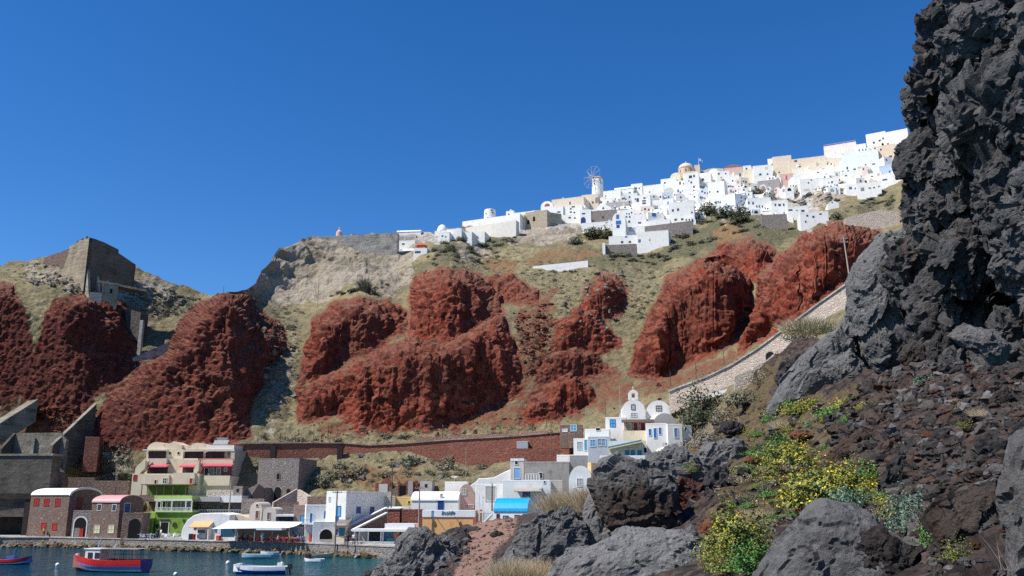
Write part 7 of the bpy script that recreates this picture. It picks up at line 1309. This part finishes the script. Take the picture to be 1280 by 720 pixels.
def loose_rocks():
    r = np.random.default_rng(66); protos = []; polys = [[(1060,480),(1120,450),(1200,440),(1280,450),(1280,600),(1130,640),(1090,600),(1000,560)], [(880,560),(960,520),(1060,520),(1000,640),(900,690),(860,650)], [(1100,630),(1280,620),(1280,720),(1180,720)]]
    mats_ = [RK_GREY, RK_GREY, RK_DARK, RK_BROWN, RK_RUST, RK_PALE]; nm = ['grey', 'grey', 'blackish', 'brown', 'rust coloured', 'pale grey']; k = 0
    while k < 96:
        poly = polys[r.integers(3) if k % 3 else 0]; q = np.array(poly); x, y = r.uniform(q[:, 0].min(), q[:, 0].max()), r.uniform(q[:, 1].min(), q[:, 1].max())
        if not inpoly(x, y, poly): continue
        i = k % 6; p = near_at(x, y); s = r.uniform(7, 20) * p[1] / F / 2
        v, f_ = ICO[4]; 
        if len(protos) < 6:
            o1, _ = facets(v * .9 + k * 5, 140, 1.2); o2, _ = facets(v * 2.6 + k, 141, 1.); d = 1 + .5 * o1 + .16 * o2 + .12 * fbm(v * 3, 4, 142); o = link('loose_rock', npmesh('loose_rock', v * d[:, None] * np.array([1.25, 1, .7]), f_, mats_[i])); protos.append(o)
        else: o = protos[i].copy(); C.objects.link(o)
        tag(o, f'{nm[i]} loose lava rock lying on the slope below the cliff', 'rock', f'{nm[i]} loose rocks on the lava slope'); o.location = (p[0], p[1], p[2] + s * .15); o.scale = (s, s * r.uniform(.8, 1.1), s * r.uniform(.7, 1.2)); o.rotation_euler = (r.uniform(-.3, .3), r.uniform(-.3, .3), r.uniform(0, 6.28)); k += 1
# ---- rubble: too many to count
def rubblemat(name, stops):
    m = M(name, .95, .15); r = m.n('NewGeometry').outputs['Random Per Island']; co = m.coord('World'); nz = m.noise(co, 8, 5, .7)
    m.col(m.mix(m.ramp(nz, [(.3, 0), (.7, .6)]), m.ramp(r, stops), (.03, .026, .024))); m.bump(nz, .06, 1); return m.m
SHAPES = []
for k in range(7):
    v, f = ICO[2]; o1, _ = facets(v * 1.1 + k * 9, 120, 1.2); d = 1 + .55 * o1 + .25 * fbm(v * 1.5 + k * 5, 3, 121); SHAPES.append((v * d[:, None] * np.array([1, 1, .72]), f))
def scatter(name, label, P_, S_, mat, sink=.33, seed=1):
    rg = np.random.default_rng(seed); V = []; Fc = []; o = 0
    for p, s in zip(P_, S_):
        v, f = SHAPES[rg.integers(7)]; a = rg.uniform(0, 2 * PI); ca, sa = math.cos(a), math.sin(a); t = rg.uniform(-.5, .5); ct, st_ = math.cos(t), math.sin(t); q = v * s * rg.uniform(.7, 1.3, 3)
        q = np.stack([q[:, 0], q[:, 1] * ct - q[:, 2] * st_, q[:, 1] * st_ + q[:, 2] * ct], 1); q = np.stack([q[:, 0] * ca - q[:, 1] * sa, q[:, 0] * sa + q[:, 1] * ca, q[:, 2]], 1)
        V.append(q + p + np.array([0, 0, s * (.5 - sink)])); Fc.append(f + o); o += len(v)
    ob = link(name, npmesh(name, np.concatenate(V), np.concatenate(Fc), mat)); return tag(ob, label, 'rubble', None, 'stuff')
loose_rocks()
rg = np.random.default_rng(77)
def samp_near(poly, n, lo, hi, pw=2.2):
    q = np.array(poly); out = []; sz = []
    while len(out) < n:
        x, y = rg.uniform(q[:, 0].min(), q[:, 0].max()), rg.uniform(q[:, 1].min(), q[:, 1].max())
        if not inpoly(x, y, poly): continue
        p = near_at(x, y); s = lo + (hi - lo) * rg.random() ** pw; out.append(p); sz.append(s * p[1] / F)
    return out, sz
P1, S1 = samp_near([(1060,495),(1088,476),(1130,462),(1200,460),(1290,460),(1290,600),(1200,620),(1130,640),(1090,590),(1060,560),(1030,540)], 2900, 1.2, 10, 4.2)
P2, S2 = samp_near([(900,500),(1000,500),(1060,520),(1080,600),(1150,660),(1000,660),(900,700),(860,660),(880,570)], 700, 1.5, 7, 3)
P3, S3 = samp_near([(1090,640),(1160,640),(1190,720),(1290,735),(1180,735)], 220, 2, 9, 2.5)
scatter('rubble', 'brown and dark broken lava rubble covering the slope under the cliff', P1 + P2 + P3, S1 + S2 + S3, rubblemat('lava_rubble', [(0, (.03, .027, .026)), (.35, (.062, .054, .05)), (.6, (.075, .052, .042)), (.78, (.10, .058, .042)), (.88, (.11, .106, .104)), (1, (.2, .185, .17))]))
P4, S4 = samp_near([(545,690),(590,660),(645,648),(650,660),(620,690),(600,720),(560,760),(520,740)], 420, .8, 3.2, 3)
P5, S5 = samp_near([(470,735),(500,700),(540,676),(600,656),(585,690),(560,720),(540,760),(480,760)], 260, 2, 8, 2)
scatter('path_stones', 'loose reddish stones strewn over the earth path', P4, S4, rubblemat('path_stone', [(0, (.16, .09, .07)), (.6, (.26, .17, .13)), (1, (.34, .27, .23))]), seed=2)
scatter('shore_rubble', 'dark broken rocks between the path and the water', P5, S5, rubblemat('shore_stone', [(0, (.03, .03, .03)), (.6, (.08, .075, .072)), (1, (.14, .13, .12))]), seed=3)
QP, QS = [], []
for i in range(620):
    px = rg.uniform(-40, 470); yq = quayY(px) - rg.uniform(-.3, 1.8); QP.append(np.array([ratio(px, 688) * yq, yq, rg.uniform(-.25, .18)])); QS.append(rg.uniform(.18, .62) * (1.25 if 30 < px < 120 else 1))
scatter('waterline_rocks', 'ochre weed-stained rocks along the foot of the stone quay', QP, QS, rubblemat('waterline_stone', [(0, (.07, .055, .03)), (.4, (.17, .125, .06)), (.75, (.22, .17, .09)), (1, (.3, .27, .22))]), seed=4)
# scree and blocks on the far slope, one mass
def samp_land(polys, n, lo, hi):
    out = []; sz = []
    while len(out) < n:
        poly = polys[rg.integers(len(polys))]; q = np.array(poly); x, y = rg.uniform(q[:, 0].min(), q[:, 0].max()), rg.uniform(q[:, 1].min(), q[:, 1].max())
        if not inpoly(x, y, poly): continue
        p = land_at(x, y); out.append(p); sz.append((lo + (hi - lo) * rg.random() ** 3) * p[1] / F)
    return out, sz
SCR = [[(380,520),(560,530),(660,500),(760,500),(840,480),(930,445),(900,480),(780,520),(650,545),(400,552)], [(640,390),(690,380),(690,440),(660,470)], [(50,510),(120,510),(120,550),(60,545)]]
a_, s_ = samp_land(SCR, 420, 1, 4.2); scatter('red_scree', 'red scoria blocks fallen at the foot of the red cliffs', a_, s_, rubblemat('scoria_block', [(0, (.07, .022, .015)), (.6, (.17, .045, .025)), (1, (.24, .10, .06))]), seed=6)
GRB = [[(150,360),(215,358),(250,380),(200,400),(170,385)], [(40,330),(100,325),(110,370),(30,360)], [(985,235),(1055,232),(1045,255),(985,262)], [(690,330),(800,335),(760,420),(700,400)], [(320,400),(370,400),(370,500),(330,520)], [(110,565),(155,560),(155,595),(110,590)], [(440,570),(620,565),(560,600),(400,605)]]
a_, s_ = samp_land(GRB, 520, 1, 4.5); scatter('hillside_stones', 'pale grey stones scattered among the dry grass of the hillside', a_, s_, rubblemat('hill_stone', [(0, (.14, .12, .10)), (.6, (.28, .25, .21)), (1, (.40, .37, .32))]), seed=7)
# ---- plants
def leaves(n, ext, size, seed, up=.3, lump=.35, flat=.0, hollow=.45):
    """n leaf-sized faces in an uneven mound of half-size ext (z from 0)"""
    r = np.random.default_rng(seed); d = r.normal(size=(n, 3)); d /= np.linalg.norm(d, axis=1)[:, None]; d[:, 2] = np.abs(d[:, 2])
    rad = (hollow + (1 - hollow) * r.random(n) ** .6) * (1 + lump * fbm(d * 2.2 + seed * 3.1, 3, 131) * 1.6); c = d * rad[:, None] * np.array(ext)
    nr = d + r.normal(size=(n, 3)) * .7 + np.array([0, 0, up]); nr /= np.linalg.norm(nr, axis=1)[:, None]; t = np.cross(nr, r.normal(size=(n, 3))); t /= np.linalg.norm(t, axis=1)[:, None]; b = np.cross(nr, t); s = size * r.uniform(.6, 1.4, n)[:, None]
    v = np.stack([c - t * s, c - b * s * .55, c + t * s, c + b * s * .55], 1).reshape(-1, 3); return v, np.arange(4 * n).reshape(n, 4)
def blades(n, h, rad, w_, seed, spread=.8):
    r = np.random.default_rng(seed); a = r.uniform(0, 2 * PI, n); b0 = np.stack([np.cos(a), np.sin(a), 0 * a], 1) * (rad * np.sqrt(r.random(n)))[:, None]; a2 = r.uniform(0, 2 * PI, n); tip = b0 * 1.15 + np.stack([np.cos(a2), np.sin(a2), 0 * a], 1) * (spread * h * r.random(n))[:, None]; tip[:, 2] = h * r.uniform(.5, 1.1, n)
    s = np.cross(tip - b0, r.normal(size=(n, 3))); s /= np.linalg.norm(s, axis=1)[:, None]; mid = (b0 + tip) / 2 + np.array([0, 0, .08 * h])
    v = np.stack([b0 - s * w_, b0 + s * w_, mid + s * w_ * .8, mid - s * w_ * .8, tip], 1).reshape(-1, 3); i = np.arange(n) * 5
    f = np.concatenate([np.stack([i, i + 1, i + 2, i + 3], 1), np.stack([i + 3, i + 2, i + 4, i + 4], 1)]); return v, f
def qmesh(name, v, f, mat):
    me = bpy.data.meshes.new(name); me.from_pydata([tuple(x) for x in v], [], [tuple(dict.fromkeys(map(int, q))) for q in f]); me.materials.append(mat); return me
L_GREY = leafmat('grey_green_leaf', (.09, .095, .06), (.17, .17, .11), (.24, .23, .16)); L_DRY = leafmat('dry_shrub_leaf', (.11, .095, .06), (.22, .185, .115), (.3, .26, .18)); L_DARK = leafmat('dark_green_leaf', (.035, .045, .022), (.075, .09, .042), (.115, .125, .065))
L_GREEN = leafmat('fresh_green_leaf', (.04, .10, .02), (.085, .20, .045), (.15, .28, .08)); L_OLIVE = leafmat('olive_green_leaf', (.09, .11, .02), (.18, .21, .045), (.27, .27, .08)); L_GLAUC = leafmat('bluish_grey_leaf', (.06, .11, .07), (.13, .21, .14), (.2, .29, .2)); L_STRAW = leafmat('straw', (.32, .25, .14), (.50, .40, .25), (.60, .50, .34))
F_YEL = leafmat('yellow_flower', (.55, .36, .01), (.75, .52, .01), (.8, .62, .03)); F_PUR = leafmat('purple_flower', (.2, .08, .22), (.3, .16, .32), (.25, .2, .2)); L_TWIG = leafmat('dead_twig', (.12, .09, .07), (.25, .2, .17), (.33, .29, .26)); F_RED = leafmat('red_flower', (.4, .06, .03), (.5, .12, .05), (.3, .1, .05))
BUSH = {}
for nm, mt in (('grey', L_GREY), ('dry', L_DRY), ('dark', L_DARK)):
    for k in range(3): v, f = leaves(650, (1, .9, .85), .115, 200 + k * 7 + len(nm), lump=.55); BUSH[nm, k] = qmesh('bush', v, f, mt)
def bushes(poly, n, lo, hi, kinds, label, group, seed, name='bush', cat='bush'):
    r = np.random.default_rng(seed); q = np.array(poly); k = 0; tries = 0
    while k < n and tries < 5000:
        tries += 1; x, y = r.uniform(q[:, 0].min(), q[:, 0].max()), r.uniform(q[:, 1].min(), q[:, 1].max())
        if not inpoly(x, y, poly): continue
        i = int(np.clip(round((x - US[0]) / 1.35), 0, len(US) - 1)); t = (y - LB) / (_sk[i] - LB); rr = int(np.clip(round(t * (NR - 1)), 0, NR - 1))
        if REDM[rr, i] > .3: continue
        p = WORLDG[rr, i]; s = (lo + (hi - lo) * r.random() ** 1.6) * p[1] / F / 2; me = BUSH[kinds[r.integers(len(kinds))], r.integers(3)]
        o = link(name, me, None, (p[0], p[1], p[2] - s * .15), r.uniform(0, 6.28)); o.scale = (s * r.uniform(.85, 1.25), s, s * r.uniform(.65, 1.0)); tag(o, label, cat, group); k += 1
bushes([(300,578),(480,580),(600,566),(700,558),(640,585),(560,602),(500,604),(440,606),(378,622),(375,600)], 62, 8, 24, ['grey', 'grey', 'dry'], 'rounded grey-green bush on the slope below the long red terrace wall', 'bushes below the long red terrace wall', 1)
bushes([(640,335),(780,322),(845,338),(800,400),(725,375),(700,425),(690,365)], 46, 3, 9, ['grey', 'dry'], 'small grey-green bush on the dry slope between the central red cliffs and the village', 'bushes on the dry slope above the red cliffs', 2)
bushes([(740,316),(800,316),(850,290),(885,268),(955,262),(990,286),(900,308),(780,338)], 64, 7, 17, ['dark', 'grey'], 'dark green shrub in the thick scrub just under the white village', 'dark shrubs under the white village', 3)
bushes([(525,325),(560,300),(640,286),(655,305),(600,332),(540,342)], 40, 6, 16, ['grey', 'dark'], 'green bush on the slope below the stub windmill', 'bushes below the stub windmill', 4)
bushes([(1000,292),(1045,268),(1115,238),(1117,258),(1055,262)], 22, 5, 12, ['dark', 'grey'], 'dark bush on the grassy slope at right end of the village', 'bushes at right end of the village', 6)
bushes([(150,365),(215,360),(262,378),(225,395),(185,392)], 14, 4, 9, ['grey', 'dry'], 'low bush on the stony hilltop right of the ruined fort', 'bushes right of the ruined fort', 7)
bushes([(300,540),(330,545),(450,546),(640,540),(700,532),(700,540),(640,546),(450,553),(310,553)], 22, 6, 15, ['grey', 'dry'], 'pale bush growing between the red cliff foot and the terrace wall', 'bushes at the foot of the red cliffs', 8)
bushes([(316,385),(360,385),(372,420),(350,470),(335,470)], 16, 5, 12, ['grey', 'dry'], 'bush in the grassy valley between left and central red cliffs', 'bushes in the valley between the red cliffs', 9)
bushes([(395,372),(500,352),(530,345),(440,372)], 10, 6, 14, ['dark', 'grey'], 'bush at the foot of the pale tuff cliff', 'bushes at the foot of the tuff cliff', 10)
def plant(name, label, cat, px, py, Y, wpx, hpx, parts, rz=0, group=None, ground=None, sink=.08):
    """parts: (part name, mesh builder(w, h) -> v, f, material)"""
    p = pt(px, py, Y); t = thing(name, label, cat, (p[0], p[1], p[2]), rz, group); W_, H_ = wpx * Y / F, hpx * Y / F
    for nm, fn, mt in parts:
        v, f = fn(W_, H_); o = link(nm, qmesh(nm, v, f, mt), t)
        if nm == 'flowers': o['kind'] = 'stuff'
    return t
def mound(n, size, seed, lump=.5): n = int(n * 1.5); return lambda w_, h_: leaves(n, (w_ / 2, w_ / 2.4, h_), size * w_, seed, lump=lump)
def heads(n, size, seed): n = int(n * 1.7); return lambda w_, h_: leaves(n, (w_ / 2 * 1.02, w_ / 2.4 * 1.02, h_ * 1.08), size * w_, seed, up=1., lump=.5, hollow=.85)
def stems(n, r_, seed): return lambda w_, h_: blades(n, h_ * .9, w_ * .35, r_ * w_, seed, .5)
plant('tree', 'big dark green bush beside the white steps right of the church', 'bush', 880, 532, 168, 60, 44, [('trunk', stems(40, .01, 2), L_TWIG), ('crown', mound(3000, .028, 31, .6), L_OLIVE if False else leafmat('bush_leaf', (.03, .04, .018), (.07, .085, .04), (.13, .135, .075)))])
plant('palm', 'spiky palm standing at the foot of the tuff cliff', 'palm', 456, 370, 258, 20, 24, [('trunk', stems(10, .03, 3), L_TWIG), ('fronds', lambda w_, h_: blades(260, h_, w_ * .1, .03 * w_, 5, .65), L_GREY)])
plant('tree', 'round dark shrub right of the spiky palm', 'shrub', 466, 371, 257, 14, 12, [('crown', mound(500, .06, 6), L_DARK)])
for (x, y, w_, h_, lab) in ((742, 296, 26, 11, 'dark green tree at left below the blue windowed barrel front'), (760, 297, 24, 13, 'dark green tree touching the blue windowed barrel front'), (720, 305, 20, 10, 'round grey-green tree below the grey knoll in the village'), (886, 268, 26, 14, 'dense dark tree, left of three under the pale blue house'), (905, 272, 24, 14, 'dense dark tree, middle of three under the pale blue house'), (926, 276, 26, 18, 'biggest dark tree of three under the pale blue house'), (948, 243, 20, 9, 'light green tree left under the grey stone house'), (962, 249, 18, 10, 'light green tree right under the grey stone house'), (1053, 232, 9, 6, 'small round bush between the white houses at right'), (1032, 238, 8, 5, 'small dark bush by the white house behind the grey rocks'), (1046, 272, 14, 7, 'green bush below the lone barrel chapel'), (1074, 278, 12, 8, 'dark bush in front of the pale village retaining wall')):
    plant('tree', lab, 'tree', x, y, landY(x, y) - 1.5, w_, h_, [('trunk', stems(14, .015, int(x)), L_TWIG), ('crown', mound(620, .055, int(x), .6), L_DARK if 'dark' in lab else L_GREY)])
def flower(label, px, py, Y, w_, h_, seed, nf_=260, leaf=L_OLIVE, fl=F_YEL, nl=1300, fsz=.012, lsz=.028, name='flowering_plant', cat='flowers'):
    t = plant(name, label, cat, px, py, Y, w_, h_, [('foliage', mound(nl, lsz, seed), leaf), ('flowers', heads(nf_, fsz, seed), fl)]); return t
def G(px, py): return float(near_at(px, py)[1])
flower('largest patch of yellow flowers, above the smooth grey bottom boulder', 1042, 634, 17.0, 122, 44, 1, 900, nl=4200, fsz=.0125, lsz=.021)
flower('tall yellow flowering clump right of the largest patch', 1080, 610, 17.8, 50, 34, 2, 220, L_GREEN, nl=900, fsz=.017)
flower('yellow flowers at the right end, just above the grey-green plant', 1112, 648, 12.6, 40, 24, 3, 70, fsz=.025, nl=300)
flower('yellow flowering bush left of the smooth grey bottom boulder', 920, 696, 15.2, 74, 56, 4, 420, nl=3400, fsz=.016)
flower('thin yellow flowers and grass below the orange rock', 898, 715, 14.6, 46, 34, 5, 90, nl=900, fsz=.018)
flower('yellow flowers in the middle of the slope', 985, 580, 25, 66, 28, 6, 300, fsz=.016)
flower('small yellow flowering clump above the reddish ground', 962, 600, 22.5, 36, 18, 7, 150, fsz=.02, nl=500)
flower('yellow flowers high on the slope below the long grey slab', 1000, 518, 36, 46, 14, 8, 200, fsz=.018)
flower('row of yellow flowers at the foot of the angular grey block', 1062, 512, 33, 50, 12, 9, 240, L_OLIVE, fsz=.016)
flower('yellow flowers left of the long grey slab', 962, 520, 42, 22, 12, 10, 90, fsz=.03, nl=400)
flower('yellow flowers on the bank below the big bush', 940, 545, 38, 24, 10, 11, 70, fsz=.025, nl=400)
flower('purple flowering bush above the rounded grey boulder', 884, 560, 40, 46, 18, 12, 420, L_GREY, F_PUR, fsz=.02, name='flowering_bush', cat='bush')
flower('tiny red flowering plant in the rubble slope', 1195, 508, 19, 12, 10, 13, 60, L_DARK, F_RED, nl=120, fsz=.05, lsz=.06)
def low_clumps():
    poly = [(885,700),(925,600),(950,545),(965,505),(1075,488),(1100,515),(1040,560),(1085,590),(1115,620),(1130,650),(1000,640),(960,690)]; r = np.random.default_rng(55); k = 0; protos = {}
    while k < 96:
        x, y = r.uniform(880, 1130), r.uniform(488, 712)
        if not inpoly(x, y, poly): continue
        kind = r.integers(3); p = near_at(x, y); s = r.uniform(14, 34) * p[1] / F
        lab, mt = [('low yellow-green flowering clump scattered over the flowery slope', L_OLIVE), ('low fresh green clump scattered over the flowery slope', L_GREEN), ('low dry tan clump scattered over the flowery slope', L_DRY)][kind]
        if kind not in protos:
            t = thing('plant_clump', lab, 'plant', p, 0, ['yellow-green clumps on the flowery slope', 'fresh green clumps on the flowery slope', 'dry tan clumps on the flowery slope'][kind]); v, f = leaves(600, (.5, .45, .3), .035, 800 + kind, lump=.7); link('foliage', qmesh('foliage', v, f, mt), t)
            if kind == 0: v, f = leaves(110, (.52, .47, .33), .022, 810, up=1., lump=.7, hollow=.85); o = link('flowers', qmesh('flowers', v, f, F_YEL), t); o['kind'] = 'stuff'
            protos[kind] = t
        else: t = copytree(protos[kind], p)
        t.rotation_euler[2] = r.uniform(0, 6.28); t.scale = (s, s, s * r.uniform(.7, 1.1)); k += 1
low_clumps()
def green(label, px, py, Y, w_, h_, seed, mt, n=1000, lsz=.03, name='leafy_plant', cat='plant'): return plant(name, label, cat, px, py, Y, w_, h_, [('foliage', mound(n, lsz, seed, .6), mt)])
green('dark green leafy plant at bottom between the flowers and the smooth boulder', 942, 716, 13.4, 62, 36, 21, L_GREEN, 1800, .026)
green('bluish grey-green plant in front of the largest yellow patch', 1058, 634, 15.2, 52, 22, 22, L_GLAUC, 1100)
green('large bluish leafy plant left of the flat topped block', 1138, 664, 11.6, 60, 44, 23, L_GLAUC, 1800, .026)
green('bright green leafy plant below the large bluish one', 1172, 684, 10.4, 52, 32, 24, L_GREEN, 1300, .03)
green('green and yellow plant at bottom near the red stone', 1195, 702, 9.4, 36, 22, 25, L_OLIVE, 700, .035)
green('pale green spiky plant alone in the rubble below the cliff', 1165, 484, 27, 40, 14, 26, L_GLAUC, 900, .03)
green('green bush among upper yellow flowers', 958, 572, 27, 34, 16, 27, L_GREEN, 800); green('dark green clump beside the middle yellow flowers', 1000, 600, 21.5, 26, 12, 28, L_OLIVE, 500)
green('green clump on the bank right of the rounded grey boulder', 975, 556, 30, 30, 16, 29, L_GREEN, 700); green('grassy green tuft between the grey pitted and rounded boulders', 865, 590, 31, 22, 14, 30, L_OLIVE, 500); green('small green plant right of the largest yellow patch', 1084, 598, 18, 26, 14, 31, L_GLAUC, 500)
green('green patch under the angular grey block', 1040, 520, 31, 40, 9, 32, L_GREEN, 700); green('dry olive shrub on the bank under the big green bush', 905, 530, 46, 40, 16, 33, L_DRY, 900); green('grey-green shrub left of the pitted boulder', 845, 566, 60, 40, 10, 34, L_DRY, 700); green('olive shrub at the top of the rocky bank', 925, 505, 52, 44, 18, 35, L_GREY, 900); green('dry shrub beside the cracked rock at the slab head', 955, 480, 56, 36, 16, 36, L_DRY, 700); green('grey shrub under the pale stairway wall', 1000, 425, 140, 40, 12, 37, L_GREY, 700); green('low green plant on the rubble near the right edge', 1205, 535, 16, 24, 9, 38, L_OLIVE, 300)
def grass(label, px, py, Y, w_, h_, seed, mt=L_STRAW, n=700, name='dry_grass', cat='grass clump', wd=.004): return plant(name, label, cat, px, py, Y, w_, h_, [('blades', lambda a, b_: blades(int(n * 1.8), b_, a * .45, wd * a * .5, seed, 1.0), mt)])
grass('wide straw coloured dry bush beside the blue vaulted house', 712, 650, 34, 66, 36, 41, n=2600, wd=.004); grass('second straw bush right against the huge boulder', 738, 640, 31, 40, 34, 42, n=1500); grass('straw coloured grass clump at the very bottom by the black boulder', 655, 735, 23, 80, 34, 43, n=2600); grass('dry grass tuft at the bottom left of the pale flat rock', 700, 735, 20, 40, 20, 44, n=900)
grass('bleached twiggy dead bush left of the flat topped block', 1165, 675, 11, 40, 46, 45, L_TWIG, 260, 'dead_bush', 'dead bush', .006); grass('pale dead twigs below the jagged black rock', 932, 632, 22, 34, 18, 46, L_TWIG, 200, 'dead_bush', 'dead bush', .008); grass('bleached twig at the bottom right edge', 1262, 712, 8.1, 24, 40, 47, L_TWIG, 14, 'dead_twig', 'twig', .02)
grass('dry grass on the slope above the reddish ground', 1010, 620, 19.5, 44, 16, 48, n=800); grass('dry grass tuft between rocks right of the orange rock', 940, 652, 19, 40, 16, 49, n=700); grass('dry yellow grass under the long grey slab', 985, 535, 36, 40, 12, 50, n=700); grass('dry grass at the foot of the angular block', 1030, 505, 40, 30, 10, 51, n=500); grass('straw grass on the bank under the pale stairway', 1010, 415, 120, 70, 16, 52, n=1500, wd=.006); grass('straw tuft in the rubble right of the tiny red flowers', 1222, 520, 18, 22, 12, 53, n=300)

# low scrub tufts over the slope: nobody could count them
def low_scrub(polys, n, lo, hi, mat, label, seed):
    a_, s_ = samp_land(polys, n, lo, hi); V = []; Fq = []; o = 0; base = [leaves(36, (1, 1, .7), .26, 700 + k, lump=.6) for k in range(6)]; r = np.random.default_rng(seed)
    for p, s in zip(a_, s_): v, f = base[r.integers(6)]; V.append(v * s * np.array([1, 1, r.uniform(.6, 1)]) + p - np.array([0, 0, s * .1])); Fq.append(f + o); o += len(v)
    ob = link('low_scrub', npmesh('low_scrub', np.concatenate(V), np.concatenate(Fq), mat)); tag(ob, label, 'scrub', None, 'stuff')
SL = [[(560,335),(640,325),(700,330),(690,380),(640,345)], [(690,335),(850,335),(800,400),(700,400)], [(640,400),(720,395),(690,450),(655,470)], [(300,560),(720,545),(600,600),(380,620)], [(320,390),(380,385),(372,520),(330,530)], [(840,480),(940,440),(1050,345),(1060,352),(950,450),(860,500)], [(740,318),(950,268),(1000,290),(880,320),(760,345)], [(1000,292),(1110,240),(1120,260),(1040,272)], [(520,345),(640,300),(660,320),(560,345)], [(150,362),(215,360),(255,385),(190,398)], [(0,332),(100,328),(150,372),(20,356)], [(100,560),(165,552),(165,600),(110,595)], [(380,535),(700,530),(700,545),(320,552)]]
low_scrub(SL, 1500, 1.2, 4.2, L_GREY, 'low grey-green scrub dotted all over the dry hillside', 1); low_scrub(SL, 900, 1.2, 4.5, L_DRY, 'low straw coloured dry scrub dotted all over the hillside', 2)
